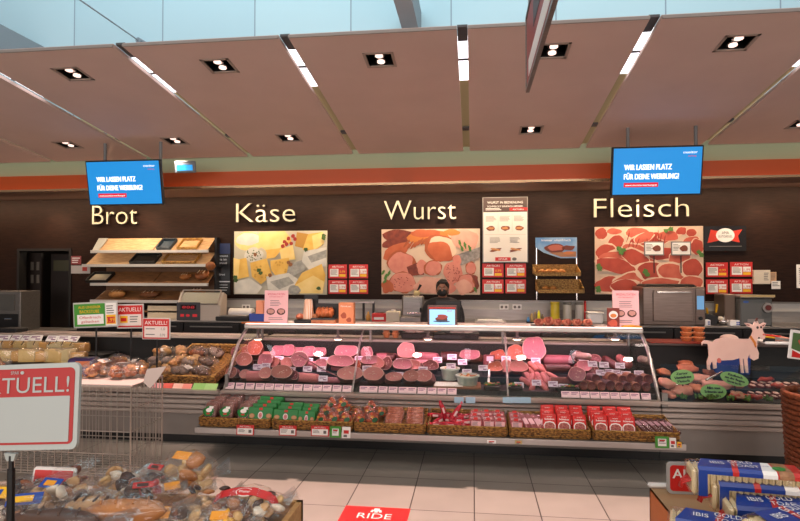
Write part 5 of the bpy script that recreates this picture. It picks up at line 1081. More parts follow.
# green boxes
gp = thing('green_meat_pack', '', 'package'); m = MB(); w, h = .22, .145
m.box((0,0,h/2), (w,.06,h), 0, .006); m.build('sleeve', greenp, gp)
m = MB(); 
for s in (-1,1): m.ell(s*w*.34, h*.40, w*.11, h*.16, -.033, 0); m.ell(s*w*.34, h*.40, w*.085, h*.12, -.0345, 1)
m.ell(0, h*.44, w*.10, h*.24, -.033, 2); m.ell(0, h*.44, w*.07, h*.18, -.0345, 3); m.b2((-w*.06,-.034,h*.78), (w*.08,-.031,h*.94), 4); m.text('Tann', 0, h*.40, -.036, h=h*.09, w=w*.09, m=4); m.prism([(-w*.2,h*.05),(w*.5,h*.02),(w*.3,h*.22),(-w*.1,h*.2)], -.0325, -.031, 5)
m.build('print', [M('dish_tan', '#b07a4c'), M('dish_tan2', '#c89468'), paper, M('tag_pink', '#d8888a'), M('tag_red', '#c8281e'), M('board_tan', '#a8805c')], gp)
MB().box((0,.0,-.0), (w*.98,.05,.01)).build('tray', black, gp)
place(gp, (261.5,), 4, .335, 'green sleeved meat pack at the right of the first basket', 'green sleeved meat packs', y0=5.10, dy=.085, dzr=.014, rx=-.3, sc=(1.05,1,.92))
place(gp, (285.5,), 3, .335, 'green sleeved meat pack at the left of the second basket', 'green sleeved meat packs', y0=5.10, dy=.09, dzr=.012, rx=-.3, sc=(1.05,1,.82))
place(gp, (305,), 3, .32, 'green sleeved meat pack in the middle of the second basket', 'green sleeved meat packs', y0=5.11, dy=.09, dzr=.012, rx=-.3, sc=(.72,1,.86))
# clear domed trays with green label
dp = thing('domed_meat_tray', '', 'package'); w, h = .115, .19
MB().box((0,.012,h/2), (w*.92,.04,h*.92), 0, .015, seg=2).build('meat', M('cold_meat', '#8a5a50', '#6b4038', 30, .5), dp, smooth=True)
MB().box((0,0,h/2), (w,.075,h), 0, .022, seg=3).build('clear_cover', clearp, dp, smooth=True)
m = MB().ell(0, h*.36, w*.40, h*.28, -.040, 0, wob=.25); m.ell(0, h*.42, w*.22, h*.12, -.0415, 1); m.b2((-w*.02,-.0435,h*.50), (w*.28,-.0415,h*.64), 1); m.ell(0,h*.22,w*.14,h*.05,-.0415,2); m.build('label', [greenp, paper, M('label_red', '#c8362c')], dp)
place(dp, (208.5, 225, 243), 4, .35, 'clear domed meat tray with green label in the first basket', 'clear domed meat trays', y0=5.10, dy=.09, dzr=.008, rx=-.55, sc=(1.15,1,.86))
# orange bags (cracklings)
ob = thing('orange_snack_bag', '', 'package'); m = MB(); rr = random.Random(4)
for k in range(24):
    a, b_ = rr.random()*6.3, rr.random(); m.blob((math.cos(a)*.045*b_, rr.uniform(-.02,.02), .065+math.sin(a)*.05*b_), (.023,.022,.021), nz=.2, seed=k, seg=7, m=k % 2)
m.build('pieces', [M('orange_meat', '#e0703a', '#b04c22', 30, .4), M('red_meat', '#c85a34', '#94401f', 30, .4)], ob, smooth=True)['kind'] = 'stuff'
m = MB().blob((0,0,.065), (.075,.045,.07), nz=.12, fr=3, seg=16); m.blob((0,0,.14), (.03,.012,.025), nz=.3, seg=8); m.build('clear_bag', clearp, ob, smooth=True)
m = MB().ell(.01, .055, .028, .02, -.047, 0, rot=.5, th=.002); m.b2((-.03,-.048,.07), (-.005,-.046,.09), 1); m.build('label', [M('dark_green', '#1f5a34'), M('amber_label', '#d89a3c')], ob)
bl = [(322,5.10,.325,.9),(334,5.10,.325,1),(346,5.10,.325,1),(326,5.25,.345,1),(339,5.25,.345,1),(347,5.36,.36,1),(331,5.33,.40,1),(343,5.28,.42,.95),(318,5.30,.345,.8)]
for i, (px, Y, z, s) in enumerate(bl): use(ob, (at(px, 420, Y).x, Y, z), (-.25, random.uniform(-.2,.2), random.uniform(-.5,.5)), (s,)*3, label='clear bag of orange meat pieces in the second basket, number %s' % nth(i) if 0 else 'clear bag of orange meat pieces in the second basket, %s from the front' % nth(i), group='orange meat bags in the second basket')
bl = [(360,5.12,.325,.9),(372,5.12,.325,1.0),(358,5.25,.34,.9),(370,5.26,.35,1),(380,5.30,.35,.85),(371,5.35,.39,.9)]
for i, (px, Y, z, s) in enumerate(bl): use(ob, (at(px, 420, Y).x, Y, z), (-.25, random.uniform(-.2,.2), random.uniform(-.5,.5)), (s,)*3, label='clear bag of orange meat pieces in the third basket, %s from the front' % nth(i), group='orange meat bags in the third basket')
# flat orange packs
fp = thing('flat_sausage_pack', '', 'package'); w, h = .165, .10
m = MB()
for k in range(5): m.cyl((-w*.42,0,h*(.14+.18*k)), (w*.42,0,h*(.14+.18*k)), h*.095, n=8)
m.build('sausages', M('orange_sausage', '#cf7650', '#a8502f', 50, .35), fp, smooth=True); MB().box((0,0,h/2), (w,.035,h), 0, .012, seg=2).build('clear_film', clearp, fp, smooth=True)
place(fp, (392, 413.5), 4, .325, 'flat clear pack of orange sausages in the third basket', 'flat packs of orange sausages', y0=5.09, dy=.085, dzr=.013, rx=-.5, sc=(1.02,1,.95))
# red nets (small sausages twisted in red film)
rn = thing('red_twist_sausage', '', 'sausage'); m = MB().tube([(-.09,0,0),(-.08,0,0),(-.05,0,0),(0,0,.004),(.05,0,0),(.08,0,0),(.09,0,0)], [.004,.014,.020,.021,.020,.014,.004], 10); m.build('casing', M('twist_red', '#c8283a', '#a01a2c', 30, .25), rn, smooth=True)
MB().tube([(.088,0,0),(.10,0,.004),(.115,0,0)], [.004,.010,.013], 8).build('end_twist', M('twist_end', '#d86a78', rough=.3), rn, smooth=True); MB().box((0,-.0205,.002), (.05,.004,.018), 0).build('label', M('twist_label', '#e8c8c8'), rn)
rr = random.Random(9)
tw = [(436,5.10,0),(444,5.12,.4),(452,5.10,-.3),(460,5.12,.2),(439,5.18,.9),(449,5.2,-.7),(458,5.2,.5),(467,5.15,.1),(436,5.28,-.2),(446,5.3,.3),(456,5.3,-.5),(465,5.27,.6)]
for i, (px, Y, a) in enumerate(tw): use(rn, (at(px, 420, Y).x, Y, .365+.018*(i//4)), (0, rr.uniform(-.15,.15), a), None, label='red twisted sausage in the fourth basket, %s of those lying flat' % nth(i), group='red twisted sausages in the fourth basket')
for i, (px, Y, z, ry) in enumerate(((443,5.2,.47,1.25),(455.5,5.18,.45,-1.0))): use(rn, (at(px, 410, Y).x, Y, z), (0, ry, .2), None, label='red twisted sausage standing upright in the fourth basket, %s one' % ('taller', 'shorter')[i], group='upright red twisted sausages')
# clear trays with white labels
ct = thing('clear_meat_tray', '', 'package'); w, h = .13, .13
MB().box((0,.01,h*.45), (w*.88,.03,h*.8), 0, .01, seg=2).build('meat', M('rosy_meat', '#c4525a', '#8f2a34', 25, .4), ct, smooth=True); MB().box((0,0,h/2), (w,.055,h), 0, .014, seg=2).build('clear_cover', clearp, ct, smooth=True)
m = MB().b2((-w*.34,-.031,h*.18), (w*.34,-.0285,h*.62), 0); m.lines(-w*.28, h*.56, w*.5, 4, h*.09, -.032, 1); m.b2((-w*.2,-.031,h*.72), (w*.1,-.0285,h*.9), 2); m.build('label', [M('rosy_label', '#e6b0b4'), ink, redp], ct)
place(ct, (476, 488, 500), 3, .325, 'clear meat tray with pale label in the fourth basket', 'clear meat trays in the fourth basket', y0=5.10, dy=.10, dzr=.012, rx=-.4, sc=(.92,1,.92))
place(ct, (517,), 3, .325, 'clear meat tray with pale label at the left of the fifth basket', 'clear meat trays in the fifth basket', y0=5.10, dy=.10, dzr=.01, rx=-.4, sc=(.95,1,.92))
# slanting pink packs and dark stick packs
sp_ = thing('slim_stick_pack', '', 'package'); m = MB()
for k in (-1,0,1): m.tube([(k*.014,-.09,0),(k*.014,0,.004),(k*.014,.09,0)], .010, 8)
m.build('sticks', M('stick_pink', '#b85a5c', '#94383c', 30, .35), sp_, smooth=True); MB().box((0,0,0), (.055,.2,.028), 0, .010, seg=2).build('clear_film', clearp, sp_, smooth=True); MB().box((0,-.01,.0155), (.04,.07,.003)).build('label', M('stick_label', '#e8b8c0'), sp_)
for i, (px, ry) in enumerate(((525,0),(531,-.1),(537,-.15),(541.5,-.2))): use(sp_, (at(px, 420, 5.15).x, 5.18, .395), (.5, ry, .35), None, label='slim pink stick pack in the fifth basket, %s of four' % nth(i), group='slim pink stick packs')
dsk = thing('dark_stick_pack', '', 'package'); m = MB()
for k in (-1,0,1): m.tube([(k*.014,-.10,0),(k*.014,0,.004),(k*.014,.10,0)], .011, 8)
m.build('sticks', M('stick_dark', '#5c2420', '#43181a', 30, .3), dsk, smooth=True); MB().box((0,0,0), (.055,.22,.028), 0, .010, seg=2).build('clear_film', clearp, dsk, smooth=True); MB().box((0,.02,.0155), (.042,.06,.003)).build('label', M('stick_label2', '#a8808a'), dsk)
for i, px in enumerate((641,647,654,660,667,672)): use(dsk, (at(px, 425, 5.15).x, 5.20, .385), (.35, 0, .5), None, label='dark meat stick pack in the sixth basket, %s of six from left' % nth(i), group='dark meat stick packs in the sixth basket')
# red price labels and green ones clipped to the lip
def lip_label(px0, px1, py0, py1, lab, c_, kind):
    Y = 4.972; a, b = at(px0, 435, Y), at(px1, 435, Y); z0, z1 = at((px0+px1)/2, py1, Y).z, at((px0+px1)/2, py0, Y).z; w, h = b.x-a.x, z1-z0
    t = thing('shelf_label', lab, 'price label', ((a.x+b.x)/2, Y, (z0+z1)/2), (-.12,0,0), 'price labels on the lower shelf lip'); MB().box((0,0,0), (w,.004,h), 0, .001).build('card', c_, t); m = MB()
    if kind == 'r': m.b2((-w*.44,-.004,-h*.42), (w*.44,-.0025,h*.18), 0); m.text('AKTUELL', 0, h*.27, -.0035, h=h*.14, w=w*.66, m=0); m.lines(-w*.38, h*.1, w*.4, 3, h*.12, -.005, 1); m.b2((w*.2,-.0055,-h*.25), (w*.36,-.0045,h*.05), 1)
    elif kind == 'g': m.b2((-w*.3,-.004,-h*.32), (w*.3,-.0025,h*.3), 0); m.lines(-w*.25, h*.24, w*.5, 3, h*.14, -.005, 1); m.b2((-w*.2,-.0055,h*.1), (w*.2,-.0045,h*.2), 2)
    else: m.b2((-w*.3,-.004,-h*.1), (w*.3,-.0025,h*.2), 2); m.b2((-w*.3,-.004,-h*.4), (w*.1,-.0025,-h*.2), 1)
    m.build('print', [paper, ink, red], t)
for px, w_ in ((236.5,17.5),(279,17.5),(311,18)): lip_label(px, px+w_, 425-.0+(px-236)*.012, 435+(px-236)*.014, 'red and white price label on the shelf lip, %s from left' % nth([236.5,279,311].index(px)), red, 'r')
lip_label(330, 341, 426.5, 437.5, 'green price label on the shelf lip left of a white one', green, 'g'); lip_label(342, 350.5, 427, 438, 'white label with red mark right of the left green label', paper, 'w')
lip_label(655, 669, 436.5, 448, 'green price label at the right end of the shelf lip', green, 'g'); lip_label(669.5, 676, 438, 448, 'white label with red mark at the right end of the shelf lip', paper, 'w'); lip_label(677, 681.5, 442, 447.5, 'tiny yellow label at the right corner of the shelf lip', yel, 'w')
lip_label(487, 496, 440, 443.5, 'narrow white sticker on the grey shelf lip below the fourth basket', paper, 'x'); lip_label(515, 522, 440.5, 444, 'narrow yellow sticker on the grey shelf lip below the fifth basket', M('dull_yellow', '#b8a86a'), 'x')
# ================= left counter goods =================
c_y = [M('cheese_piece', '#e2c27c', '#d8b468', 7, .5), M('cheese_piece_pale', '#e0cd9c', '#d6c088', 7, .5), M('cheese_piece_deep', '#d8a552', '#c8923e', 7, .5)]
chr_ = M('cheese_rind', '#c08c4a', rough=.5); wrapm = film('cheese_wrap', (.98,.97,.94), .25, .12, bump=.4, scale=20, milky=.05)
# raised step for the cheeses
a, b = LEFT, at(97, 360, 6.0).x
t = thing('cheese_riser', 'black stepped riser carrying the cheese pieces at the left', 'riser', (0,0,0)); MB().b2((a, 5.80, .602), (b, 6.10, .70)).build('lower_step', black, t); MB().b2((a, 6.10, .602), (b, 6.43, .76)).build('upper_step', black, t)
def wedge(kind, name='cheese_wedge'):
    t = thing(name, '', 'cheese'); m = MB(); k = kind
    if k == 0: m.prism([(-.11,0),(.11,0),(.11,.09),(-.11,.11)], -.05, .05, 0)
    elif k == 1: m.prism([(-.10,0),(.10,0),(.06,.12),(-.10,.08)], -.06, .06, 0)
    else: m.box((0,0,.055), (.15,.10,.11), 0, .012, seg=2)
    m.build('cheese', c_y[k], t); MB().box((0,.055,.05), (.20 if k < 2 else .15,.008,.09)).build('rind', chr_, t); MB().box((0,0,.06), (.23 if k < 2 else .17,.125,.12), 0, .02, seg=2).build('wrap', wrapm, t, smooth=True)
    return t
WD = [wedge(k) for k in range(3)]
ch = [(-14,352,6.26,0),(-2,354,6.26,1),(9,352,6.26,2),(22,354,6.26,0),(33,353,6.26,1),(47,353,6.26,2),(58,351,6.26,1),(69,353,6.26,0),(81,354,6.26,2),
      (-16,361,5.94,1),(-4,361,5.94,2),(7,361,5.94,0),(20,361,5.94,2),(31,361,5.94,0),(44,361,5.94,2),(56,361,5.94,0),(67,361,5.94,1),(79,361,5.94,2)]
for i, (px, py, Y, k) in enumerate(ch):
    z = .76 if Y > 6.1 else .70; use(WD[k], (at(px, py, Y).x, Y, z+.001), random.uniform(-.35,.35), (1,1,1.05+random.uniform(-.1,.25)), label='wrapped pale yellow cheese piece, %s row of the cheese riser, %s from left' % ('upper' if i < 9 else 'lower', nth(i % 9)), group='cheese pieces on the riser')
for i, px in enumerate((-5, 4, 16, 26, 36, 52, 64, 74)):
    Y = 6.17 if i % 2 else 6.19; s = pw(12, px, Y); use(pc0, (at(px, 345, Y).x, Y, .93), (-.7, 0, random.uniform(-.3,.3)), (s, s, s*.9), label='white price card standing among the cheeses, %s from left' % nth(i), group='white price cards at the cheese')['category'] = 'price card'
wc = M('cloud_white_card', '#e8e4de'); wmesh = None
for o in [q for q in C.objects if q.get('group') == 'white price cards at the cheese']:
    for c_ in [q for q in C.objects if q.parent is o and q.name.startswith('card')]:
        if wmesh is None: wmesh = c_.data.copy(); wmesh.materials[0] = wc
        c_.data = wmesh
# packaged goods between cheese and wicker tray, on top of the wire bin
bagf = film('bag_film', (.99,.99,.98), .10, .14, bump=.6, scale=14, milky=.04)
def goods_bag(name, label, loc, d, inner, n, seed, label_m=None, rz=0, group=None, piece=.3, cat='package', rx=0, kf=None):
    """film bag with loose pieces inside"""
    t = thing(name, label, cat, loc, (rx, 0, rz), group); rr = random.Random(seed); m = MB()
    for k in range(n):
        a, q, v = rr.random()*6.3, math.sqrt(rr.random())*.72, rr.uniform(-.55,.5)
        m.blob((math.cos(a)*q*d[0], math.sin(a)*q*d[1], d[2]*(1+v*.9)), (d[0]*piece, d[1]*piece*1.1, d[2]*piece*1.1), rr.randrange(len(inner)), nz=.15, seed=seed+k, seg=8, rot=(rr.random(), rr.random(), rr.random()*3))
    m.build('contents', inner, t, smooth=True)['kind'] = 'stuff'
    m = MB().blob((0,0,d[2]), (d[0],d[1],d[2]), nz=.14, fr=2.2, seed=seed, seg=20, sq=.85)
    m.prism([(d[0]*.75,d[2]*.8),(d[0]*1.3,d[2]*.9),(d[0]*1.45,d[2]*1.5),(d[0]*1.2,d[2]*1.75),(d[0]*.7,d[2]*1.4)], -.004, .004, ax='xz'); m.build('film', bagf, t, smooth=True)
    if label_m:
        MB().box((0,-d[1]*.55,d[2]*1.84), (d[0]*.8,d[1]*.6,.003), rot=(.35,0,.1)).build('label', label_m, t)
    return t
cookie = M('brown_cookie', '#9c5a34', '#7c4224', 30); cookie2 = M('tan_cookie', '#c98f5c', '#b0763f', 30); purp = M('purple_pack', '#3c2a58', rough=.3); dkch = M('dark_choc', '#3a211a', '#2a1612', 20)
lab1 = M('bag_label', '#d8cfc8')
TZ = .80
a, b = at(-30, 385, 4.75), at(153, 385, 4.75)
# wire bin
Ff, Bb = atz(134, 488, 0), atz(153, 471, 0); bx0_, bx1_ = Ff.x-1.45, (Ff.x+Bb.x)/2; BY0, BY1 = Ff.y, Bb.y+.08; BH = at(140, 387.5, BY0).z
t = thing('wire_bin', 'tall wire mesh bin with white sheet on top beside the red sign', 'wire bin', (0,0,0)); wirem = M('wire_metal', '#b3aca4', rough=.3, metal=.7)
def grid(name, p, u, v, nu, nv, r=.0032, skew=0):
    m = MB(); p, u, v = Vector(p), Vector(u), Vector(v)
    for i in range(nu+1): m.tube([p+u*(i/nu), p+u*(i/nu)+v], r, 5)
    for j in range(nv+1): m.tube([p+v*(j/nv), p+v*(j/nv)+u], r*1.35, 5)
    m.build(name, wirem, t)
wd, dd = bx1_-bx0_, BY1-BY0
grid('wire_panel', (bx0_, BY0, .08), (wd,0,0), (0,0,BH-.08), 24, 4); grid('wire_panel', (bx0_, BY1, .08), (wd,0,0), (0,0,BH-.08), 24, 4)
grid('wire_panel', (bx0_, BY0, .08), (0,dd,0), (0,0,BH-.08), 10, 4); grid('wire_panel', (bx1_, BY0, .08), (0,dd,0), (0,0,BH-.08), 10, 4); grid('wire_bottom', (bx0_, BY0, .10), (wd,0,0), (0,dd,0), 12, 8)
for x in (bx0_, bx1_):
    for y in (BY0, BY1): MB().tube([(x,y,0.0),(x,y,BH)], .007, 6).build('leg', wirem, t)
MB().tube([(bx0_,BY0,BH),(bx1_,BY0,BH),(bx1_,BY1,BH),(bx0_,BY1,BH)], .007, 6, closed=True).build('rim', wirem, t)
sheet = MB().b2((bx0_, BY0, BH+.008), (bx1_+.01, BY1, BH+.016)).build('top_sheet', M('pale_sheet', '#cdbcb4', rough=.7), t)
fy = BY0+.02; m = MB().prism([(at(x, y, fy).x, at(x, y, fy).z) for x, y in ((143,382),(147,369),(166,366.5),(158,379),(150,388.5))], fy, fy+.004)
m.build('folded_corner', M('pale_sheet', '#e6d8d2', rough=.7), t)
ZB = BH+.017
bb = [(-5,'clear bag of brown biscuits on the wire bin, leftmost behind the red sign',cookie,4.75,.12),(84,'purple biscuit packet on the wire bin nearest the red sign',None,4.82,.10),(99,'clear bag of orange biscuits with blue strip in the middle of the wire bin',cookie2,4.60,.14),(118,'large clear bag of brown pastries at the back of the wire bin',cookie,4.74,.15),(136,'clear bag of brown pastries at the right end of the wire bin',cookie2,4.62,.12),(122,'low clear bag of biscuits at the front right of the wire bin',cookie,4.56,.12),(86,'low purple and clear biscuit bag at the front of the wire bin',purp,4.56,.09)]
for i, (px, lab, mt, Y, r) in enumerate(bb):
    x = at(px, 370, Y).x
    if mt is None:
        t = thing('purple_packet', lab, 'package', (x, Y, ZB), .2); MB().box((0,0,.065), (.24,.14,.13), 0, .03, seg=3).build('pack', purp, t, smooth=True); MB().box((.02,-.072,.08), (.12,.003,.05)).build('label', M('packet_orange', '#c86a3c'), t)
    else: goods_bag('pastry_bag', lab, (x, Y, ZB), (r,r*.75,r*.55), [mt, cookie2, cookie], 14, i+3, lab1 if i in (2,5) else None, rz=i*.7, group='bags on the wire bin')
# a few wrapped bags on the counter behind it
for i, (px, Y, lab, mt) in enumerate(((112,5.75,'clear bag of reddish pastries on the counter behind the wire bin, left of two',[cookie, M('rosy_pastry', '#b8553a')]),(134,5.80,'clear bag of tan pastries on the counter behind the wire bin, right of two',[cookie2, cookie]))):
    goods_bag('pastry_bag', lab, (at(px, 370, Y).x, Y, .562 if Y < 5.9 else .6), (.15,.12,.11), mt, 14, i+20, lab1, group='bags behind the wire bin')
# wicker tray with bread bags
def tray_w(x0, x1, y0, y1, z, lab):
    w = x1-x0; d = y1-y0; t = thing('wicker_tray', lab, 'basket', ((x0+x1)/2, y0, z), (.22,0,0)); MB().b2((-w/2,0,0), (w/2,d,.012)).build('bottom', wick, t)
    for p, q, hh in (((-w/2,0),(w/2,0),.075),((-w/2,d),(w/2,d),.10),((-w/2,0),(-w/2,d),.08),((w/2,0),(w/2,d),.08)):
        m = MB(); p, q = Vector((*p,0)), Vector((*q,0)); n_ = int((q-p).length/.025); nr = Vector((-(q-p).normalized().y, (q-p).normalized().x, 0))
        for r_ in range(5): m.tube([p+(q-p)*(k/n_)+nr*(.005*(-1)**(k+r_))+Vector((0,0,.008+hh*(r_+.5)/5)) for k in range(n_+1)], hh/10*1.2, 5)
        m.build('side', wick, t, smooth=True)
    MB().tube([(-w/2,0,.085),(w/2,0,.085),(w/2,d,.11),(-w/2,d,.11)], .013, 6, closed=True).build('rim', wick2, t, smooth=True)
xa_, xb_ = at(154, 385, 5.5).x, at(221, 385, 5.5).x-.07
tray_w(xa_, xb_, 5.50, 6.35, .58, 'wicker tray full of bagged breads at the right end of the bread counter')
dbr = M('dark_roll', '#5c3a28', '#4a2c1c', 14); tbr = M('tan_roll', '#c0935c', '#a87a44', 14); gbr = M('grey_bread', '#8c7468', '#756055', 14)
bgs = [(164,5.62,.65,.11,[tbr,cookie2]),(182,5.62,.65,.12,[gbr,dbr]),(200,5.62,.65,.11,[dbr,gbr]),(160,5.85,.70,.12,[tbr,gbr]),(178,5.88,.71,.12,[tbr,cookie2]),(194,5.88,.71,.12,[gbr,tbr]),(209,5.86,.71,.11,[dbr,tbr]),(165,6.13,.76,.12,[tbr,cookie2]),(182,6.16,.77,.12,[cookie2,tbr]),(199,6.16,.77,.12,[dbr,cookie]),(214,6.14,.77,.11,[dbr,gbr])]
for i, (px, Y, z, r, mt) in enumerate(bgs): goods_bag('bread_bag', 'clear bread bag in the wicker tray, %s row, %s from left' % (('front','front','front','middle','middle','middle','middle','back','back','back','back')[i], nth((0,1,2,0,1,2,3,0,1,2,3)[i])), (at(px, 370, Y).x, Y, z-.02), (r,r*.8,r*.52), mt, 6, i+40, lab1 if i in (1,2,5,7) else None, rz=.5+i*.9, group='clear bread bags in the wicker tray', piece=.5, rx=.2)
# rail cards of the left counter
for i, (px, c_) in enumerate(((158,'#e8a0a0'),(168,'#e05a4c'),(178,'#e8b8a8'),(187,'#e88a7c'),(199,'#8fc46a'),(211,'#a6d080'))):
    Y = 5.425; s = pw(10 if i < 4 else 13, px, Y); o = MB().box((0,0,0), (s,.004,s*.6), 0).build('rail_card', M('railcard'+c_[1:], c_)); o.location = (at(px, 390, Y).x, Y, .575); o.rotation_euler = (-.8,0,0); tag(o, '%s card in the price rail before the wicker tray, %s from left' % ('green' if i > 3 else 'red or pink', nth(i)), 'price card', 'coloured cards before the wicker tray')
# sign boards on thin posts
alu = M('board_frame', '#c8c6c2', rough=.35, metal=.3)
def sign(px0, px1, py0, py1, Y, foot, lab, kind, tilt_=0, name='offer_sign', postx=None):
    a, b = at(px0, (py0+py1)/2, Y), at(px1, (py0+py1)/2, Y); cx = (px0+px1)/2; z0, z1 = at(cx, py1, Y).z, at(cx, py0, Y).z; w, h = b.x-a.x, z1-z0
    t = thing(name, lab, 'sign', ((a.x+b.x)/2, Y, foot)); zc = (z0+z1)/2-foot; R_ = Matrix.Translation((0,0,zc)) @ Matrix.Rotation(tilt_, 4, 'Y')
    def bd(m, name, mats):
        m.v = [R_ @ v for v in m.v]; return m.build(name, mats, t)
    bd(MB().box((0,.0,0), (w,.012,h), 0, .004), 'frame', alu)
    m = MB()
    if kind == 'green':
        m.b2((-w*.47,-.010,-h*.44), (w*.22,-.006,h*.44), 0); m.text('AUS UNSERER', -w*.12, h*.26, -.012, h=h*.10, w=w*.5, m=3); m.text('BACKSTUBE', -w*.12, h*.08, -.012, h=h*.12, w=w*.44, m=3); m.b2((-w*.40,-.012,-h*.36), (w*.19,-.010,h*.02), 1); m.text('Ofenfrisch', -w*.11, -h*.14, -.014, h=h*.10, w=w*.48, m=2); m.text('gebacken', -w*.11, -h*.30, -.014, h=h*.10, w=w*.40, m=2)
        m.b2((w*.24,-.010,-h*.44), (w*.47,-.006,h*.44), 1); m.lines(w*.26, h*.34, w*.17, 4, h*.09, -.012, 5); m.b2((w*.25,-.012,-h*.38), (w*.46,-.010,-h*.02), 4); m.b2((w*.27,-.0125,-h*.34), (w*.44,-.012,-h*.1), 2); m.text('1.99', w*.355, -h*.30, -.014, h=h*.16, w=w*.16, m=4)
    elif kind == 'red':
        m.b2((-w*.46,-.010,-h*.44), (w*.46,-.006,h*.44), 2); m.text('AKTUELL!', 0, h*.20, -.012, h=h*.16, w=w*.82, m=1); m.b2((-w*.42,-.012,-h*.38), (w*.42,-.010,h*.08), 6); m.b2((-w*.36,-.014,-h*.26), (-w*.08,-.012,h*.02), 4); m.b2((-w*.33,-.015,-h*.2), (-w*.12,-.014,-h*.06), 2); m.lines(w*.0, h*.0, w*.38, 3, h*.1, -.013, 5)
    else:
        m.b2((-w*.46,-.010,-h*.46), (w*.46,-.006,h*.46), 2); m.text('AKTUELL!', 0, h*.20, -.012, h=h*.17, w=w*.80, m=1); m.b2((-w*.41,-.012,-h*.40), (w*.41,-.010,h*.12), 6); m.lines(-w*.36, h*.02, w*.34, 1, h*.1, -.013, 5); m.text('1.0', w*.26, -h*.06, -.013, h=h*.12, w=w*.14, m=5); m.lines(-w*.36, -h*.24, w*.38, 1, h*.1, -.013, 5); m.text('0.99', w*.24, -h*.34, -.013, h=h*.12, w=w*.18, m=5)
    bd(m, 'print', [green, paper, red, yel, yel, ink, M('panel_pale', '#e4d6cf')])
    MB().cyl((0,.015,0), (0,.015,z0-foot+.02), .009, n=8).build('post', black, t); MB().box((0,.015,.006), (.14,.12,.012), 0, .003).build('foot', black, t)
    return t
sign(73.5, 118, 302, 327.5, 5.62, .562, 'green and white bakery sign with a yellow price, leftmost of three', 'green', -.05)
sign(117, 144, 304, 328.5, 5.72, .562, 'red AKTUELL sign with pale panel, middle of the three on posts', 'red', -.03)
sign(142.5, 170.5, 318, 339.5, 5.48, .562, 'white and red AKTUELL sign with prices, rightmost of the three', 'white', 0)
# papers and trays on the ledge behind
plain('paper_stack', 'crumpled white paper stack on the ledge right of the AKTUELL signs', 'paper', 172, 336, 190, 341.5, 6.6, .16, [M('loose_paper', '#d8c8bc', rough=.7), ink], None)
t = thing('ledge_tray', 'dark tray with pastries on the dark shelf behind the green sign', 'tray', (at(88, 335, 7.9).x, 7.95, 1.0)); MB().box((0,0,.02), (.34,.24,.04), 0, .01).build('tray', black, t); MB().blob((0,0,.05), (.10,.06,.03), nz=.1).build('pastry', cookie, t, smooth=True)
tag(MB().box((at(13, 340, 6.62).x, 6.62, .975), (.26, .2, .05), 0, .01).build('black_box', black), 'low black box on the ledge behind the cheeses', 'box')
# ================= right counter goods =================
def slab_meat(px, py, w, h, Y, lab, c1, c2, rz=0, name='meat_cut'):
    c = at(px, py, Y); W_, H_ = pw(w, px, Y), pw(h, px, Y); zmin = .56 if Y < 5.8 else .60 if Y < 6.12 else .66; z = max(c.z, zmin+H_*.5)
    tag(MB().blob((0,0,0), (W_/2,.10,H_*.33), nz=.12, fr=1.5, seed=px, seg=18, sq=.8).build(name, M('cut'+c1[1:]+c2[1:], dk_(c1,.9), dk_(c2,.88), 9, .5), smooth=True), lab, 'meat', 'fresh meat pieces in the right counter')
    o = bpy.data.objects[-1] if 0 else C.objects[-1]; o.location = (c.x, Y, z); o.rotation_euler = (.1, 0, rz); return o
for q in ((666,383,14,12,5.62,'pale pink meat piece at the left end of the right counter','#e0b098','#cf9880'),(681,390,22,13,5.60,'large pale bone-in cut at the front left below the green oval','#dca890','#c88c74'),(669,394,10,8,5.52,'small pale piece at the front left corner of the right counter','#d8a48c','#c08870'),
 (687,368,20,7,6.2,'salmon pink tray piece at the back left of the right counter','#d88868','#c0704f'),(686,363,14,5,6.3,'upper salmon pink slice at the back left of the right counter','#c88460','#b06a48'),(700,378,22,9,5.95,'pale pink loin behind the left green oval','#e4baa8','#d8a690'),(716,385,26,11,5.72,'pale long loin between the green ovals','#e8c0b0','#d8a894'),(697,388,14,9,5.64,'orange tinted piece left of the lowest green oval','#d8946c','#c47c54'),(664,372,12,8,6.0,'orange brown piece at the back left corner of the right counter','#c8865c','#b07048'),
 (734,384,14,9,5.75,'pink piece below the right green oval','#d89484','#c07c6c'),(709,374,12,7,6.15,'brown pink piece at the back beside the goat board','#a86a50','#8c543e'),(738,395,12,8,5.55,'cream jellied piece at the front right of the lowest oval','#c8a888','#a88868')):
    slab_meat(*q, rz=random.uniform(-.3,.3))
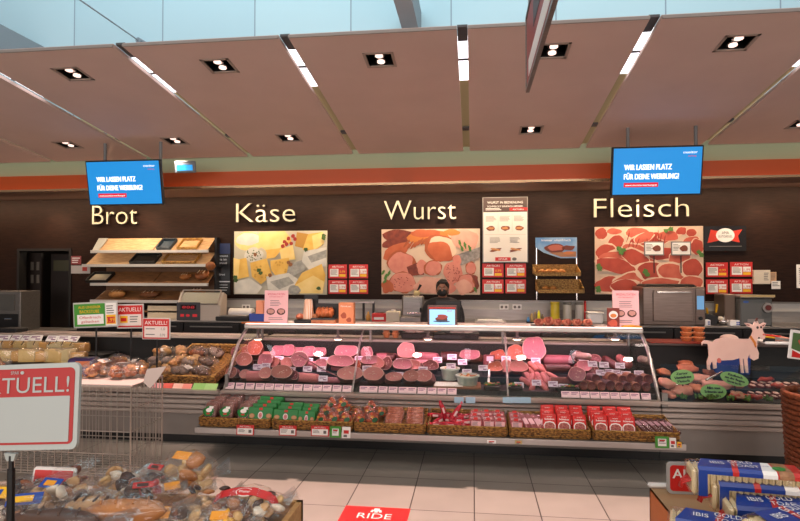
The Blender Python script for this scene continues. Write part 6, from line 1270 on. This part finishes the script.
# skewer slices display: small dark and white rounds, red liver strips
sl1 = MB().cyl((0,0,-.5), (0,0,.5), .5, n=14); sl0 = thing('meat_roulade', '', 'meat'); MB().cyl((0,0,0), (0,0,.5), .5, n=14).build('roulade', M('rou_dark', '#7a3430', '#5c2424', 20), sl0); MB().cyl((0,0,.5), (0,0,.56), .36, n=12).build('fat_centre', M('rou_white', '#e0c4b8', '#b88878', 6), sl0)
i = 0
for r_ in range(4):
    for c_ in range(6):
        px = 749+c_*8.2+r_*1.5; py = 394-r_*5.4; Y = 5.62+.15*r_; s = pw(7.5, px, Y); z = (.56 if Y < 5.8 else .60)
        use(sl0, (at(px, py, Y).x, Y, z), (.25, 0, random.random()), (s, s*.9, .05), label='small dark roulade with white centre, %s row, %s from left' % (('front','second','third','back')[r_], nth(c_)), group='small roulades in the right counter'); i += 1
for i, (px, py, w, Y, a) in enumerate(((766,380,22,6.0,.5),(748,400,14,5.5,.0),(778,388,12,5.85,-.4),(757,399,12,5.49,.1),(735,398,13,5.5,0))):
    c = at(px, py, Y); L2 = pw(w, px, Y)/2; tag(MB().tube([(-L2,0,0),(-L2*.5,.01,.012),(0,0,0),(L2*.5,-.01,.012),(L2,0,0)], [.01,.022,.024,.022,.01], 8).build('meat_strip', M('liver_red', '#a83a2a', '#8c2a1e', 20, .35), smooth=True), 'red meat strip in the right counter, %s of five from the back' % nth(i), 'meat', 'red meat strips'); o = C.objects[-1]; o.location = (c.x, Y, max(c.z, (.60 if Y > 5.8 else .56)+.03)); o.rotation_euler = (0,0,a)
# parsley tufts
pt = MB(); rr = random.Random(2)
for k in range(18): a, d = rr.random()*6.3, rr.random()*.03; pt.blob((math.cos(a)*d, math.sin(a)*d, .012+rr.random()*.028), (.014,.010,.006), 0, seg=6, rot=(rr.random()*2, rr.random()*2, 0))
pt0 = tag(pt.build('parsley_tuft', gt), '', 'parsley')
for i, px in enumerate((682, 699, 712, 731, 746, 768, 788)): use(pt0, (at(px, 403, 5.475).x, 5.475, .562), i*1.3, (1.2,1.2,1.2), label='green parsley tuft at the front edge of the right counter, %s from left' % nth(i), group='parsley tufts along the right counter')
# green oval signs
ov = M('oval_green', '#7fae62', '#8cba6c', 4, .6)
def oval(px, py, w, h, Y, rot, lab, lines_):
    c = at(px, py, Y); W_, H_ = pw(w, px, Y)/2, pw(h, px, Y)/2; t = thing('oval_sign', lab, 'sign', c, (-.25, 0, 0), 'green oval signs at the right counter')
    m = MB().ell(0, 0, W_, H_, 0, 0, rot, 36, .006); m.build('board', ov, t)
    m = MB(); 
    for i, s in enumerate(lines_): m.text(s, 0, H_*(.32-.52*i), 0, h=H_*.34, w=W_*(1.4 if i == 1 else 1.0), bold=.0022)
    Rm = Matrix.Rotation(-rot, 4, 'Y'); m.v = [Rm @ (v+Vector((0,-.006,0))) for v in m.v]; m.build('writing', dink, t)
    zf_ = .56 if Y < 5.8 else .60
    MB().cyl((0,.008,-H_*.6), (0,.02,zf_-c.z), .005, n=6).build('stick', black, t)
oval(682.5, 377, 22.5, 14.5, 5.60, .12, 'green oval handwritten sign, leftmost of the three', ['Zarter', 'Schweinebraten', 'Fleisch'])
oval(713.5, 391.5, 24.5, 14.5, 5.52, 0, 'green oval handwritten sign, lowest and middle of the three', ['Alles vom', 'Schwein und', 'Kalb'])
oval(734.5, 379, 26.5, 13, 5.60, -.28, 'green oval handwritten sign, right one below the goat', ['Kitzfleisch', 'aus der Region', 'Steirisch'])
# white tongs / rods lying in the glass
for i, (a, b) in enumerate((((672,385),(699,382)),((706,380),(722,372)))): 
    p, q = at(*a, 5.62), at(*b, 5.75); tag(MB().tube([p, q], .010, 8).build('serving_spatula', chrome, smooth=True), 'steel serving spatula lying over the meat, %s of two' % ('left','right')[i], 'spatula', 'steel spatulas in the right counter')
# goat board
gx, gY = 741, 6.02
gp_ = [(705,340),(713,342),(716,339.5),(722,338),(732,338.3),(742,339),(749,339),(752,335),(753,331),(752,328),(747,326),(744.5,323),(750,323.5),(753,325),(755,321.5),(757,324),(757.5,321.2),(759.5,324.5),(764,322.5),(766.5,323),(764.5,326.5),(762.5,328),(763,331),(765.5,335),(765,338.5),(762,339.5),(759,336.5),(757.5,338.5),(757.5,343),(757,348),(759,353),(758.5,358.5),(754,360.5),(750,358),(749.5,354),(747.5,359),(748,366),(748.5,373),(746,373),(744.5,366),(744,359),(743,359),(743.5,366),(744,373),(741.5,373),(740.5,366),(740,358),(733,360),(722,360.5),(718.5,359),(716.5,363),(717,368),(713.5,369),(713,364),(712,361),(710,366),(710.5,370),(707.5,369.5),(707,362),(709,356),(708.5,349),(708,344),(703,343.5),(702,345.5),(701.5,342.5)]
gy0 = at(745, 373, gY).z; org = at(735, 373, gY)
P = [((at(x, y, gY).x-org.x), at(x, y, gY).z-org.z) for x, y in gp_]
t = thing('goat_board', 'flat pink goat cut-out with collar standing on the right counter', 'cut-out figure', org, 0)
MB().prism(P, 0, .014).build('board', M('goat_pink', '#e8c4b8', '#e0b8ac', 3, .6), t)
def gpt(x, y): v = at(x, y, gY); return (v.x-org.x, v.z-org.z)
m = MB()
x, z = gpt(757.5, 327.5); m.ell(x, z, .011, .013, -.002, 0); x, z = gpt(761, 327.2); m.ell(x, z, .009, .012, -.002, 0); x, z = gpt(764, 334.5); m.ell(x, z, .014, .010, -.002, 1)
pl = [gpt(*q) for q in ((749.5,337),(751,335.5),(755.5,342),(756.5,347),(755,347.5),(753.5,343))]; MB().prism(pl, -.004, 0).build('collar', M('collar_orange', '#cc7a2a'), t)
for q in (((745,323.6),(750,324.8),(749,326)),((765.5,323.5),(762,325.5),(763,326.5))): m.prism([gpt(*v) for v in q], -.002, 0, 3)
x, z = gpt(719, 360.5); m.ell(x, z, .02, .025, -.002, 1); MB().prism([gpt(*q) for q in ((755.5,321.2),(757.5,321),(758,318),(756.5,318))], 0, .012).build('horn', M('horn_brown', '#5a2c24'), t)
m.build('markings', [dink, M('goat_rose', '#d06a60'), M('collar_orange', '#cc7a2a'), M('ear_rose', '#8a3c34'), M('horn_brown', '#5a2c24')], t)
MB().cyl((.05,.03,.0), (.05,.012,.08), .006, n=6).build('stay', black, t); zt_ = .66-org.z+.0
MB().cyl((.05,.035,zt_-.06), (.05,.03,.02), .008, n=6).build('post', black, t)
# blue cushion-like tub beneath the goat, white bowl behind, cloth
x = at(732, 362, 6.25); t = thing('blue_tub', 'blue tub seen between the legs of the goat board', 'tub', (x.x, 6.3, .66)); hh = at(732, 351, 6.25).z-.66; MB().box((0,0,hh/2), (.34,.14,hh), 0, .02, taper=1.05, seg=2).build('tub', M('tub_blue', '#1f3f8c'), t, smooth=False); MB().box((0,0,hh+.004), (.37,.17,.014), 0, .004).build('rim', M('tub_blue', ''), t)
tag(MB().blob((at(729, 338, 6.6).x, 6.6, .99), (.09,.09,.045), seg=16).build('white_bowl', M('pinkish_white', '#d8b8ac', rough=.4), smooth=True), 'pale upturned bowl behind the back of the goat board', 'bowl')
a, b = at(646, 340, 6.6), at(703, 340, 6.6); tag(MB().box(((a.x+b.x)/2, 6.60, .952), (b.x-a.x, .34, .012), 0, .004).build('red_board', M('red_board', '#8c3020', '#7a281a', 6, .4)), 'long red brown board on the ledge under the orange bowls', 'board')
a, b = at(762, 345, 6.5), at(800, 345, 6.5)
t = thing('meat_platter', 'white platter of pale meat strips right of the goat board', 'platter', ((a.x+b.x)/2, 6.58, .95)); w = b.x-a.x; MB().box((0,0,.015), (w,.30,.03), 0, .01, seg=2).build('platter', white, t)
m = MB()
for k in range(5): m.tube([(-w*.4+k*.02,-.10+k*.045,.045),(0,-.09+k*.045,.055),(w*.4,-.10+k*.045,.04)], [.012,.026,.012], 8)
m.build('meat', M('pale_strip_meat', '#dca894', '#cf8a74', 10), t, smooth=True)
t = thing('bread_knife', 'knife with yellow handle lying behind the head of the goat board', 'knife', (at(770, 340, 6.45).x, 6.46, 1.02), (0,.12,0)); MB().tube([(-.08,0,0),(.05,0,0)], .012, 8).build('handle', M('handle_yellow', ''), t, smooth=True); MB().box((.13,0,0), (.18,.004,.028)).build('blade', chrome, t); MB().tube([(-.02,.03,.02),(.12,.03,.02)], .010, 8).build('red_tie', red, t); MB().box((0,.0,-.03), (.1,.03,.05)).build('rest', black, t)
# framed sign at the right edge
a = at(787, 345, 5.0); t = thing('framed_offer', 'white framed green and red offer sign cut by the right edge', 'sign', (a.x, 5.0, at(787, 358, 5.0).z), (0, .14, .25)); w = .32; h = at(787, 331, 5.0).z-at(787, 360, 5.0).z
MB().box((w/2,0,h/2), (w,.014,h), 0, .006).build('frame', white, t); m = MB().prism([(.02,h*.35),(.02,h*.9),(w*.9,h*.9),(w*.9,h*.08)], -.010, -.007, 0); m.ell(w*.42, h*.62, .06, .035, -.013, 1, wob=.3); m.ell(w*.55, h*.45, .05, .03, -.014, 2, wob=.3); m.prism([(.03,h*.06),(.03,h*.3),(w*.6,h*.06)], -.010, -.007, 3); m.build('print', [M('dull_green', '#4a6a3a'), M('meat_print', '#b85040'), M('meat_print2', '#d88a6a'), red], t)
MB().cyl((w*.5,.0,0), (w*.5,.0,-.56), .01, n=8).build('post', black, t)
# wicker basket at the right edge with packs
def round_basket(px0, px1, pyt, pyb, Y, lab):
    a = at(px0, pyt, Y); zt_, zb_ = a.z, at(px0, pyb, Y).z; r = .26; c = Vector((a.x+r, Y, 0)); t = thing('wicker_hamper', lab, 'basket', (c.x, Y, 0)); m = MB(); rows = 22; 
    for k in range(rows):
        z = .02+(zt_-.02)*k/(rows-1); rr_ = r*(.86+.14*k/(rows-1)); m.tube([(math.cos(2*PI*j/48)*(rr_+.006*(-1)**(j+k)), math.sin(2*PI*j/48)*(rr_+.006*(-1)**(j+k)), z) for j in range(48)], (zt_/(rows))*.56, 5, closed=True)
    m.build('woven_wall', M('hamper_brown', '#8a4a2a', '#6a3418', 50, .6), t, smooth=True); MB().tube([(math.cos(2*PI*j/40)*r*1.02, math.sin(2*PI*j/40)*r*1.02, zt_+.012) for j in range(40)], .017, 7, closed=True).build('rim', M('hamper_brown', ''), t, smooth=True); MB().cyl((0,0,.02), (0,0,zt_-.08), r*.82, n=24).build('filling_base', black, t)
    return c, zt_
c, zt_ = round_basket(788, 800, 395, 470, 4.55, 'tall round brown wicker hamper at the right edge before the meat counter')
for i, (dx, dy, mt) in enumerate(((-.10,-.08,[cookie2,green]),(.08,-.06,[tbr,yel]),(-.02,.1,[cookie,tbr]))): goods_bag('snack_bag', 'clear snack bag in the round wicker hamper, %s' % ('front left one','front right one','rear one')[i], (c.x+dx, c.y+dy, zt_-.078), (.10,.08,.07), mt, 10, i+70, lab1, group='snack bags in the hamper')
# ================= foreground =================
# hanging banner seen edge on
X_ = .385; p = at(527.5, 91, 3.95); X_ = p.x; zb_ = p.z; zt_ = at(526.5, 19, 3.95).z
t = thing('hanging_banner', 'red poster in a grey frame hanging from the ceiling, seen nearly edge on', 'banner', (X_, 3.95, zb_)); h = zt_-zb_; L = 1.5
m = MB(); 
for y, z in ((0,0),(-L,0)): m.b2((-.012,y-.012,0), (.012,y+.012,h))
m.b2((-.012,-L,-.012), (.012,0,.012)); m.b2((-.012,-L,h-.012), (.012,0,h+.012)); m.build('frame', greysteel, t)
m = MB().b2((-.005,-L+.012,.012), (.005,-.012,h-.012), 0); m.b2((-.0075,-L*.92,h*.1), (-.006,-L*.1,h*.32), 1); m.b2((-.0075,-L*.8,h*.5), (-.006,-L*.3,h*.8), 2); m.build('poster', [M('banner_rose', '#a03c34'), paper, M('banner_dark', '#4a2c2a')], t)
for y in (-.1, -L+.1): MB().tube([(0,y,h),(0,y,5.6-zb_)], .004, 5).build('hanging_wire', wirem, t)
# left display table with bags
TT = .80
a = atz(303, 500, TT); ta = atz(286, 499.5, TT)
woodt = M('pine_box', '#c2925a', '#b0804a', 5, .6, stretch=(1,9,9)); inner_ = M('kraft_card', '#8f6c4a', '#84623f', 5, .8)
x1 = a.x; y1 = a.y
t = thing('display_table', 'pine display box at the lower left filled with bagged cakes', 'display table', (0,0,0))
x0 = -3.2; y0 = .55
for p_, q_ in (((x1-.022,y0,.0),(x1,y1,TT)),((x0,y1-.022,0),(x1,y1,TT)),((x0,y0,0),(x1,y0+.022,TT)),((x0,y0,0),(x0+.022,y1,TT))): MB().b2(p_, q_).build('side_board', woodt, t)
MB().b2((x0+.022,y0+.022,TT-.07), (x1-.022,y1-.022,TT-.05)).build('shelf_bottom', inner_, t)
choc = M('choc_cookie', '#4c3024', '#35201a', 20); vani = M('vanilla_cookie', '#e0bd85', '#cfa668', 12); stoll = M('stollen_brown', '#c07f45', '#a56830', 8, .35); stoll2 = M('stollen_tan', '#d8ae78', '#c29460', 8, .4); cream = M('cream_sugar', '#d8cbb8')
bagf2 = film('crinkled_bag', (.99,.98,.97), .10, .12, bump=.7, scale=12, milky=.02)
def on_tab(px, py, z): return atz(px, py, z)
def bigbag(lab, px, py, d, inner, n, seed, rz=0, piece=.22, extra=None, z=TT-.045, name='cake_bag', grp='bagged cakes on the display table'):
    c = atz(px, py, z+d[2]); t = thing(name, lab, 'package', (c.x, c.y, z), (0,0,rz), grp); rr = random.Random(seed); m = MB(); mt = inner[0]
    if n == 'loaf':
        m.blob((0,0,d[2]*.85), (d[0]*.82,d[1]*.72,d[2]*.78), 0, nz=.05, seed=seed, seg=20, sq=.9)
        for k in (-.5,-.2,.15,.45): m.box((d[0]*k,0,d[2]*1.60), (.006,d[1]*.7,.01), 1 if len(inner) > 1 else 0, rot=(0,0,.35))
    else:
        for k in range(n):
            a_, q, v = rr.random()*6.3, math.sqrt(rr.random())*.74, rr.uniform(-.6,.6); s = piece*rr.uniform(.8,1.2)*d[0]
            m.blob((math.cos(a_)*q*d[0], math.sin(a_)*q*d[1], d[2]*(1+v)), (s,s*.9,s*.42), rr.randrange(len(inner)), nz=.16, seed=seed+k, seg=9, rot=(rr.uniform(-1,1), rr.uniform(-1,1), rr.random()*3))
    o = m.build('contents', inner, t, smooth=True)
    if n != 'loaf': o['kind'] = 'stuff'
    m = MB().blob((0,0,d[2]), (d[0],d[1],d[2]*1.06), nz=.12, fr=2.4, seed=seed, seg=26, sq=.88); m.build('film', bagf2, t, smooth=True)
    m = MB(); N = 10; top = []; 
    for k in range(N+1):   # crinkled gathered end of the bag
        u = k/N; m.v += [Vector((d[0]*.88, d[1]*(u-.5)*.8, d[2]*(1.1+.2*math.sin(k*2.2)))), Vector((d[0]*(1.45+.12*math.sin(k*3.1+seed)), d[1]*(u-.5)*1.3, d[2]*(1.5+.45*math.sin(k*2.7+seed))))]
    m.f = [(2*k, 2*k+1, 2*k+3, 2*k+2) for k in range(N)]; m.m = [0]*N; o = m.build('bag_end', bagf2, t, smooth=True)
    if extra: extra(t, d)
    return t
def lab_(colr, colr2, w=.9, hh=.5, x=0, y=-.45, rz=.1, sl=.55, txt=None, tc=None):
    def f(t, d):
        m = MB().b2((-d[0]*w/2,-.002,-d[1]*hh/2), (d[0]*w/2,.001,d[1]*hh/2), 0); m.b2((-d[0]*w*.3,-.0035,-d[1]*hh*.3), (d[0]*w*.25,-.002,d[1]*hh*.25), 1)
        if txt: m.text(txt, 0, -d[1]*hh*.15, -.0045, h=d[1]*hh*.35, w=d[0]*w*.5, m=2)
        R_ = Matrix.Translation((x*d[0], y*d[1], d[2]*1.92)) @ Matrix.Rotation(rz,4,'Z') @ Matrix.Rotation(-(PI/2-sl),4,'X'); m.v = [R_ @ v for v in m.v]; m.build('label', [colr, colr2, tc or paper], t)
    return f
ol = M('label_orange', '#e89a20'); 
bigbag('bag with a dark chocolate cake at the far left behind the black post', 4, 500, (.13,.10,.05), [choc], 'loaf', 1, 0, extra=lab_(yel, blue))
bigbag('crinkled bag at the left with blue and yellow label, right of the black post', 30, 508, (.13,.10,.055), [stoll2, cream], 9, 2, .3, extra=lab_(blue, yel))
bigbag('large clear bag with blue label in the middle left of the table', 62, 494, (.14,.11,.065), [cream, stoll2], 10, 3, -.2, extra=lab_(blue, ol, .6, .4))
bigbag('long brown stollen loaf in film at the front middle of the table', 126, 509, (.17,.075,.05), [stoll], 'loaf', 4, .12, z=TT+.03)
bigbag('tan stollen slice bag with dark strip left of the brown loaf', 92, 507, (.12,.08,.05), [stoll2, choc], 'loaf', 5, -.1, z=TT+.02)
bigbag('dark glazed cake in film at the lower edge, left half', 52, 520, (.20,.08,.05), [M('dark_cake', '#5a3826', '#442818', 8, .35)], 'loaf', 6, .05, z=TT+.02)
bigbag('clear bag of dark cookies with red strip behind the brown loaf', 146, 494, (.11,.09,.055), [choc, choc, M('red_wrap', '#b82a24')], 12, 7, .3, extra=lab_(red, choc, .7, .3))
bigbag('clear bag of dark cookies standing highest at the back of the pile', 163, 477, (.10,.09,.06), [choc, choc, M('red_wrap', '#b82a24')], 12, 8, -.3, z=TT-.05, extra=lab_(red, choc, .7, .3))
bigbag('tall clear bag of nut cookies with orange label at the top of the pile', 188, 473, (.13,.10,.085), [vani, stoll, vani], 13, 9, -.3, z=TT-.04, piece=.3, extra=lab_(ol, ol, .6, .4, -.1, -.2))
bigbag('clear bag with orange label and vanilla cookies in the pile middle', 172, 496, (.12,.09,.06), [vani, stoll], 10, 10, .5, z=TT-.08, extra=lab_(ol, ol, .5, .4))
bigbag('clear bag of nut cookies right of the orange labelled bags', 205, 500, (.10,.09,.065), [vani, stoll, choc], 12, 11, .2, extra=None)
bigbag('small bag with yellow owl-like label at the lower edge left of another', 140, 519, (.09,.08,.045), [stoll2, cream], 8, 12, 0, extra=lab_(ol, blue, .8, .6))
bigbag('small bag with yellow label at the lower edge right of another', 164, 520, (.09,.08,.045), [stoll2, cream], 8, 13, .1, extra=lab_(ol, paper, .8, .6))
bigbag('empty looking clear crumpled bag at the back left of the pile', 100, 482, (.15,.10,.05), [cream], 3, 14, .6, z=TT-.08)
def redband(t, d):
    m = MB()
    n = 20; P_o = [(-1+2*k/n) for k in range(n+1)]
    for k in range(n):
        xa, xb = P_o[k]*d[0]*.99, P_o[k+1]*d[0]*.99; za = d[2]*(1+math.sqrt(max(0, 1-P_o[k]**2))*.98)+.008; zb2 = d[2]*(1+math.sqrt(max(0, 1-P_o[k+1]**2))*.98)+.008; y = -d[1]*.38
        m.raw([(xa,y-.016,za-.010),(xb,y-.016,zb2-.010),(xb,y+.016,zb2+.006),(xa,y+.016,za+.006)], [(0,1,2,3)], 0)
    m.build('red_band', red, t).modifiers.new('s','SOLIDIFY').thickness = .003
    m = MB().ell(0, 0, .034, .018, -.001, 0, th=.003); m.ell(0, 0, .030, .015, -.003, 1, th=.002); m.text('Wiener', 0, -.005, -.0045, h=.012, w=.045, m=0)
    R_ = Matrix.Translation((0, -d[1]*.42, d[2]*2.03)) @ Matrix.Rotation(-1.0,4,'X'); m.v = [R_ @ v for v in m.v]; m.build('badge', [paper, red], t)
bigbag('bag of black and white cookies with a red band at the right of the pile', 248, 503, (.125,.095,.055), [vani, choc, vani, choc], 26, 15, .05, piece=.22, extra=redband)
bigbag('bag of yellow cookies at the lower edge below the red band', 222, 522, (.10,.07,.04), [vani, yel], 10, 16, .1, extra=lab_(ol, ol, .6, .5), z=TT-.045)
for i, (px, py, kk) in enumerate(((-30,500,0),(22,490,1),(45,498,0),(84,497,1),(115,495,0),(185,512,1),(205,516,0),(20,520,1),(100,522,0),(232,511,1),(268,512,0),(120,478,0),(140,484,1),(70,478,1))):
    bigbag('%s in the cake pile, %s of the smaller unlabelled bags from the left' % (('pale slice bag','brown cookie bag')[kk], nth(i)), px, py, (.105,.085,.05), ([stoll2, cream, vani],[stoll, choc, cookie])[kk], 10, 100+i, i*1.1, piece=.28, z=TT-(.02 if py < 490 else .05))
# white bread box and small red sign in the pile
c = atz(122, 494, TT-.02); t = thing('white_carton', 'white carton with yellow and purple label lying on the pile', 'carton', (c.x, c.y, TT-.05), (.1,0,-.12)); MB().box((0,0,.03), (.13,.08,.06), 0, .01, seg=2).build('carton', white, t); m = MB().b2((-.045,-.025,.061), (.05,.03,.0625), 0); m.b2((.0,-.01,.062), (.03,.015,.0635), 1); m.build('label', [yel, M('label_purple', '#7a3a7c')], t)
c = atz(49, 480, TT+.04); t = thing('red_card_sign', 'small red sign in a pale frame half buried in the bags', 'sign', (c.x, c.y, TT-.08), (-.25,0,.02)); MB().box((0,0,.09), (.19,.01,.15), 0, .01).build('frame', white, t); m = MB().b2((-.085,-.008,.02), (.085,-.005,.152), 0); m.b2((-.075,-.009,.03), (.075,-.008,.09), 1); m.build('print', [red, paper], t)
# big AKTUELL sign on black post
Y = 1.62; tl, tr = at(-48, 366, Y), at(78, 362, Y); bl, br2 = at(-48, 461, Y), at(70, 449, Y)
ax = at(79, 362, Y); w = .36; h = .255
cxp = at(12, 407, Y); t = thing('offer_display_sign', 'large white and red AKTUELL sign on a black post at lower left', 'sign', (cxp.x, Y, TT-.12), (0,0,0))
zc = cxp.z-(TT-.12); R_ = Matrix.Translation((0,0,zc)) @ Matrix.Rotation(-.055,4,'Y') @ Matrix.Rotation(-.12,4,'X')
def bd(m, name, mats): m.v = [R_ @ v for v in m.v]; return m.build(name, mats, t)
def rr_poly(x0, z0, x1, z1, r, n=6):
    P = []
    for cx, cz, a0 in ((x1-r,z0+r,-90),(x1-r,z1-r,0),(x0+r,z1-r,90),(x0+r,z0+r,180)):
        for k in range(n+1): a = math.radians(a0+90*k/n); P.append((cx+math.cos(a)*r, cz+math.sin(a)*r))
    return P
x0, x1 = -.155, .224
bd(MB().prism(rr_poly(x0,-h/2,x1,h/2,.02), -.006, .006), 'frame', M('sign_frame', '#aab1ae', rough=.4))
m = MB().prism(rr_poly(x0+.012,-h/2+.016,x1-.014,h/2-.014,.016), -.0075, -.006, 0); m.prism(rr_poly(x0+.02,-h/2+.023,x1-.026,h/2-.098,.004), -.0095, -.0075, 1)
m.text('AKTUELL!', .032, h/2-.086, -.0095, h=.047, w=.325, m=1); m.text('SPAR', .012, h/2-.030, -.0095, h=.010, w=.028, m=1); m.ell(.036, h/2-.0255, .006, .005, -.0095, 1)
bd(m, 'print', [M('sign_red', '#a81a1a', rough=.5), M('panel_white', '#a9b0ae', rough=.5)])
# thin white strokes in the panel
MB().prism([(-.02,-h/2+zc-.012),(.02,-h/2+zc-.012),(.012,-h/2+zc-.035),(-.012,-h/2+zc-.035)], -.006, .006).build('clamp', M('sign_frame', ''), t)
MB().cyl((0,0,.02), (0,0,zc-h/2-.02), .0075, n=10).build('post', black, t); MB().cyl((0,0,.16), (0,0,zc-h/2-.06), .011, n=10).build('sleeve', black, t); MB().cyl((0,0,0), (0,0,.015), .05, n=20).build('foot', black, t)
# red floor sticker
sz = .0; A, B, D, E_ = atz(346,506,sz), atz(411,507.5,sz), atz(428,545,sz), atz(322,545,sz)
wf = B.x-A.x; cx = (A.x+B.x)/2; yb = A.y; lf = .62
t = thing('floor_sticker', 'red floor sticker with white symbol and the word RIDE', 'floor sticker', (cx, yb, 0)); m = MB().b2((-wf/2,-lf,.001), (wf/2,0,.004)); m.build('sheet', M('sticker_red', '#d81f1c', rough=.3), t)
m = MB().text('RIDE', 0, -.20, 0, h=.085, w=.24); m.v = [Vector((v.x, v.z, .006)) for v in m.v]; 
for bx in ((-.035,-.075,.035,-.055),(-.02,-.055,.02,-.03),(-.04,-.095,-.02,-.072),(.02,-.095,.04,-.072),(-.012,-.10,.012,-.07)): m.b2((bx[0],bx[1],.005), (bx[2],bx[3],.006))
m.build('print', paper, t)
m = MB().text('SAFE', 0, -.36, 0, h=.08, w=.22); m.v = [Vector((v.x, v.z, .006)) for v in m.v]; 
# right carton with toast packs
TC = .78; c0 = atz(649.5, 487, TC); karton = M('kraft_top', '#a98560', '#9c7852', 4, .8); ork = M('orange_print_side', '#e0762e', '#d06824', 3, .5)
t = thing('display_carton', 'kraft carton with orange sides at lower right under the toast packs', 'carton', (c0.x, c0.y, 0)); Wc, Dc = 1.5, 1.3
MB().b2((0,-Dc,.0), (.012,0,TC)).build('side', ork, t); MB().b2((0,-.012,.0), (Wc,0,TC)).build('side', ork, t); MB().b2((0,-Dc,0), (Wc,-Dc+.012,TC)).build('side', ork, t); MB().b2((0,-Dc,TC-.01), (Wc,0,TC+.002)).build('top', karton, t)
c = atz(654, 488, TC); MB().box((.16,-.01,TC+.012), (.34,.03,.02), 0, .008).build('tape_edge', M('tape_white', '#d8d2cc', rough=.5), t)
# little red sign behind
a, b = at(670, 464, 2.62), at(700, 464, 2.62); z0, z1 = TC+.004, at(680, 462, 2.62).z
sg = at(670, 470, 2.5); t = thing('small_offer_sign', 'red AKTUELL sign in a grey frame half hidden behind the toast packs', 'sign', (sg.x, c0.y-.07, TC+.003), (0,0,0)); w = .30; h = at(671, 462.5, c0.y-.07).z-TC
MB().prism(rr_poly(0,0,w,h+.0,.02), -.005, .005).build('frame', M('frame_grey', '#a9a8a6', rough=.4), t); m = MB().prism(rr_poly(.012,.012,w-.012,h-.012,.014), -.0065, -.005, 0); m.text('AKTUELL!', .022, h*.50, -.008, h=h*.30, w=w*.84, m=1, align='l', bold=.001); m.build('print', [red, paper], t)
# toast packs
toast = M('toast_cream', '#e3cfa6', '#d8c090', 5, .5); tfilm = film('toast_film', (1,.99,.98), .14, .12, bump=.5, scale=12, milky=.0)
bl_ = M('pack_blue', '#163a8e', rough=.3); rd_ = M('pack_red2', '#c02a26', rough=.3); gn_ = M('seal_green', '#2f8a3c', rough=.4); nut = M('nut_print', '#b0805a', '#8a5c3a', 40)
def toastpack():
    t = thing('toast_pack', '', 'bread'); L3, D3, H3 = .37, .118, .105
    m = MB(); n = 18
    for k in range(n): m.box((-L3/2+L3*(k+.5)/n,0,H3*.47), (L3/n*.86,D3*.92,H3*.90), 0, .010, seg=1)
    m.build('slices', toast, t)
    MB().box((0,0,H3/2), (L3+.012,D3,H3), 0, .016, seg=3).build('film', tfilm, t, smooth=True)
    def slab2(m, x0, x1, mi, sk=0, e=.002, f0=-1, zf=.1): # wraps top and front side
        xs_ = ((x0,x1)); y = -D3/2-e; zt = H3+e
        m.raw([(x0,y,H3*zf),(x1,y,H3*zf),(x1,y,zt-.010),(x0,y,zt-.010),(x0+sk,D3/2-.012,zt),(x1+sk,D3/2-.012,zt),(x0,-D3/2+.012,zt),(x1,-D3/2+.012,zt)], [(0,1,2,3),(3,2,7,6),(6,7,5,4)], mi)
    m = MB(); slab2(m, -.165, -.135, 0, .03, zf=.05); slab2(m, -.135, .04, 0, .03, .0018, zf=.80); slab2(m, -.055, -.035, 1, .02, .003, zf=.80); slab2(m, .04, .085, 2, .02, .002, zf=.80); slab2(m, .085, .17, 1, .0, .0022, zf=.80); slab2(m, .09, .135, 3, 0, .003, zf=.80); 
    R2 = lambda v: Vector((v.x, v.z-.0, H3+.0045))
    for s, x, yy, hh, ww, mi in (('GOLD', -.010, .012, .030, .08, 2), ('TOAST', -.004, -.026, .026, .09, 2), ('IBIS', -.09, -.01, .028, .045, 2), ('Butter', .062, -.004, .010, .032, 0)):
        q = MB().text(s, x, yy, 0, h=hh, w=ww); q.v = [R2(v) for v in q.v]; m.raw(q.v, q.f, mi)
    q = MB().ell(.10, -.02, .020, .017, 0, 4, th=.003); m.raw([Vector((v.x, v.z, H3+.004+v.y)) for v in q.v], q.f, 4)
    
    o = m.build('wrapper', [bl_, rd_, paper, nut, gn_], t)
    m = MB()
    for k in range(7): m.tube([(-L3/2+.005,(k-3)*.012,H3*.5),(-L3/2-.022,(k-3)*.004,H3*.30+.008*math.sin(k*2)),(-L3/2-.030,(k-3)*.006,H3*.15+.010*math.sin(k*3))], .005, 5)
    m.build('gathered_end', rd_, t, smooth=True); return t
T0 = toastpack()
def tp(px, py, z, rz, rx, lab, ry=0):
    c = atz(px, py, z+.105); use(T0, (c.x, c.y, z), (rx, ry, rz), None, label=lab, group='toast bread packs on the carton')
tp(745, 466, TC+.120, -.14, 0, 'toast pack with blue and red wrapper, rearmost and highest on the carton')
tp(765, 480, TC+.078, -.10, .06, 'toast pack with blue and red wrapper, second from the back')
tp(784, 502, TC+.036, -.10, .10, 'toast pack with blue and red wrapper, third from the back')
tp(732, 521, TC+.005, -.35, .05, 'toast pack with the red end forward at the lower edge')
tp(800, 512, TC+.11, .5, .05, 'toast pack lying crosswise at the lower right corner')
tp(800, 478, TC+.005, -.1, 0, 'toast pack lying lower down behind the others at the right edge')
for i, (px, py, Yz) in enumerate(((745,480,0),(775,492,0))): pass
tag(MB().box((c0.x+.55, c0.y-.22, TC+.060), (.62, .16, .116), 0, .015, seg=2).build('toast_row', toast), 'plain cream toast loaves lying beneath the wrapped toast packs, back', 'bread'); tag(MB().box((c0.x+.58, c0.y-.42, TC+.038), (.62, .16, .074), 0, .015, seg=2).build('toast_row', toast), 'plain cream toast loaves lying beneath the wrapped toast packs, front', 'bread')
